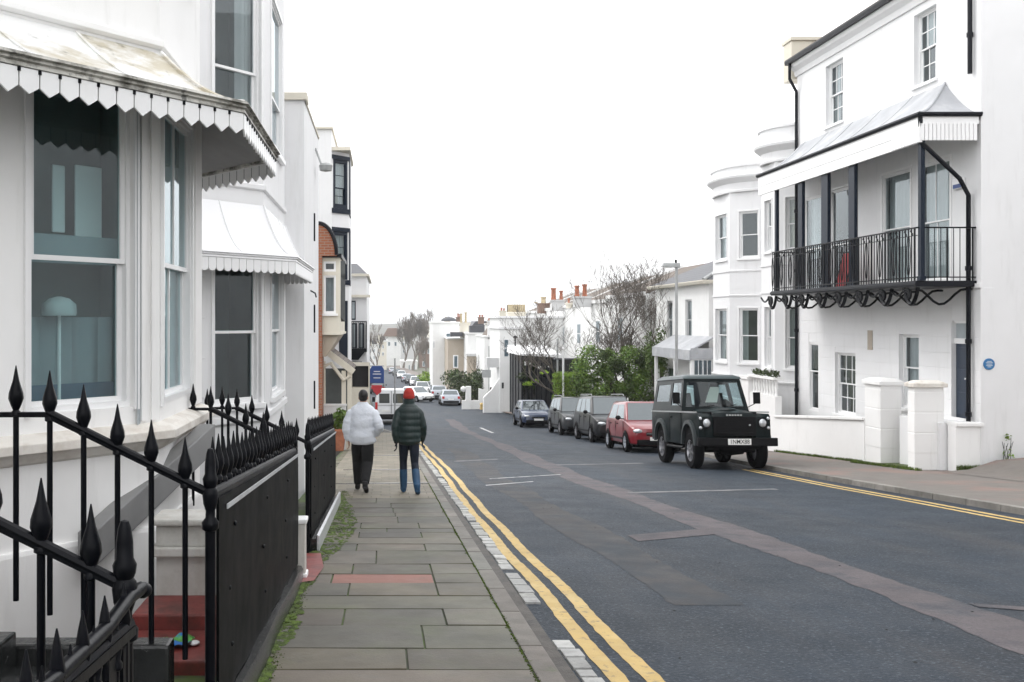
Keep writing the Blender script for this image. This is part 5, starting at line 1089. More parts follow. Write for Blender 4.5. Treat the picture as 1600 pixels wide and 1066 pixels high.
t = far_house('distant_stepped_house', 'white stepped house with brown roof nearest the corner house in the distant group', 118, 768, 800, 508, 'stucco_far', wins=((772, 776, 514, 522),))
roofed(t, 118, [(766, 508), (802, 508), (794, 494), (774, 494)]); chimney(t, 786, 117, 498, 487, 10, [(784, 481, 3), (788, 482, 3)], 'stucco_cream')
for nm, y, px0, px1, pt, m, lab in (('hazy_villa', 240, 574, 590, 540, 'stucco_far', 'hazy white villa just right of the balcony house'), ('hazy_villa', 262, 588, 604, 534, 'stucco_cream', 'hazy cream villa behind the far left bare tree'), ('hazy_villa', 300, 626, 648, 530, 'stucco_grey', 'hazy grey villa behind the tallest far tree')):
    t = far_house(nm, lab, y, px0, px1, pt, m, wins=((px0+3, px0+6, pt+5, pt+11), (px0+9, px0+12, pt+5, pt+11), (px0+3, px0+6, pt+16, pt+22), (px0+9, px0+12, pt+16, pt+22)), base=-25, group='hazy houses at the end of the street')
    roofed(t, y, [(px0-1, pt), (px1+1, pt), (px1-4, pt-8), (px0+4, pt-8)], 'slate'); chimney(t, px0+5, y-1, pt, pt-10, 4, [])
lw = thing('corner_garden_wall', 'low white garden wall with ramped top and round-headed pier at the far street corner', 'wall', (8, 80, zp(80)))
yy = 79.; mb = MB(); mb.box(XP(722, yy), XP(768, yy), yy, yy+.3, -9, ZP(626, yy)); mb.box(XP(728, yy), XP(736, yy), yy-.1, yy+.4, -9, ZP(604, yy)); mb.prism([(XP(748, yy), yy-.05, -9), (XP(772, yy), yy-.05, -9), (XP(772, yy), yy-.05, ZP(612, yy)), (XP(764, yy), yy-.05, ZP(616, yy)), (XP(757, yy), yy-.05, ZP(609, yy)), (XP(748, yy), yy-.05, ZP(607, yy))], (0, .3, 0)); mb.build('wall', M['stucco_far'], lw)
mb = MB(); mb.lathe((XP(724, yy), yy, ZP(608, yy)), [(.01, -.25), (.2, -.15), (.24, 0), (.2, .15), (.01, .25)], 10); mb.build('ball', M['stucco_far'], lw, smooth=60)
# houses further up the street beside the camera (out of frame, seen only as reflections in the windows)
t = thing('uphill_house', 'white house with dark sash windows across the street from the bay-fronted houses, nearest the camera', 'house', (13.5, 0, zp(0)), 'houses down the right side')
mb = MB(); fu = Fr((12.6, -12), (12.6, 14), (-1, 0)); ops = [(u, u+1.1, z, z+1.9) for u in (2, 5, 8, 11, 14, 17, 20, 23) for z in (.6, 3.9, 7)]; wall(mb, fu, 0, 26, -3, 10.2, ops, .14); mb.box(12.8, 20, -12, 14, -3, 10.1); mb.build('wall', M['stucco'], t)
mb = MB()
for o in ops: mb.quad(fu.p(o[0], o[2], -.12), fu.p(o[1], o[2], -.12), fu.p(o[1], o[3], -.12), fu.p(o[0], o[3], -.12))
mb.build('window', M['navy'], t)
# ------------------------------------------------------------------ vehicles (front towards -y, ground at z = 0)
def wheel(par, x, y, r, w, rim='alloy', spokes=5):
    s_ = 1 if x > 0 else -1; mb = MB()
    mb.lathe((x, y, r), [(r*.62, -w/2), (r*.93, -w/2), (r, -w*.36), (r, w*.36), (r*.93, w/2), (r*.62, w/2), (r*.6, w*.2), (r*.6, -w*.2), (r*.62, -w/2)], 28, axis='x', cap=False); o = mb.build('wheel', M['rubber'], par, smooth=40)
    mb = MB(); mb.lathe((x+s_*w*.18, y, r), [(r*.62, -w*.3), (r*.64, s_*0+w*.26), (r*.56, w*.27), (r*.52, w*.02), (.02, w*.0)] if s_ > 0 else [(r*.62, w*.3), (r*.64, -w*.26), (r*.56, -w*.27), (r*.52, -w*.02), (.02, 0)], 24, axis='x')
    for k in range(spokes):
        a = 2*PI*k/spokes+.3; d = Vector((0, math.cos(a), math.sin(a))); c_ = Vector((x+s_*(w*.30), y, r)); mb.bar(c_, c_+d*r*.57, .03, r*.2, up=(1, 0, 0))
    mb.lathe((x+s_*w*.33, y, r), [(r*.18, -.02), (r*.17, .02), (.005, .025)], 12, axis='x')
    mb.build('rim', M[rim] if isinstance(rim, str) else rim, o, smooth=40)
    return o
def face_quad(mb, q, u0, u1, v0, v1, off):
    """part of a bilinear face q = (bottom-left, bottom-right, top-right, top-left), pushed out by off"""
    q = [Vector(p) for p in q]; n = (q[1]-q[0]).cross(q[3]-q[0]).normalized()*off
    f = lambda u, v: (q[0]*(1-u)+q[1]*u)*(1-v)+(q[3]*(1-u)+q[2]*u)*v+n
    mb.quad(f(u0, v0), f(u1, v0), f(u1, v1), f(u0, v1))
def text_mesh(txt, size, font=None):
    cu = bpy.data.curves.new('txt', 'FONT'); cu.body = txt; cu.size = size; cu.align_x = 'CENTER'; cu.align_y = 'CENTER'; cu.extrude = .0015; cu.offset = .0016
    o = bpy.data.objects.new('txt', cu); C.objects.link(o); dg = bpy.context.evaluated_depsgraph_get(); dg.update()
    me = bpy.data.meshes.new_from_object(o.evaluated_get(dg)); vs = [v.co.copy() for v in me.vertices]; fs = [tuple(p.vertices) for p in me.polygons]
    bpy.data.objects.remove(o); bpy.data.curves.remove(cu); bpy.data.meshes.remove(me)
    return vs, fs
def plate(par, c, txt, w=.52, h=.115, back=False):
    mb = MB(); s_ = 1 if back else -1; c = Vector(c)
    mb.box(c.x-w/2, c.x+w/2, c.y-.006, c.y+.006, c.z-h/2, c.z+h/2); o = mb.build('number_plate', M['plate'], par, bevel=.004)
    if txt:
        vs, fs = text_mesh(txt, h*.98); mb = MB(); k = min(1.0, w*.9/(max(v.x for v in vs)-min(v.x for v in vs)))
        mb.add([(c.x-s_*v.x*k, c.y+s_*.008, c.z+v.y) for v in vs], fs); mb.build('plate_lettering', M['ink'], o)
    return o
def car(name, label, paint, L=4.2, W=1.72, H=1.45, cowl=1.05, hood=.92, belt=.92, nose=.62, ws=.75, tail=.35, rw=.5, wr=.31, wf=.80, wb=2.55, group='cars parked along the right kerb', roofpaint=None, grille=True, txt=None, rear_txt=None, rack=False, rim='alloy', windows=2, roof_in=.17, coverz=.2):
    t = thing(name, label, 'car', (0, 0, 0), group); hw = W/2
    def ring(y, zt_, zs, k, zb=.24):
        w = hw*k; half = [(w*.80, zb), (w*.95, zb+.05), (w*1.0, .45), (w*1.0, .60), (w*.965, zs), (w*.84, zt_-.012), (w*.4, zt_)]
        return [Vector((x, y, z)) for x, z in half]+[Vector((-x, y, z)) for x, z in reversed(half)]
    st = [(0, nose*.82, nose*.70, .80), (.03, nose, nose*.86, .86), (.18, nose+.10*(hood-nose)/.3, nose+.02, .95), (.45, nose+(hood-nose)*.62, nose+(hood-nose)*.45, .99), (cowl, hood, belt*.96, 1), (cowl+.35, belt+.03, belt, 1), (L*.6, belt+.04, belt+.02, 1), (L-tail-.15, belt+.05, belt+.02, .995), (L-.10, belt+.02, belt-.02, .95), (L-.02, belt-.10, belt-.16, .92), (L, .55, .5, .88)]
    mb = MB(); mb.loft([ring(*s) for s in st]); body = mb.build('body', paint, t, smooth=38)
    # cabin
    a0, a1, b0, b1 = cowl-.02, L-tail, cowl+ws, L-tail-rw; wb_, wt_ = hw*.93, hw*.93-roof_in; zb_ = belt-.02; zt_ = H
    v = [(-wb_, a0, zb_), (wb_, a0, zb_), (wb_, a1, zb_), (-wb_, a1, zb_), (-wt_, b0, zt_-.03), (wt_, b0, zt_-.03), (wt_, b1, zt_-.04), (-wt_, b1, zt_-.04)]
    mb = MB(); mb.loft([[Vector(p) for p in v[:4]], [Vector(p) for p in v[4:]], [Vector((p[0]*.85, p[1]+(.15 if p[1] < L/2 else -.12), zt_)) for p in v[4:]]]); mb.build('roof', roofpaint or paint, t, bevel=.045, smooth=50)
    g = MB(); face_quad(g, (v[0], v[1], v[5], v[4]), .045, .955, .05, .95, .006); g.build('windscreen', M['autoglass2'], t)
    g = MB(); face_quad(g, (v[2], v[3], v[7], v[6]), .07, .93, .2, .92, .006); g.build('rear_window', M['autoglass2'], t)
    for s_, q in ((1, (v[1], v[2], v[6], v[5])), (-1, (v[3], v[0], v[4], v[7]))):
        es = [.10, .48, .52, .90] if windows == 2 else [.08, .36, .40, .66, .69, .92]
        for i in range(0, len(es), 2):
            u0, u1 = (es[i], es[i+1]) if s_ > 0 else (1-es[i+1], 1-es[i]); g = MB(); face_quad(g, q, u0, u1, .12, .88, .006); g.build('side_window', M['autoglass2'], t)
        mb = MB(); x = s_*hw
        for yy in (cowl+.15, cowl+1.2, min(cowl+2.1, L-tail-.3)): mb.box(x*.995-.008, x*.995+.008, yy-.006, yy+.006, .42, belt-.04)
        mb.box(x-.01, x+.012, cowl+.3, L-.9, .40, .46); mb.build('door_seam', M['trimblk'], body)
        for yy in (cowl+1.0, cowl+1.9): mb = MB(); mb.box(x*.985-.02, x*.985+.03, yy-.09, yy+.05, belt-.13, belt-.10); mb.build('door_handle', M['trimblk'], body)
        mb = MB(); mb.bar((s_*hw*.92, cowl+.28, belt+.05), (s_*(hw+.12), cowl+.24, belt+.06), .03, .03); mb.ell((s_*(hw+.13), cowl+.24, belt+.09), .09, .05, .075, 10, 6); mb.build('wing_mirror', M['trimblk'], t, smooth=60)
        mb = MB(); mb.ell((s_*hw*.70, .10, nose*.90), hw*.19, .13, .085, 14, 8); mb.build('headlight', M['lamp'], t, smooth=60)
        mb = MB(); mb.box(min(s_*hw*.66, s_*hw*.9), max(s_*hw*.66, s_*hw*.9), L-.09, L-.005, belt-.30, belt-.06); mb.build('tail_light', M['redlens'], t, bevel=.02)
        for yy in (wf, wf+wb):
            mb = MB(); n = 14; rr = wr+.055
            pts = [Vector((s_*(hw+.004), yy+rr*math.cos(PI*k/n), wr+rr*math.sin(PI*k/n))) for k in range(n+1)]; mb.poly(pts+[Vector((s_*(hw+.004), yy-rr, .24)), Vector((s_*(hw+.004), yy+rr, .24))]); mb.build('wheel_arch', M['trimblk'], body)
            wheel(t, s_*(hw-.06), yy, wr, .19, rim)
    mb = MB(); mb.box(-hw*.78, hw*.78, -.03, .12, .24, .42); mb.box(-hw*.8, hw*.8, L-.1, L+.03, .26, .46)
    mb.build('bumper', M['trimblk'], t, bevel=.04)
    if grille:
        mb = MB(); mb.box(-hw*.42, hw*.42, -.035, .02, nose*.72, nose*.86); mb.build('grille', M['trimblk'], t, bevel=.01)
        mb = MB(); mb.box(-hw*.42, hw*.42, -.045, -.03, nose*.79, nose*.81); mb.build('grille_bar', M['chrome'], t)
    plate(t, (0, -.045, .44), txt, .5, .11); plate(t, (0, L+.042, .60), rear_txt, .5, .11, True)
    mb = MB(); mb.box(-hw*.75, hw*.75, .25, L-.25, .16, .3); mb.build('underside', M['rubber'], t)
    if rack:
        for s_ in (-1, 1): mb = MB(); mb.tube([(s_*(wt_-.05), b0+.2, H), (s_*(wt_-.05), b0+.25, H+.06), (s_*(wt_-.05), b1-.15, H+.06), (s_*(wt_-.05), b1-.1, H)], .018, 6); mb.build('roof_rail', M['galv'], t)
    return t
M['autoglass2'] = glassmat('car_glass', (.10, .13, .14), .10, .03, .55, (.02, .028, .032))
M['p_dkgreen'] = carpaint('dark_green_paint', (.0055, .0105, .0115), .12, .30)
M['p_roof'] = carpaint('pale_green_roof_paint', (.085, .105, .11), .3)
M['p_red'] = carpaint('red_paint', (.20, .006, .013), .2)
M['p_black'] = carpaint('black_paint', (.012, .013, .015), .2)
M['p_char'] = carpaint('charcoal_paint', (.035, .038, .042), .2)
M['p_blue'] = carpaint('navy_blue_paint', (.012, .028, .075), .15)
M['p_silver'] = carpaint('silver_paint', (.42, .45, .50), .15)
M['p_white'] = carpaint('white_paint', (.75, .76, .77), .1)
def park(o, x, y, back=False, yaw=0):
    sl_ = math.atan((zr(y+1)-zr(y-1))/2); o.location = (x, y, zr(y)+.004); o.rotation_euler = (sl_ if not back else -sl_, 0, (PI if back else 0)+yaw)
    return o
# ---- the dark off-roader
def offroader():
    t = thing('off_roader', 'boxy dark green-black off-road wagon with round headlights and pale roof, nearest of the parked vehicles', 'car', (0, 0, 0), 'cars parked along the right kerb')
    pg = M['p_dkgreen']; B = .012
    mb = MB()  # tub with wheel-arch cut-outs, drawn as a side outline and given the body's width
    def arch(yc, r, z0, z1, n=8): return [(yc+r*math.cos(a), z0+(z1-z0)*math.sin(a)) for a in [PI-PI*k/n for k in range(n+1)]]
    def side(ys, x0, x1, z_up): pass
    yA, yB_ = .66, 3.02
    low = [(1.28, .50)]+[(1.28, 1.20), (3.92, 1.20), (3.92, .52)]+[(yB_+.455, .52)]+list(reversed([(y, z) for y, z in arch(yB_, .455, .52, .93)]))+[(yB_-.455, .50)]
    for s_ in (-1, 1):
        x0 = s_*.60; x1 = s_*.86
        mb.prism([(x0, y, z) for y, z in low], (x1-x0, 0, 0))
    mb.box(-.6, .6, 1.28, 3.92, .55, 1.2); body = mb.build('body', pg, t, bevel=.012, smooth=40)
    wing = [(.02, .55), (.02, 1.10), (.10, 1.16), (1.28, 1.18), (1.28, .52), (yA+.445, .52)]+list(reversed(arch(yA, .445, .52, .93)))+[(yA-.445, .55)]
    for s_ in (-1, 1):
        mb = MB(); mb.prism([(s_*.50, y, z) for y, z in wing], (s_*.35, 0, 0)); mb.build('wing', pg, t, bevel=.014, smooth=40)
        for yc, r in ((yA, .445), (yB_, .455)):   # eyebrow arches
            mb = MB(); n = 12; inn = [Vector((0, yc+(r+.01)*math.cos(PI*k/n), .50+.45*math.sin(PI*k/n))) for k in range(n+1)]; ou = [Vector((0, yc+(r+.09)*math.cos(PI*k/n), .50+.53*math.sin(PI*k/n))) for k in range(n+1)]
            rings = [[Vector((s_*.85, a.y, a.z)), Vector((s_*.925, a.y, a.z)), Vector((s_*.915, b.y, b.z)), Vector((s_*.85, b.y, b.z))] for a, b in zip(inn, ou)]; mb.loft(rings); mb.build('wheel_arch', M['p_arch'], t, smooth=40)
            mb = MB(); mb.box(s_*.70-.14, s_*.70+.14, yc-.44, yc+.44, .5, .94); mb.build('arch_lining', M['rubber'], t)
        # headlight cluster
        mb = MB(); mb.lathe((s_*.66, .01, .97), [(.115, .02), (.115, -.012), (.09, -.02)], 20, axis='y'); hl = mb.build('headlight', M['trimblk'], t, smooth=40)
        mb = MB(); mb.lathe((s_*.66, 0, .97), [(.088, 0), (.085, -.016), (.05, -.03), (.001, -.036)], 20, axis='y'); mb.build('lens', M['lamp'], hl, smooth=60)
        for z, m_ in ((1.065, 'amber' if 0 else 'lamp'), (.87, 'lamp')):
            mb = MB(); mb.lathe((s_*.80, .012, z), [(.036, .01), (.034, -.02), (.02, -.03), (.001, -.032)], 12, axis='y'); mb.build('side_lamp', M[m_], t, smooth=60)
        # door, seams, hinges, handle, sill
        mb = MB()
        for yy in (1.33, 2.26): mb.box(s_*.862-.004, s_*.862+.004, yy-.006, yy+.006, .56, 1.19)
        mb.build('door_seam', M['trimblk'], body); mb = MB(); mb.box(s_*.86-.02, s_*.86+.012, .12, 3.91, 1.178, 1.208); mb.build('capping', M['galv'], body)  # galvanised capping; its pale tone stands in for a belt-line reflection
        mb = MB(); mb.box(s_*.875-.02, s_*.875+.02, 2.08, 2.2, 1.05, 1.09); mb.build('door_handle', M['trimblk'], body)
        mb = MB(); mb.tube([(s_*.84, 1.15, .46), (s_*.86, 1.2, .42), (s_*.86, 2.5, .42), (s_*.84, 2.55, .46)], .03, 6); mb.build('side_step', M['trimblk'], t)
        wheel(t, s_*.755, yA, .385, .23, 'alloy', 6); wheel(t, s_*.755, yB_, .385, .23, 'alloy', 6)
        mb = MB(); mb.bar((s_*.80, 1.34, 1.28), (s_*.98, 1.22, 1.38), .018, .018); mb.bar((s_*.98, 1.22, 1.38), (s_*.985, 1.2, 1.5), .016, .016); mb.box(s_*1.0-.085, s_*1.0+.085, 1.17, 1.21, 1.37, 1.62); mb.build('wing_mirror', M['trimblk'], t, bevel=.015)
    # bonnet, grille, bumper
    mb = MB(); r = []
    for y, z, w in ((.03, 1.12, .50), (.07, 1.19, .52), (.5, 1.235, .53), (1.30, 1.265, .56)): r.append([Vector((-w, y, .7)), Vector((w, y, .7)), Vector((w, y, z-.05)), Vector((w-.06, y, z-.012)), Vector((.2, y, z)), Vector((-.2, y, z)), Vector((-w+.06, y, z-.012)), Vector((-w, y, z-.05))])
    mb.loft(r); bn = mb.build('bonnet', pg, t, smooth=35)
    mb = MB(); mb.ell((0, .78, 1.235), .33, .42, .06); mb.box(-.18, .18, 1.02, 1.2, 1.25, 1.275); mb.build('bonnet_panel', pg, bn, smooth=60)
    mb = MB(); mb.box(-.50, .50, -.01, .04, .72, 1.10)
    for k in range(9): mb.box(-.44, .44, -.022, -.008, .76+.036*k, .775+.036*k)
    mb.build('grille', M['trimblk'], t, bevel=.004)
    mb = MB(); mb.lathe((.35, -.02, .93), [(.025, .01), (.02, -.01), (.001, -.012)], 10, axis='y'); mb.build('badge', M['lamp'], t)
    mb = MB(); mb.box(-.90, .90, -.22, -.10, .50, .67); mb.box(-.93, -.90, -.2, -.05, .5, .67); mb.box(.90, .93, -.2, -.05, .5, .67); mb.box(-.4, -.3, -.12, .1, .5, .62); mb.box(.3, .4, -.12, .1, .5, .62); bp_ = mb.build('bumper', M['trimblk'], t, bevel=.014)
    plate(t, (.02, -.235, .59), '1NMX88', .54, .125)
    mb = MB(); mb.box(-.62, .62, .1, 3.8, .42, .56); mb.lathe((.12, .66, .42), [(.12, -.3), (.14, -.08), (.15, 0), (.14, .08), (.12, .3)], 10, axis='x'); mb.tube([(-.7, .66, .385), (.7, .66, .385)], .05, 8); mb.tube([(-.7, yB_, .385), (.7, yB_, .385)], .05, 8); mb.build('chassis', M['rubber'], t)
    mb = MB()
    for s_ in (-1, 1): mb.box(s_*.53-.006, s_*.53+.006, .04, 1.28, 1.13, 1.20); mb.box(s_*.70-.004, s_*.70+.004, .012, .03, .56, .84)
    mb.box(-.84, .84, 1.278, 1.292, 1.0, 1.205); mb.build('panel_gap', M['rubber'], body)
    mb = MB()
    for k in range(6): mb.box(-.19+.065*k, -.15+.065*k, -.012, .022, 1.118, 1.150)
    mb.build('bonnet_badge', M['galv'], bn)
    # windscreen and upper body
    zb_, zt_ = 1.20, 1.93; y0b, y0t = 1.30, 1.50; wb_, wt_ = .845, .70
    v = [(-wb_, y0b, zb_), (wb_, y0b, zb_), (wb_, 3.92, zb_), (-wb_, 3.92, zb_), (-wt_, y0t, zt_), (wt_, y0t, zt_), (wt_, 3.85, zt_), (-wt_, 3.85, zt_)]
    def panel(q, holes, name, glass_name, th=.03):
        q = [Vector(p) for p in q]; n = (q[1]-q[0]).cross(q[3]-q[0]).normalized()
        f = lambda u, w_, d=0: (q[0]*(1-u)+q[1]*u)*(1-w_)+(q[3]*(1-u)+q[2]*u)*w_+n*d
        us = sorted({0, 1, *[h[0] for h in holes], *[h[1] for h in holes]}); ws_ = sorted({0, 1, *[h[2] for h in holes], *[h[3] for h in holes]})
        mb = MB()
        for a, b in zip(us, us[1:]):
            for c_, d_ in zip(ws_, ws_[1:]):
                if any(h[0] < (a+b)/2 < h[1] and h[2] < (c_+d_)/2 < h[3] for h in holes): continue
                mb.quad(f(a, c_), f(b, c_), f(b, d_), f(a, d_)); mb.quad(f(a, c_, -th), f(b, c_, -th), f(b, d_, -th), f(a, d_, -th))
        for h in holes:
            for (a, b), (c_, d_) in ((((h[0], h[2])), (h[1], h[2])), ((h[1], h[2]), (h[1], h[3])), ((h[1], h[3]), (h[0], h[3])), ((h[0], h[3]), (h[0], h[2]))): mb.quad(f(a, b), f(c_, d_), f(c_, d_, -th), f(a, b, -th))
        o = mb.build(name, pg, t, wn=False)
        for h in holes: g_ = MB(); g_.quad(f(h[0], h[2], -.012), f(h[1], h[2], -.012), f(h[1], h[3], -.012), f(h[0], h[3], -.012)); g_.build(glass_name, M['autoglass'], o, wn=False)
        return o
    ps = panel((v[0], v[1], v[5], v[4]), [(.06, .94, .14, .90)], 'windscreen_frame', 'windscreen')
    sd_ = [(.06, .36, .18, .88), (.44, .92, .30, .84)]
    panel((v[1], v[2], v[6], v[5]), sd_, 'side_panel', 'side_window'); panel((v[3], v[0], v[4], v[7]), [(1-b, 1-a, c_, d_) for a, b, c_, d_ in sd_], 'side_panel', 'side_window'); panel((v[2], v[3], v[7], v[6]), [(.3, .7, .2, .85)], 'rear_panel', 'rear_window')
    mb = MB(); mb.bar((-.02, 1.335, 1.33), (-.35, 1.30, 1.30), .012, .012); mb.bar((.3, 1.31, 1.31), (.55, 1.34, 1.36), .012, .012)
    mb.build('wiper', M['trimblk'], ps)
    mb = MB(); r = []
    for y, dz in ((1.47, -.03), (1.52, .03), (1.7, .06), (3.6, .06), (3.86, .02), (3.9, -.03)): r.append([Vector((-.74, y, 1.92)), Vector((-.72, y, 1.95+dz*.5)), Vector((-.6, y, 1.96+dz)), Vector((.6, y, 1.96+dz)), Vector((.72, y, 1.95+dz*.5)), Vector((.74, y, 1.92))])
    mb.loft(r); mb.build('roof', M['p_roof'], t, smooth=40)
    # seats, dashboard and a sheet of paper behind the windscreen
    for x in (-.42, .42): mb = MB(); mb.box(x-.24, x+.24, 2.0, 2.5, .95, 1.15); mb.hexa([(x-.24, 2.4, 1.1), (x+.24, 2.4, 1.1), (x+.24, 2.55, 1.1), (x-.24, 2.55, 1.1), (x-.2, 2.5, 1.62), (x+.2, 2.5, 1.62), (x+.2, 2.6, 1.62), (x-.2, 2.6, 1.62)]); mb.box(x-.12, x+.12, 2.53, 2.6, 1.64, 1.82); mb.build('seat', M['trimblk'], t, bevel=.03)
    mb = MB(); mb.box(-.78, .78, 1.36, 1.7, 1.0, 1.25); mb.lathe((.42, 1.85, 1.28), [(.19, -.012), (.2, 0), (.19, .012), (.175, 0)], 20, axis='y'); mb.build('dashboard', M['trimblk'], t, bevel=.02)
    mb = MB(); mb.quad((-.18, 1.50, 1.40), (.12, 1.50, 1.40), (.22, 1.58, 1.74), (-.02, 1.58, 1.74)); mb.build('sunshade', M['cream_curtain'], t)
    for o in t.children:      # the boxy body stands tall on its wheels
        lst = [o]+list(o.children); yc = None
        if o.name.startswith('wheel') and 'arch' not in o.name: yc = yA if sum(v.co.y for v in o.data.vertices)/len(o.data.vertices) < 1.8 else yB_
        for c_ in lst:
            for v in c_.data.vertices:
                if yc is not None: v.co.y = yc+(v.co.y-yc)*1.11; v.co.z *= 1.11
                else: v.co.y = v.co.y if abs(v.co.y) > 99 else v.co.y; v.co.z *= 1.135
    return t
M['p_arch'] = carpaint('satin_green_arch', (.05, .058, .06), .2, .3)  # arches lighter than the body; their bright reflection is put into the colour
park(offroader(), 8.27, 22.55)
park(car('parked_car', 'small tall red hatchback parked right behind the dark off-roader', M['p_red'], L=3.7, W=1.68, H=1.62, cowl=.85, hood=1.0, belt=1.0, nose=.75, ws=.62, tail=.15, rw=.35, wr=.32, wf=.7, wb=2.4, txt=None, rim='p_silver'), 8.62, 30.2)
park(car('parked_car', 'tall black people carrier parked between the red hatchback and the dark estate', M['p_black'], L=4.6, W=1.85, H=1.80, cowl=.95, hood=1.08, belt=1.08, nose=.82, ws=.75, tail=.15, rw=.3, wr=.34, wf=.85, wb=2.8, rack=True, windows=3), 9.0, 36.6)
park(car('parked_car', 'charcoal off-road estate with roof rails parked just behind the blue car', M['p_char'], L=4.4, W=1.82, H=1.72, cowl=1.1, hood=1.05, belt=1.05, nose=.82, ws=.6, tail=.15, rw=.3, wr=.35, wf=.85, wb=2.6, rack=True, windows=3), 8.95, 43.0)
park(car('parked_car', 'low navy-blue hatchback with a pale windscreen, last of the cars at the right kerb', M['p_blue'], L=4.2, W=1.74, H=1.46, cowl=1.0, hood=.92, belt=.93, nose=.68, ws=.85, tail=.25, rw=.55), 8.35, 51.8)
t = car('distant_car', 'silver saloon seen from behind at the far right kerb by the corner wall', M['p_silver'], L=4.5, W=1.78, H=1.42, tail=.55, rw=.5, ws=.8, group='distant cars on the street'); park(t, 6.05, 91, True)
tw = car('distant_car', 'white hatchback in the far roadway left of the silver saloon', M['p_white'], L=4.1, W=1.75, H=1.5, tail=.2, group='distant cars on the street'); park(tw, 4.35, 94, False, .55)
tb = car('distant_car', 'dark car glimpsed in the far queue', M['p_black'], L=4.2, W=1.75, H=1.48, tail=.25, group='distant cars on the street')
spots = [(104, .0, 's', 'pale blue-silver car just right of the far white hatchback'), (112, 1.0, 'w', 'white car first in the far kerbside queue'), (121, .0, 's', 'silver car second in the far kerbside queue'), (131, .0, 'b', 'dark car third in the far kerbside queue'), (142, 0, 'w', 'white car fourth in the far kerbside queue'), (154, 0, 'b', 'dark car fifth in the far kerbside queue'), (168, 0, 's', 'silver car sixth in the far kerbside queue'), (184, 0, 'w', 'white car seventh in the far kerbside queue'), (203, 0, 'b', 'dark car eighth in the far kerbside queue'), (226, 0, 's', 'silver car ninth in the far kerbside queue')]
first = True
for y, dx, k, lab in spots:
    src = {'s': t, 'w': tw, 'b': tb}[k]
    if k == 'b' and first: o = tb; first = False
    else: o = copy_tree(src)
    park(o, rx(y)-1.1-dx, y, k == 's'); o['label'] = lab
for y, k, lab in ((118, 'b', 'dark car at the far left kerb beyond the white van'), (150, 's', 'silver car further along the far left kerb'), (190, 'w', 'white car furthest along the far left kerb')):
    o = copy_tree({'s': t, 'w': tw, 'b': tb}[k]); park(o, lx(y)+1.2, y, True); o['label'] = lab
# ---- white van standing at the left kerb
t = thing('white_van', 'white panel van seen from behind at the left kerb beyond the walking couple', 'van', (0, 0, 0))
mb = MB(); r = []
for y, z, k in ((0, 1.5, .95), (.5, 1.55, 1), (1.0, 1.95, .97), (1.7, 2.05, .96), (5.0, 2.08, .96), (5.2, 2.0, .94)): r.append([Vector((x*k, y, zz_)) for x, zz_ in ((-.92, .42), (.92, .42), (.97, .9), (.94, min(1.35, z-.1)), (.84, z-.12), (.74, z), (-.74, z), (-.84, z-.12), (-.94, min(1.35, z-.1)), (-.97, .9))])
mb.loft(r); mb.build('body', M['p_white'], t, smooth=40)
for s_ in (-1, 1):
    mb = MB(); mb.box(s_*.4-.3, s_*.4+.3, 5.19, 5.215, 1.25, 1.80); mb.build('rear_window', M['autoglass2'], t, bevel=.01)
    mb = MB(); mb.box(s_*.86-.07, s_*.86+.07, 5.13, 5.225, .85, 1.3); mb.build('tail_light', M['redlens'], t, bevel=.01)
    for y in (.9, 4.2): wheel(t, s_*.84, y, .33, .2, 'galv')
    mb = MB(); mb.box(s_*1.06-.09, s_*1.06+.09, 1.15, 1.2, 1.2, 1.5); mb.build('wing_mirror', M['trimblk'], t, bevel=.02)
mb = MB(); mb.box(-.93, .93, 5.12, 5.3, .32, .62); mb.build('bumper', M['trimblk'], t, bevel=.03)
mb = MB(); mb.box(-.012, .012, 5.2, 5.222, .65, 1.95); mb.box(-.8, .8, 5.2, 5.222, 1.12, 1.135); mb.build('door_seam', M['trimblk'], t)
plate(t, (.3, 5.235, .82), None, .5, .12, True)
mb = MB(); mb.box(-.75, .75, .5, 5, .3, .5); mb.build('underside', M['rubber'], t)
park(t, .42, 60.5, True)
# ------------------------------------------------------------------ people (facing +y, feet at z = 0)
def ering(c, a, b, n=16, tilt=0): return [Vector(c)+Vector((a*math.cos(2*PI*k/n), b*math.sin(2*PI*k/n), tilt*math.sin(2*PI*k/n))) for k in range(n)]
def remesh(mb, name, m, par, vox=.012, smooth_it=4, factor=.5):
    o = mb.build('tmp', m, None); md = o.modifiers.new('r', 'REMESH'); md.mode = 'VOXEL'; md.voxel_size = vox; sm = o.modifiers.new('s', 'SMOOTH'); sm.iterations = smooth_it; sm.factor = factor
    dg = bpy.context.evaluated_depsgraph_get(); dg.update(); me = bpy.data.meshes.new_from_object(o.evaluated_get(dg)); old = o.data; bpy.data.objects.remove(o); bpy.data.meshes.remove(old)
    me.name = name; me.materials.clear(); me.materials.append(m); me.shade_smooth()
    ob = bpy.data.objects.new(name, me); C.objects.link(ob); ob.parent = par; ROOT[ob.name] = (0, 0, 0)
    return ob
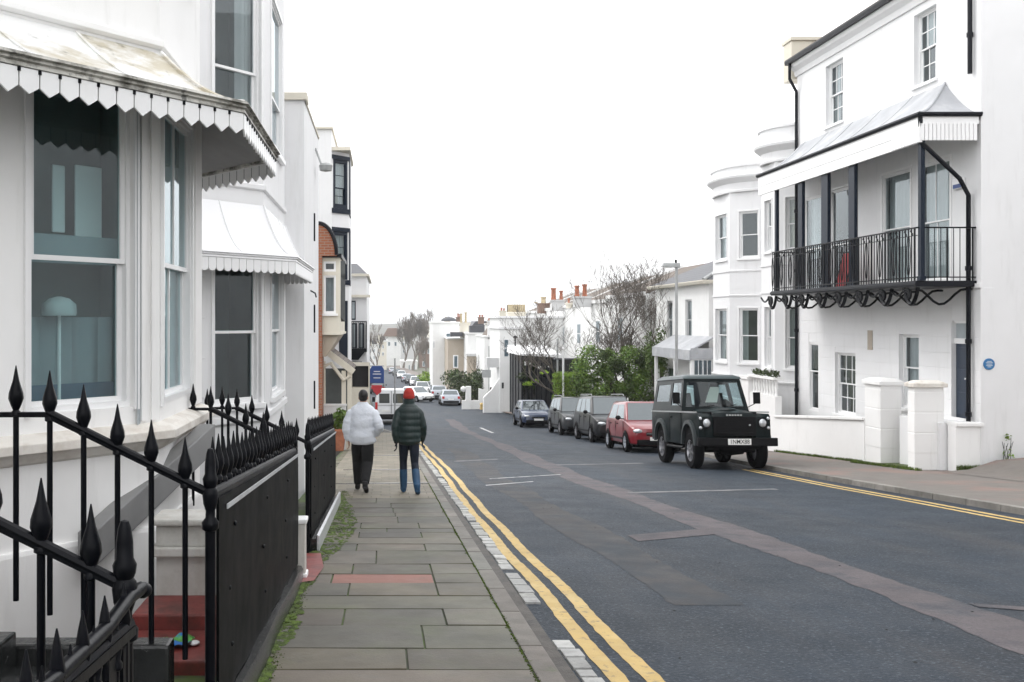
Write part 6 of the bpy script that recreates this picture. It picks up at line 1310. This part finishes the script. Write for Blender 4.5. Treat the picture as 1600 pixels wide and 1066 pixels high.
def hand(mb, w, d, side, fwd=Vector((0, 1, 0))):
    """w wrist, d direction of the hand, curled relaxed fingers"""
    w = Vector(w); d = Vector(d).normalized(); acr = fwd-d*fwd.dot(d); acr.normalize(); palm = d.cross(acr)*side
    c = w+d*.05
    mb.loft([ [w+acr*.022*math.cos(a)+palm*.016*math.sin(a) for a in [2*PI*k/10 for k in range(10)]], [c+acr*.038*math.cos(a)+palm*.016*math.sin(a) for a in [2*PI*k/10 for k in range(10)]], [w+d*.095+acr*.038*math.cos(a)+palm*.013*math.sin(a) for a in [2*PI*k/10 for k in range(10)]]])
    for i, (o_, l) in enumerate(((.029, .072), (.010, .08), (-.010, .075), (-.028, .058))):
        p = w+d*.088+acr*o_; q = p+d*l*.45+palm*l*.12; r = q+d*l*.33+palm*l*.28; s_ = r+d*l*.1+palm*l*.25; mb.tube([p, q, r, s_], [.0095, .009, .0082, .0065], 7)
    p = w+d*.03+acr*.026; q = p+d*.03+acr*.024+palm*.012; r = q+d*.03+acr*.006+palm*.016; mb.tube([p, q, r], [.012, .0105, .008], 7)
def make_person(label, loc, H, jm, tm, hat, pose, build=1.0, puffer=False, shoes='ink', lower=None, sleeve_r=1.0, group=None, glove=None, detail=.008, jbottom=.80, yaw=0, hair_len=0):
    t = thing('person', label, 'person', loc, group); t.rotation_euler = (0, 0, yaw); ROOT[t.name] = (0, 0, 0); s = H/1.72
    J = {k: Vector(v)*s for k, v in pose.items() if k != 'baggy'}
    body = MB()
    # torso, neck, head with face
    body.loft([ering(J['pelvis']+Vector((0, 0, z))*s, a*s, b*s) for z, a, b in ((-.06, .13, .10), (.03, .165, .115), (.14, .145, .10), (.26, .145, .095), (.38, .15, .095), (.46, .11, .075), (.53, .06, .055))])
    hd = J['head']; nk = J['pelvis']+Vector((0, 0, .5))*s
    body.tube([nk, hd+Vector((0, -.01, -.05))*s], [.062*s, .056*s], 12)
    body.ell(hd+Vector((0, 0, .02))*s, .076*s, .096*s, .108*s, 16, 12); body.ell(hd+Vector((0, .025, -.055))*s, .055*s, .065*s, .06*s, 14, 8)
    body.loft([[hd+Vector(p)*s for p in r] for r in (((-.012, .085, .03), (.012, .085, .03), (0, .098, .03)), ((-.018, .085, -.02), (.018, .085, -.02), (0, .122, -.018)), ((-.012, .085, -.03), (.012, .085, -.03), (0, .1, -.03)))])
    body.ell(hd+Vector((0, .088, -.055))*s, .026*s, .012*s, .010*s, 10, 6)
    for sx in (-1, 1):
        body.ell(hd+Vector((sx*.077, -.005, -.005))*s, .012*s, .02*s, .032*s, 8, 6)
        sh, el, wr = J['sh%d' % sx], J['el%d' % sx], J['wr%d' % sx]; body.tube([sh, sh.lerp(el, .5), el, el.lerp(wr, .4), wr], [.05*s, .047*s, .038*s, .038*s, .026*s], 10)
        if not glove: hand(body, wr, (wr-el).normalized() if pose.get('hd%d' % sx) is None else Vector(pose['hd%d' % sx]), sx)
        hp, kn, an, to = J['hp%d' % sx], J['kn%d' % sx], J['an%d' % sx], J['to%d' % sx]; body.tube([hp, hp.lerp(kn, .5), kn, kn.lerp(an, .35), an], [.082*s, .072*s, .052*s, .055*s, .036*s], 12)
        body.tube([an+Vector((0, -.03, -.03))*s, an.lerp(to, .5), to], [.038*s, .035*s, .028*s], 10)
    b = remesh(body, 'body', M['skin'], t, detail, 3)
    for sx in (-1, 1):
        mb = MB(); mb.ell(hd+Vector((sx*.03, .086, .018))*s, .012*s, .008*s, .008*s, 10, 6); mb.build('eye', M['ink'], b, smooth=60)
    # jacket: torso loft and sleeves in one surface
    jk = MB(); zb_ = jbottom; zt_ = 1.50; n = 40; rings = []
    prof = [(0, .155, .125), (.06, .195, .150), (.2, .20, .155), (.4, .195, .15), (.6, .205, .15), (.76, .205, .14), (.85, .188, .125), (.92, .145, .105), (.97, .10, .088), (1, .082, .078)]
    for i in range(n+1):
        u = i/n; a = interp([(p[0], p[1]) for p in prof], u); c_ = interp([(p[0], p[2]) for p in prof], u); z = zb_+(zt_-zb_)*u; puff = 0
        if puffer and .05 < u < .93: puff = .011*abs(math.sin(PI*(z-zb_)/.105))
        if not puffer: a += .010*math.sin(z*31)*(1-u)+.006*math.sin(z*67); c_ += .012*math.sin(z*27+1)*(1-u)
        cx = J['pelvis'].x; lean = .03*max(0, u-.3)
        rings.append(ering(Vector((cx*s, lean+J['pelvis'].y, z))*1 if False else Vector((J['pelvis'].x, J['pelvis'].y+lean*s, z*s)), (a*build+puff-.006*puffer)*s, (c_*build+puff)*s, 24))
    jk.loft(rings)
    for sx in (-1, 1):
        sh, el, wr = J['sh%d' % sx], J['el%d' % sx], J['wr%d' % sx]; pts = []; rr = []
        for i in range(25):
            u = i/24; p = sh.lerp(el, u*2) if u < .5 else el.lerp(wr, u*2-1); pts.append(p); r = interp([(0, .058), (.1, .075), (.2, .078), (.5, .070), (.8, .066), (.95, .052), (1, .045)], u)*sleeve_r
            if puffer: r += .005*abs(math.sin(PI*u*4.5))-.002
            else: r += .006*math.sin(u*23)+.004*math.sin(u*57)
            rr.append(r*s)
        jk.tube(pts, rr, 14)
    if puffer: jk.lathe(Vector((J['pelvis'].x, J['pelvis'].y+.02*s, 0)), [(.085*s, 1.42*s), (.095*s, 1.47*s), (.098*s, 1.52*s), (.088*s, 1.56*s), (.06*s, 1.55*s)], 18)
    else: jk.lathe(Vector((J['pelvis'].x, J['pelvis'].y+.02*s, 0)), [(.10*s, 1.44*s), (.086*s, 1.515*s), (.066*s, 1.52*s)], 18)
    jo = remesh(jk, 'jacket', jm, t, .010, 6 if puffer else 12)
    tr = MB()   # trousers
    tr.loft([ering(J['pelvis']+Vector((0, 0, z))*s, a*s*build, c_*s*build) for z, a, c_ in ((-.10, .155, .125), (.0, .178, .13), (.1, .165, .12), (.14, .15, .11))])
    k = pose.get('baggy', 1.0)
    for sx in (-1, 1):
        hp, kn, an = J['hp%d' % sx], J['kn%d' % sx], J['an%d' % sx]; e = kn.lerp(an, .25 if lower else .93)
        pts = [hp, hp.lerp(kn, .5), kn, kn.lerp(an, .4), an+Vector((0, 0, .01))] if not lower else [hp, hp.lerp(kn, .5), kn, kn.lerp(an, .5)]
        rr = [.098, .092*k, .078*k, .070*k, .056*k] if not lower else [.092, .082, .064, .062]
        tr.tube(pts, [r*s for r in rr], 14)
    remesh(tr, 'trousers', tm, t, .011, 4)
    for sx in (-1, 1):
        kn, an, to = J['kn%d' % sx], J['an%d' % sx], J['to%d' % sx]; sb_ = MB(); d = (to-an); d.z = 0
        heel = an+Vector((0, -.045, -.045))*s
        sb_.tube([heel, an.lerp(to, .4)+Vector((0, 0, -.015))*s, to, to+(to-an).normalized()*.03*s], [.046*s, .047*s, .044*s, .03*s], 12); sb_.tube([an+Vector((0, -.01, .05))*s, an+Vector((0, -.01, -.03))*s], [.047*s, .05*s], 12)
        if lower: sb_.tube([kn.lerp(an, .3), kn.lerp(an, .6), an], [.064*s, .066*s, .056*s], 14)
        remesh(sb_, 'boot' if lower else 'shoe', lower or M[shoes], t, .010, 3)
    # hair, hat
    if hat:
        hb = MB(); hb.loft([ering(hd+Vector((0, -.004, z))*s, a*s, b_*s, 20) for z, a, b_ in ((-.03, .091, .107), (-.005, .096, .112), (.02, .096, .113), (.03, .089, .106), (.06, .088, .104), (.1, .072, .085), (.13, .045, .052), (.142, .004, .004))]); hb.build('beanie', hat, t, smooth=70)
        hr = MB(); hr.loft([ering(hd+Vector((0, y_, z))*s, a*s, b_*s, 16) for z, a, b_, y_ in ((-.17, .065, .05, -.045), (-.10, .084, .075, -.03), (-.02, .085, .09, -.015))]); hr.build('hair', M['hair'], t, smooth=70)
    else:
        hr = MB(); hr.ell(hd+Vector((0, -.016, .042))*s, .083*s, .097*s, .098*s, 18, 12); hr.ell(hd+Vector((0, -.04, .0))*s, .076*s, .066*s, .07*s, 16, 10); remesh(hr, 'hair', M['hair'], t, .008, 2)
    if glove:
        for sx in (-1, 1): g_ = MB(); wr = J['wr%d' % sx]; el = J['el%d' % sx]; g_.tube([wr-(wr-el).normalized()*.02, wr+(wr-el).normalized()*.03], [.036*s, .038*s], 10); hand(g_, wr+(wr-el).normalized()*.004, (wr-el), sx); remesh(g_, 'glove', glove, t, .006, 2)
    return t
M['jk_white'] = mat('pale_jacket_cloth', (.66, .69, .75), .85, var=.05, vs=4, dirt=((.42, .46, .54), 5, .55, .8, .4), bump=(6, .6, .05))
M['jk_green'] = mat('dark_green_puffer', (.007, .020, .019), .45, var=.2, vs=6, bump=(22, .4, .012))
M['tr_black'] = mat('black_trousers', (.006, .006, .007), .85, var=.2, bump=(10, .4, .02))
M['jean'] = mat('navy_denim', (.008, .013, .026), .85, var=.2, bump=(14, .3, .01)); M['bootblue'] = mat('blue_boots', (.012, .055, .12), .6, var=.25, vs=5)
M['hat_red'] = mat('red_knit', (.36, .025, .018), .9, var=.15, vs=30, bump=(110, .7, .006)); M['glove'] = mat('dark_glove', (.012, .014, .018), .8)
pm = {'pelvis': (0, 0, .95), 'head': (.01, .03, 1.59), 'sh-1': (-.175, .01, 1.365), 'el-1': (-.27, -.04, 1.10), 'wr-1': (-.245, .02, .86), 'sh1': (.175, .01, 1.365), 'el1': (.30, -.08, 1.10), 'wr1': (.20, .13, .96),
      'hp-1': (-.085, 0, .92), 'kn-1': (-.11, .17, .52), 'an-1': (-.11, .20, .085), 'to-1': (-.13, .36, .04), 'hp1': (.085, 0, .92), 'kn1': (.085, .0, .49), 'an1': (.09, -.32, .19), 'to1': (.10, -.24, .05), 'baggy': 1.22}
make_person('person in a loose pale jacket and baggy black trousers walking away, bare dark-haired head', (-.36, 16.1, zp(16.1)), 1.70, M['jk_white'], M['tr_black'], None, pm, build=1.13, sleeve_r=1.15, group='couple walking down the left pavement', jbottom=.80, yaw=-.12)
pw = {'pelvis': (0, 0, .95), 'head': (0, .03, 1.59), 'sh-1': (-.15, .01, 1.37), 'el-1': (-.225, -.06, 1.11), 'wr-1': (-.21, -.05, .86), 'sh1': (.15, .01, 1.37), 'el1': (.225, .02, 1.10), 'wr1': (.225, .13, .87),
      'hp-1': (-.08, 0, .92), 'kn-1': (-.09, .14, .51), 'an-1': (-.085, .14, .085), 'to-1': (-.10, .29, .035), 'hp1': (.08, 0, .92), 'kn1': (.095, .03, .49), 'an1': (.125, -.25, .15), 'to1': (.14, -.15, .04)}
make_person('person in a dark green puffer jacket and red knitted hat walking away, blue boots', (.41, 15.75, zp(15.75)), 1.72, M['jk_green'], M['jean'], M['hat_red'], pw, build=.98, puffer=True, lower=M['bootblue'], glove=M['glove'], group='couple walking down the left pavement', jbottom=.80)
make_person('distant person in black with a bag at the far street corner by the pole', (XP(767, 77), 77, zp(77)+.05), 1.7, M['tr_black'], M['jean'], None, pw, build=1.2, detail=.02)
# ------------------------------------------------------------------ trees, bushes, posts, distance
def bare_tree(name, label, x, y, zb_, H, spread, r0, seed, lean=(0, 0), depth=6, group='bare winter trees behind the parked cars', mt='twig', up=.35, mb_='bark', tr_h=.25, nseg=3, rmin=.0075):
    rnd = random.Random(seed); t = thing(name, label, 'tree', (x, y, zb_), group); tk = MB(); tw = MB(); base = Vector((x, y, zb_))
    def grow(p, d, l, r, lev):
        pts = [p]; rs = [r]; q = p; dd = d
        for i in range(nseg):
            dd = (dd+Vector((rnd.gauss(0, .16), rnd.gauss(0, .16), rnd.gauss(0, .10)+up*.12))).normalized(); q = q+dd*l/nseg; pts.append(q); rs.append(max(rmin, r*(1-.34*(i+1)/nseg)))
        (tk if lev < 2 else tw).tube(pts, rs, 7 if lev < 2 else 4 if lev < 4 else 3, cap=False)
        if lev >= depth: return
        nb = rnd.choice((2, 3, 3)) if lev < 4 else rnd.choice((2, 2, 3))
        for k in range(nb):
            a = rnd.random()*2*PI; side = Vector((math.cos(a)*spread, math.sin(a)*spread*.8, rnd.uniform(-.1, .5))); nd = (dd*rnd.uniform(.5, .95)+side*rnd.uniform(.5, .95)+Vector((0, 0, up*.5))).normalized()
            st_ = pts[-1] if k == 0 else pts[rnd.choice((-1, -2))]
            grow(st_, nd, l*rnd.uniform(.66, .92), max(rmin, rs[-1]*rnd.uniform(.68, .92)), lev+1)
    d0 = Vector((lean[0], lean[1], 1)).normalized()
    grow(base, d0, H*tr_h, r0, 0)
    tk.build('trunk', M[mb_], t, smooth=60); tw.build('crown', M[mt], t, wn=False)
    return t
Y = 50.
bare_tree('bare_tree', 'largest bare tree, centre of the group with upright twigs', XP(972, Y), Y, zp(Y), 8.4, .95, .18, 3, depth=8, up=.40)
bare_tree('bare_tree', 'low spreading bare tree leaning left over the hedge and black conservatory', XP(893, 55), 55, zp(55), 7.8, .95, .16, 12, lean=(-.1, 0), depth=7, up=.42)
bare_tree('bare_tree', 'round-headed fine-twigged bare tree between the hedge and the evergreen shrub', XP(935, 52), 52, zp(52), 7.6, 1.0, .15, 19, depth=7, up=.40)
bare_tree('bare_tree', 'bare tree with broken top against the slate-roofed villa', XP(1003, 47), 47, zp(47), 8.2, .55, .15, 23, depth=6)
bare_tree('bare_tree', 'thin bare tree of straight upright shoots behind the evergreen bush', XP(945, 53), 53, zp(53), 9.6, .38, .12, 31, depth=6, up=.8)
def bush(name, label, cat, clumps, n, size, m, tone, group=None, stem=None):
    c0 = clumps[0][0]; t = thing(name, label, cat, (c0[0], c0[1], zp(c0[1])), group); mb = MB(); leafcloud(mb, clumps, n, size, tone); mb.build('foliage', M[m], t, wn=False)
    mb = MB(); b = Vector((c0[0], c0[1], zp(c0[1])-.1))
    for (c_, r) in clumps[::max(1, len(clumps)//8)]: mb.tube([b, b.lerp(Vector(c_), .5)+Vector((0, 0, .2)), Vector(c_)], [.06, .04, .02], 5)
    mb.build('stems', M['bark'], t)
    return t
rnd = random.Random(5); cl = []
for k in range(95):
    px = rnd.uniform(905, 1030); top = interp([(900, 560), (915, 540), (938, 522), (955, 545), (975, 535), (1000, 540), (1025, 540), (1036, 560)], px); py = rnd.uniform(top+8, 625); y = rnd.uniform(46.5, 50)
    c_ = P(px, py, y); rr = rnd.uniform(.28, .6); cl.append(((c_.x, c_.y, c_.z), (rr, rr, rr*.8)))
bush('evergreen_bush', 'big dense dark evergreen shrub under the bare trees, behind the parked cars', 'shrub', cl, 210, .075, 'leaf', (.45, 1.9))
cl = []
for k in range(16):
    y = rnd.uniform(44.5, 46); c_ = P(rnd.uniform(1012, 1038), rnd.uniform(520, 600), y); cl.append(((c_.x, c_.y, c_.z), (.25, .25, .5)))
bush('climbing_ivy', 'upright ivy clump against the villa veranda, right of the evergreen shrub', 'ivy', cl, 110, .07, 'leaf', (.5, 1.5))
cl = []
for i in range(9):
    for j in range(6):
        for k in range(2): c_ = P(868+i*6, 586+j*9, 55.2+k*.8); cl.append(((c_.x+rnd.gauss(0, .03), c_.y, c_.z+rnd.gauss(0, .02)), (.2, .45, .2)))
bush('clipped_hedge', 'bright yellow-green clipped hedge behind the parked cars', 'hedge', cl, 170, .045, 'hedgeleaf', (.85, 1.2))
dw = thing('dark_garden_wall', 'dark stone garden wall behind the bright clipped hedge', 'wall', (11.2, 60, zp(60))); mb = MB(); mb.box(XP(868, 60), XP(916, 60), 60, 60.4, -8, ZP(562, 60)); mb.build('wall', M['stone_dark'], dw); mb = MB(); mb.box(XP(867, 60), XP(917, 60), 59.9, 60.5, ZP(562, 60), ZP(560, 60)); mb.build('coping', M['slate'], dw)
cl = []
for k in range(60): px = rnd.uniform(700, 772); y = rnd.uniform(90, 96); c_ = P(px, rnd.uniform(585, 622), y); cl.append(((c_.x, c_.y, c_.z), (.9, .8, .7)))
bush('garden_shrubs', 'dark brownish shrubs in the corner garden in front of the distant houses', 'shrubs', cl, 70, .16, 'leaf', (.25, .8))
cl = []
for k in range(14): px = rnd.uniform(660, 676); y = rnd.uniform(118, 125); c_ = P(px, rnd.uniform(588, 610), y); cl.append(((c_.x, c_.y, c_.z), (1.0, .8, .8)))
bush('roadside_shrub', 'light green shrub at the foot of the distant narrow white house', 'shrub', cl, 70, .2, 'hedgeleaf', (.5, 1.0))
# bare trunks of a brown creeper screen before the tan house
bare_tree('bare_tree', 'brown leafless shrub-like tree in front of the distant tan house', XP(745, 95), 95, zp(95), 6.5, .8, .16, 41, depth=5, up=.3)
# weeds along the right-hand wall
sp = []
for i in range(700):
    yy = random.uniform(21, 29.3); sp.append((11.96-.06*random.random()**2 if yy > 24 else 11.76-.1*random.random(), yy, zp(yy)+.0))
for i in range(500): sp.append((random.uniform(12.45, 14.6), GW-.04-.1*random.random()**2, zp(GW)+.02+.12*min(1, random.random()*.6)))
o = tufts('grass', sp, .07, M['grass'], 6, .05, .006); o['label'] = 'grass and weeds at the foot of the white garden walls'; o['category'] = 'grass'
t = thing('tall_weed', 'spindly yellow flowering weed against the blank gable wall', 'weed', (13.55, GW-.1, zp(GW)+.2)); mb = MB()
for k in range(7): a = random.uniform(-.15, .15); mb.tube([(13.5+.03*k-.1, GW-.08, zp(GW)+.1), (13.5+.03*k-.1+a*.5, GW-.1, zp(GW)+.4), (13.5+.03*k-.1+a, GW-.12, zp(GW)+.55+.25*random.random())], .006, 4)
mb.build('stem', M['hedgeleaf'], t, wn=False); mb = MB(); leafcloud(mb, [((13.5, GW-.1, zp(GW)+.35), (.15, .06, .15)), ((13.52, GW-.1, zp(GW)+.75), (.08, .05, .08))], 40, .03, (.8, 1.6)); mb.build('leaves', M['hedgeleaf'], t, wn=False)
# posts
lp = thing('street_lamp', 'tall grey street lamp with flat horizontal head in front of the slate-roofed villa', 'street lamp', (10.9, 36.5, zp(36.5))); y = 36.5; x = XP(1057, y)
mb = MB(); mb.tube([(x, y, zp(y)-.1), (x, y, zp(y)+1.3)], .085, 10); mb.tube([(x, y, zp(y)+1.3), (x, y, ZP(413, y))], .055, 10); mb.build('pole', M['galv'], lp, smooth=50)
mb = MB(); mb.hexa([(XP(1034, y), y-.11, ZP(417, y)), (XP(1062, y), y-.09, ZP(419, y)), (XP(1062, y), y+.09, ZP(419, y)), (XP(1034, y), y+.11, ZP(417, y)), (XP(1036, y), y-.07, ZP(411, y)), (XP(1062, y), y-.06, ZP(411, y)), (XP(1062, y), y+.06, ZP(411, y)), (XP(1036, y), y+.07, ZP(411, y))]); hd_ = mb.build('lamp_head', M['galv'], lp, bevel=.02)
mb = MB(); mb.box(XP(1036, y), XP(1050, y), y-.08, y+.08, ZP(417, y)-.05, ZP(417, y)-.0); mb.build('lens', M['plate'], hd_, bevel=.02); mb = MB(); mb.lathe((XP(1056, y), y, ZP(411, y)), [(.04, 0), (.045, .1), (.03, .13)], 8); mb.build('photocell', M['trimblk'], hd_)
def post(name, label, cat, px, y, ptop, r, m='galv', cap=None):
    t = thing(name, label, cat, (XP(px, y), y, zp(y))); mb = MB(); x = XP(px, y); mb.tube([(x, y, zp(y)-.1), (x, y, zp(y)+(ZP(ptop, y)-zp(y))*.2)], r*1.4, 8); mb.tube([(x, y, zp(y)), (x, y, ZP(ptop, y))], r, 8); mb.build('pole', M[m], t, smooth=50)
    return t, x, y
t, x, y = post('lamp_post', 'thin dark lamp post with small cap in front of the white corner house', 'lamp post', 805, 68, 528, .05, 'pipe'); mb = MB(); mb.lathe((x, y, ZP(528, y)), [(.05, -.05), (.14, 0), (.15, .08), (.05, .16)], 10); mb.build('lamp_head', M['pipe'], t)
t, x, y = post('white_pole', 'slim white pole beside the bright clipped hedge', 'pole', 880, 55, 545, .06, 'paint'); mb = MB(); mb.lathe((x, y, ZP(545, y)), [(.06, -.02), (.08, 0), (.05, .06), (.01, .08)], 8); mb.build('cap', M['paint'], t)
t, x, y = post('pole', 'plain grey pole at the right edge of the black conservatory', 'pole', 871, 60, 530, .06); mb = MB(); mb.lathe((x, y, ZP(530, y)), [(.06, -.02), (.07, 0), (.01, .04)], 8); mb.build('cap', M['galv'], t)
t, x, y = post('sign_post', 'grey post with small rectangular sign at the far street corner', 'sign', 764, 76, 541, .045); mb = MB(); mb.box(x-.55, x+.15, y-.05, y-.02, ZP(590, y), ZP(578, y)); mb.build('sign_plate', M['galv'], t)
gb = thing('grit_bin', 'small yellow grit bin at the far street corner', 'grit bin', (XP(757, 76), 76, zp(76))); x = XP(757, 76.); mb = MB(); mb.taper(x-.35, x+.35, 75.8, 76.3, zp(76), zp(76)+.4, .03); mb.build('bin', M['yel'] if 'yel' in M else M['yellow'], gb, bevel=.03); mb = MB(); mb.taper(x-.38, x+.38, 75.75, 76.35, zp(76)+.4, zp(76)+.52, .1); mb.build('lid', M['yellow'], gb, bevel=.03)
t, x, y = post('sign_post', 'slender grey pole with a blue and red roadside sign ahead of the white van', 'sign', 617, 48, 560, .04)
t2 = thing('hanging_sign', 'blue rounded sign with white bars above a red disc by the left kerb', 'sign', (XP(589, 47), 47, zp(47))); y = 47.; x = XP(589, y); w = 11/F*y
mb = MB(); mb.prism([(x-w, y, ZP(599, y)), (x+w, y, ZP(599, y)), (x+w, y, ZP(577, y)), (x+w*.7, y, ZP(572, y)), (x-w*.7, y, ZP(572, y)), (x-w, y, ZP(577, y))], (0, .1, 0)); bd = mb.build('board', M['bluesign'], t2, bevel=.02)
mb = MB()
for py, k in ((580, .45), (584, .6), (590, .5)): mb.box(x-w*k, x+w*k, y-.012, y-.002, ZP(py+1.2, y), ZP(py, y))
mb.build('white_bar', M['whiteink'], bd)
mb = MB(); mb.prism([(x-w*.8, y+.02, ZP(602, y)), (x+w*.75, y+.02, ZP(602, y)), (x+w*.6, y+.02, ZP(613, y)), (x, y+.02, ZP(618, y)), (x-w*.5, y+.02, ZP(612, y))], (0, .06, 0)); mb.build('red_board', M['redsign'], t2, bevel=.01)
mb = MB(); mb.tube([(x-w-.05, y+.08, zp(y)-.1), (x-w-.05, y+.08, ZP(571, y))], .04, 8); mb.tube([(x-w-.05, y+.08, ZP(572, y)), (x+w, y+.08, ZP(572, y))], .03, 6); mb.build('post', M['galv'], t2)
# ---- far distance
h = MB(); rnd = random.Random(9); n = 60; A = []
for i in range(n+1):
    x = -900+1800*i/n; z = ZP(516, 900)+5*math.sin(x*.004+1)+3*math.sin(x*.013); A.append(x)
rows = [[Vector((x, 560, -22)) for x in A], [Vector((x, 700, -10+3*math.sin(x*.006))) for x in A], [Vector((x, 900, ZP(512, 900)+4*math.sin(x*.004+1)+2.0*math.sin(x*.015))) for x in A], [Vector((x, 1500, -25)) for x in A]]
h.loft(rows, cap=False, closed=False); struct(h.build('hills', M['hill'], smooth=60))
YD = 270.
bare_tree('distant_tree', 'tall brown hazy tree at the end of the street', XP(645, YD), YD, -13, 19, .40, .45, 51, depth=8, rmin=.045, mt='fartwig', mb_='fartwig', group='hazy bare trees at the end of the street', up=.6, tr_h=.2)
bare_tree('distant_tree', 'second hazy bare tree touching the tallest one on its left', XP(630, YD+10), YD+10, -13, 16, .45, .4, 57, depth=8, rmin=.045, mt='fartwig', mb_='fartwig', group='hazy bare trees at the end of the street', up=.6, tr_h=.2)
bare_tree('distant_tree', 'hazy bare tree beside the black balcony house', XP(596, 170), 170, -10, 13, .5, .3, 61, depth=7, rmin=.025, mt='fartwig', mb_='fartwig', group='hazy bare trees at the end of the street', up=.5, tr_h=.2)
bare_tree('distant_tree', 'low hazy tree right of the tallest one, above the parked cars', XP(664, 230), 230, -12, 12, .55, .35, 67, depth=7, rmin=.04, mt='fartwig', mb_='fartwig', group='hazy bare trees at the end of the street', up=.4, tr_h=.2)
far_house('distant_pink_house', 'hazy pinkish roofed house between the far bare trees', 330, 600, 626, 527, 'stucco_far', wins=((606, 610, 534, 541), (616, 620, 534, 541)), base=-25, group='hazy houses at the end of the street')
mb = MB(); y = 329.; mb.prism([(XP(598, y), y, ZP(526, y)), (XP(628, y), y, ZP(526, y)), (XP(620, y), y, ZP(513, y)), (XP(606, y), y, ZP(513, y))], (0, 8, 0)); mb.build('roof', M['brick_dull'], bpy.data.objects['distant_pink_house'])
far_house('distant_brick_house', 'hazy red brick house right of the tallest far tree', 300, 655, 680, 535, 'brick_dull', wins=((660, 664, 545, 553), (668, 672, 545, 553), (660, 664, 565, 573)), base=-25, group='hazy houses at the end of the street')
far_house('distant_white_house', 'hazy low white house above the far queue of cars', 280, 626, 652, 566, 'stucco_far', wins=((630, 633, 570, 578), (638, 641, 570, 578), (646, 649, 570, 578)), base=-25, group='hazy houses at the end of the street')
far_house('distant_terrace', 'hazy pale terrace left of the far trees', 310, 570, 603, 548, 'stucco_far', wins=((582, 586, 556, 564), (592, 596, 556, 564)), base=-25, group='hazy houses at the end of the street')
for i in range(16):
    xx = rnd.uniform(-330, 330); yy = rnd.uniform(560, 760); w_ = rnd.uniform(9, 22); zz_ = -18+ (yy-560)*.06
    t = thing('hillside_house', 'small hazy house on the far hillside', 'house', (xx, yy, zz_), 'hazy houses on the far hillside'); mb = MB(); mb.box(xx-w_/2, xx+w_/2, yy, yy+9, zz_-6, zz_+6); mb.build('wall', M[rnd.choice(('stucco_far', 'stucco_cream', 'brick_dull'))], t); mb = MB(); mb.prism([(xx-w_/2-.4, yy-.3, zz_+6), (xx+w_/2+.4, yy-.3, zz_+6), (xx+w_/2-2.5, yy-.3, zz_+9.5), (xx-w_/2+2.5, yy-.3, zz_+9.5)], (0, 9.6, 0)); mb.build('roof', M[rnd.choice(('slate', 'slate_brown', 'brick_dull'))], t)
# ------------------------------------------------------------------ camera, sky, light, air
cd = bpy.data.cameras.new('camera'); cam = bpy.data.objects.new('camera', cd); C.objects.link(cam)
cam.location = (0, 0, ZC); cam.rotation_euler = (PI/2, 0, 0); cd.sensor_width = 36; cd.lens = F/1600*36
cd.shift_x = 200/1600; cd.shift_y = -33/1600; cd.clip_start = .05; cd.clip_end = 8000
bpy.context.scene.camera = cam
wd = bpy.data.worlds.new('World'); bpy.context.scene.world = wd; nt = NT(wd)
sk = nt.n('ShaderNodeTexSky', sky_type='NISHITA', sun_disc=False); EL, AZ = math.radians(48), math.radians(-55)
sk.sun_elevation = EL; sk.sun_rotation = AZ; sk.air_density = 1.0; sk.dust_density = 4.0
hs = nt.n('ShaderNodeHueSaturation'); hs.inputs['Saturation'].default_value = .12; nt.link(sk.outputs[0], hs.inputs['Color'])
cl = mixc(nt, .8, hs.outputs[0], (SKYV, SKYV*1.005, SKYV*1.02))       # a closed white cloud layer over the sky
bg = nt.n('ShaderNodeBackground'); nt.link(cl, bg.inputs[0]); bg.inputs[1].default_value = .12
out = nt.n('ShaderNodeOutputWorld'); nt.link(bg.outputs[0], out.inputs[0])
sl = bpy.data.lights.new('sun', 'SUN'); sl.energy = .5; sl.angle = math.radians(16); sl.color = (1, .97, .93)
so = bpy.data.objects.new('sun', sl); C.objects.link(so)
sd = Vector((math.sin(AZ)*math.cos(EL), math.cos(AZ)*math.cos(EL), math.sin(EL))); so.rotation_euler = sd.to_track_quat('Z', 'Y').to_euler(); so.location = (0, 0, 30)
vs = bpy.context.scene.view_settings; vs.view_transform = 'Standard'; vs.look = 'None'; vs.exposure = EXPO; vs.gamma = 1
if HAZE:
    mb = MB(); mb.box(-3100, 3100, -130, 4100, -40, 60); hz = mb.build('haze', [], wn=True)
    m = bpy.data.materials.new('haze_air'); nt = NT(m); pv_ = nt.n('ShaderNodeVolumePrincipled'); pv_.inputs['Color'].default_value = (.93, .95, .97, 1); pv_.inputs['Density'].default_value = HAZE; pv_.inputs['Anisotropy'].default_value = .2
    o_ = nt.n('ShaderNodeOutputMaterial'); nt.link(pv_.outputs[0], o_.inputs['Volume']); hz.data.materials.append(m); hz['kind'] = 'stuff'; hz['label'] = 'pale winter haze over the far end of the street'
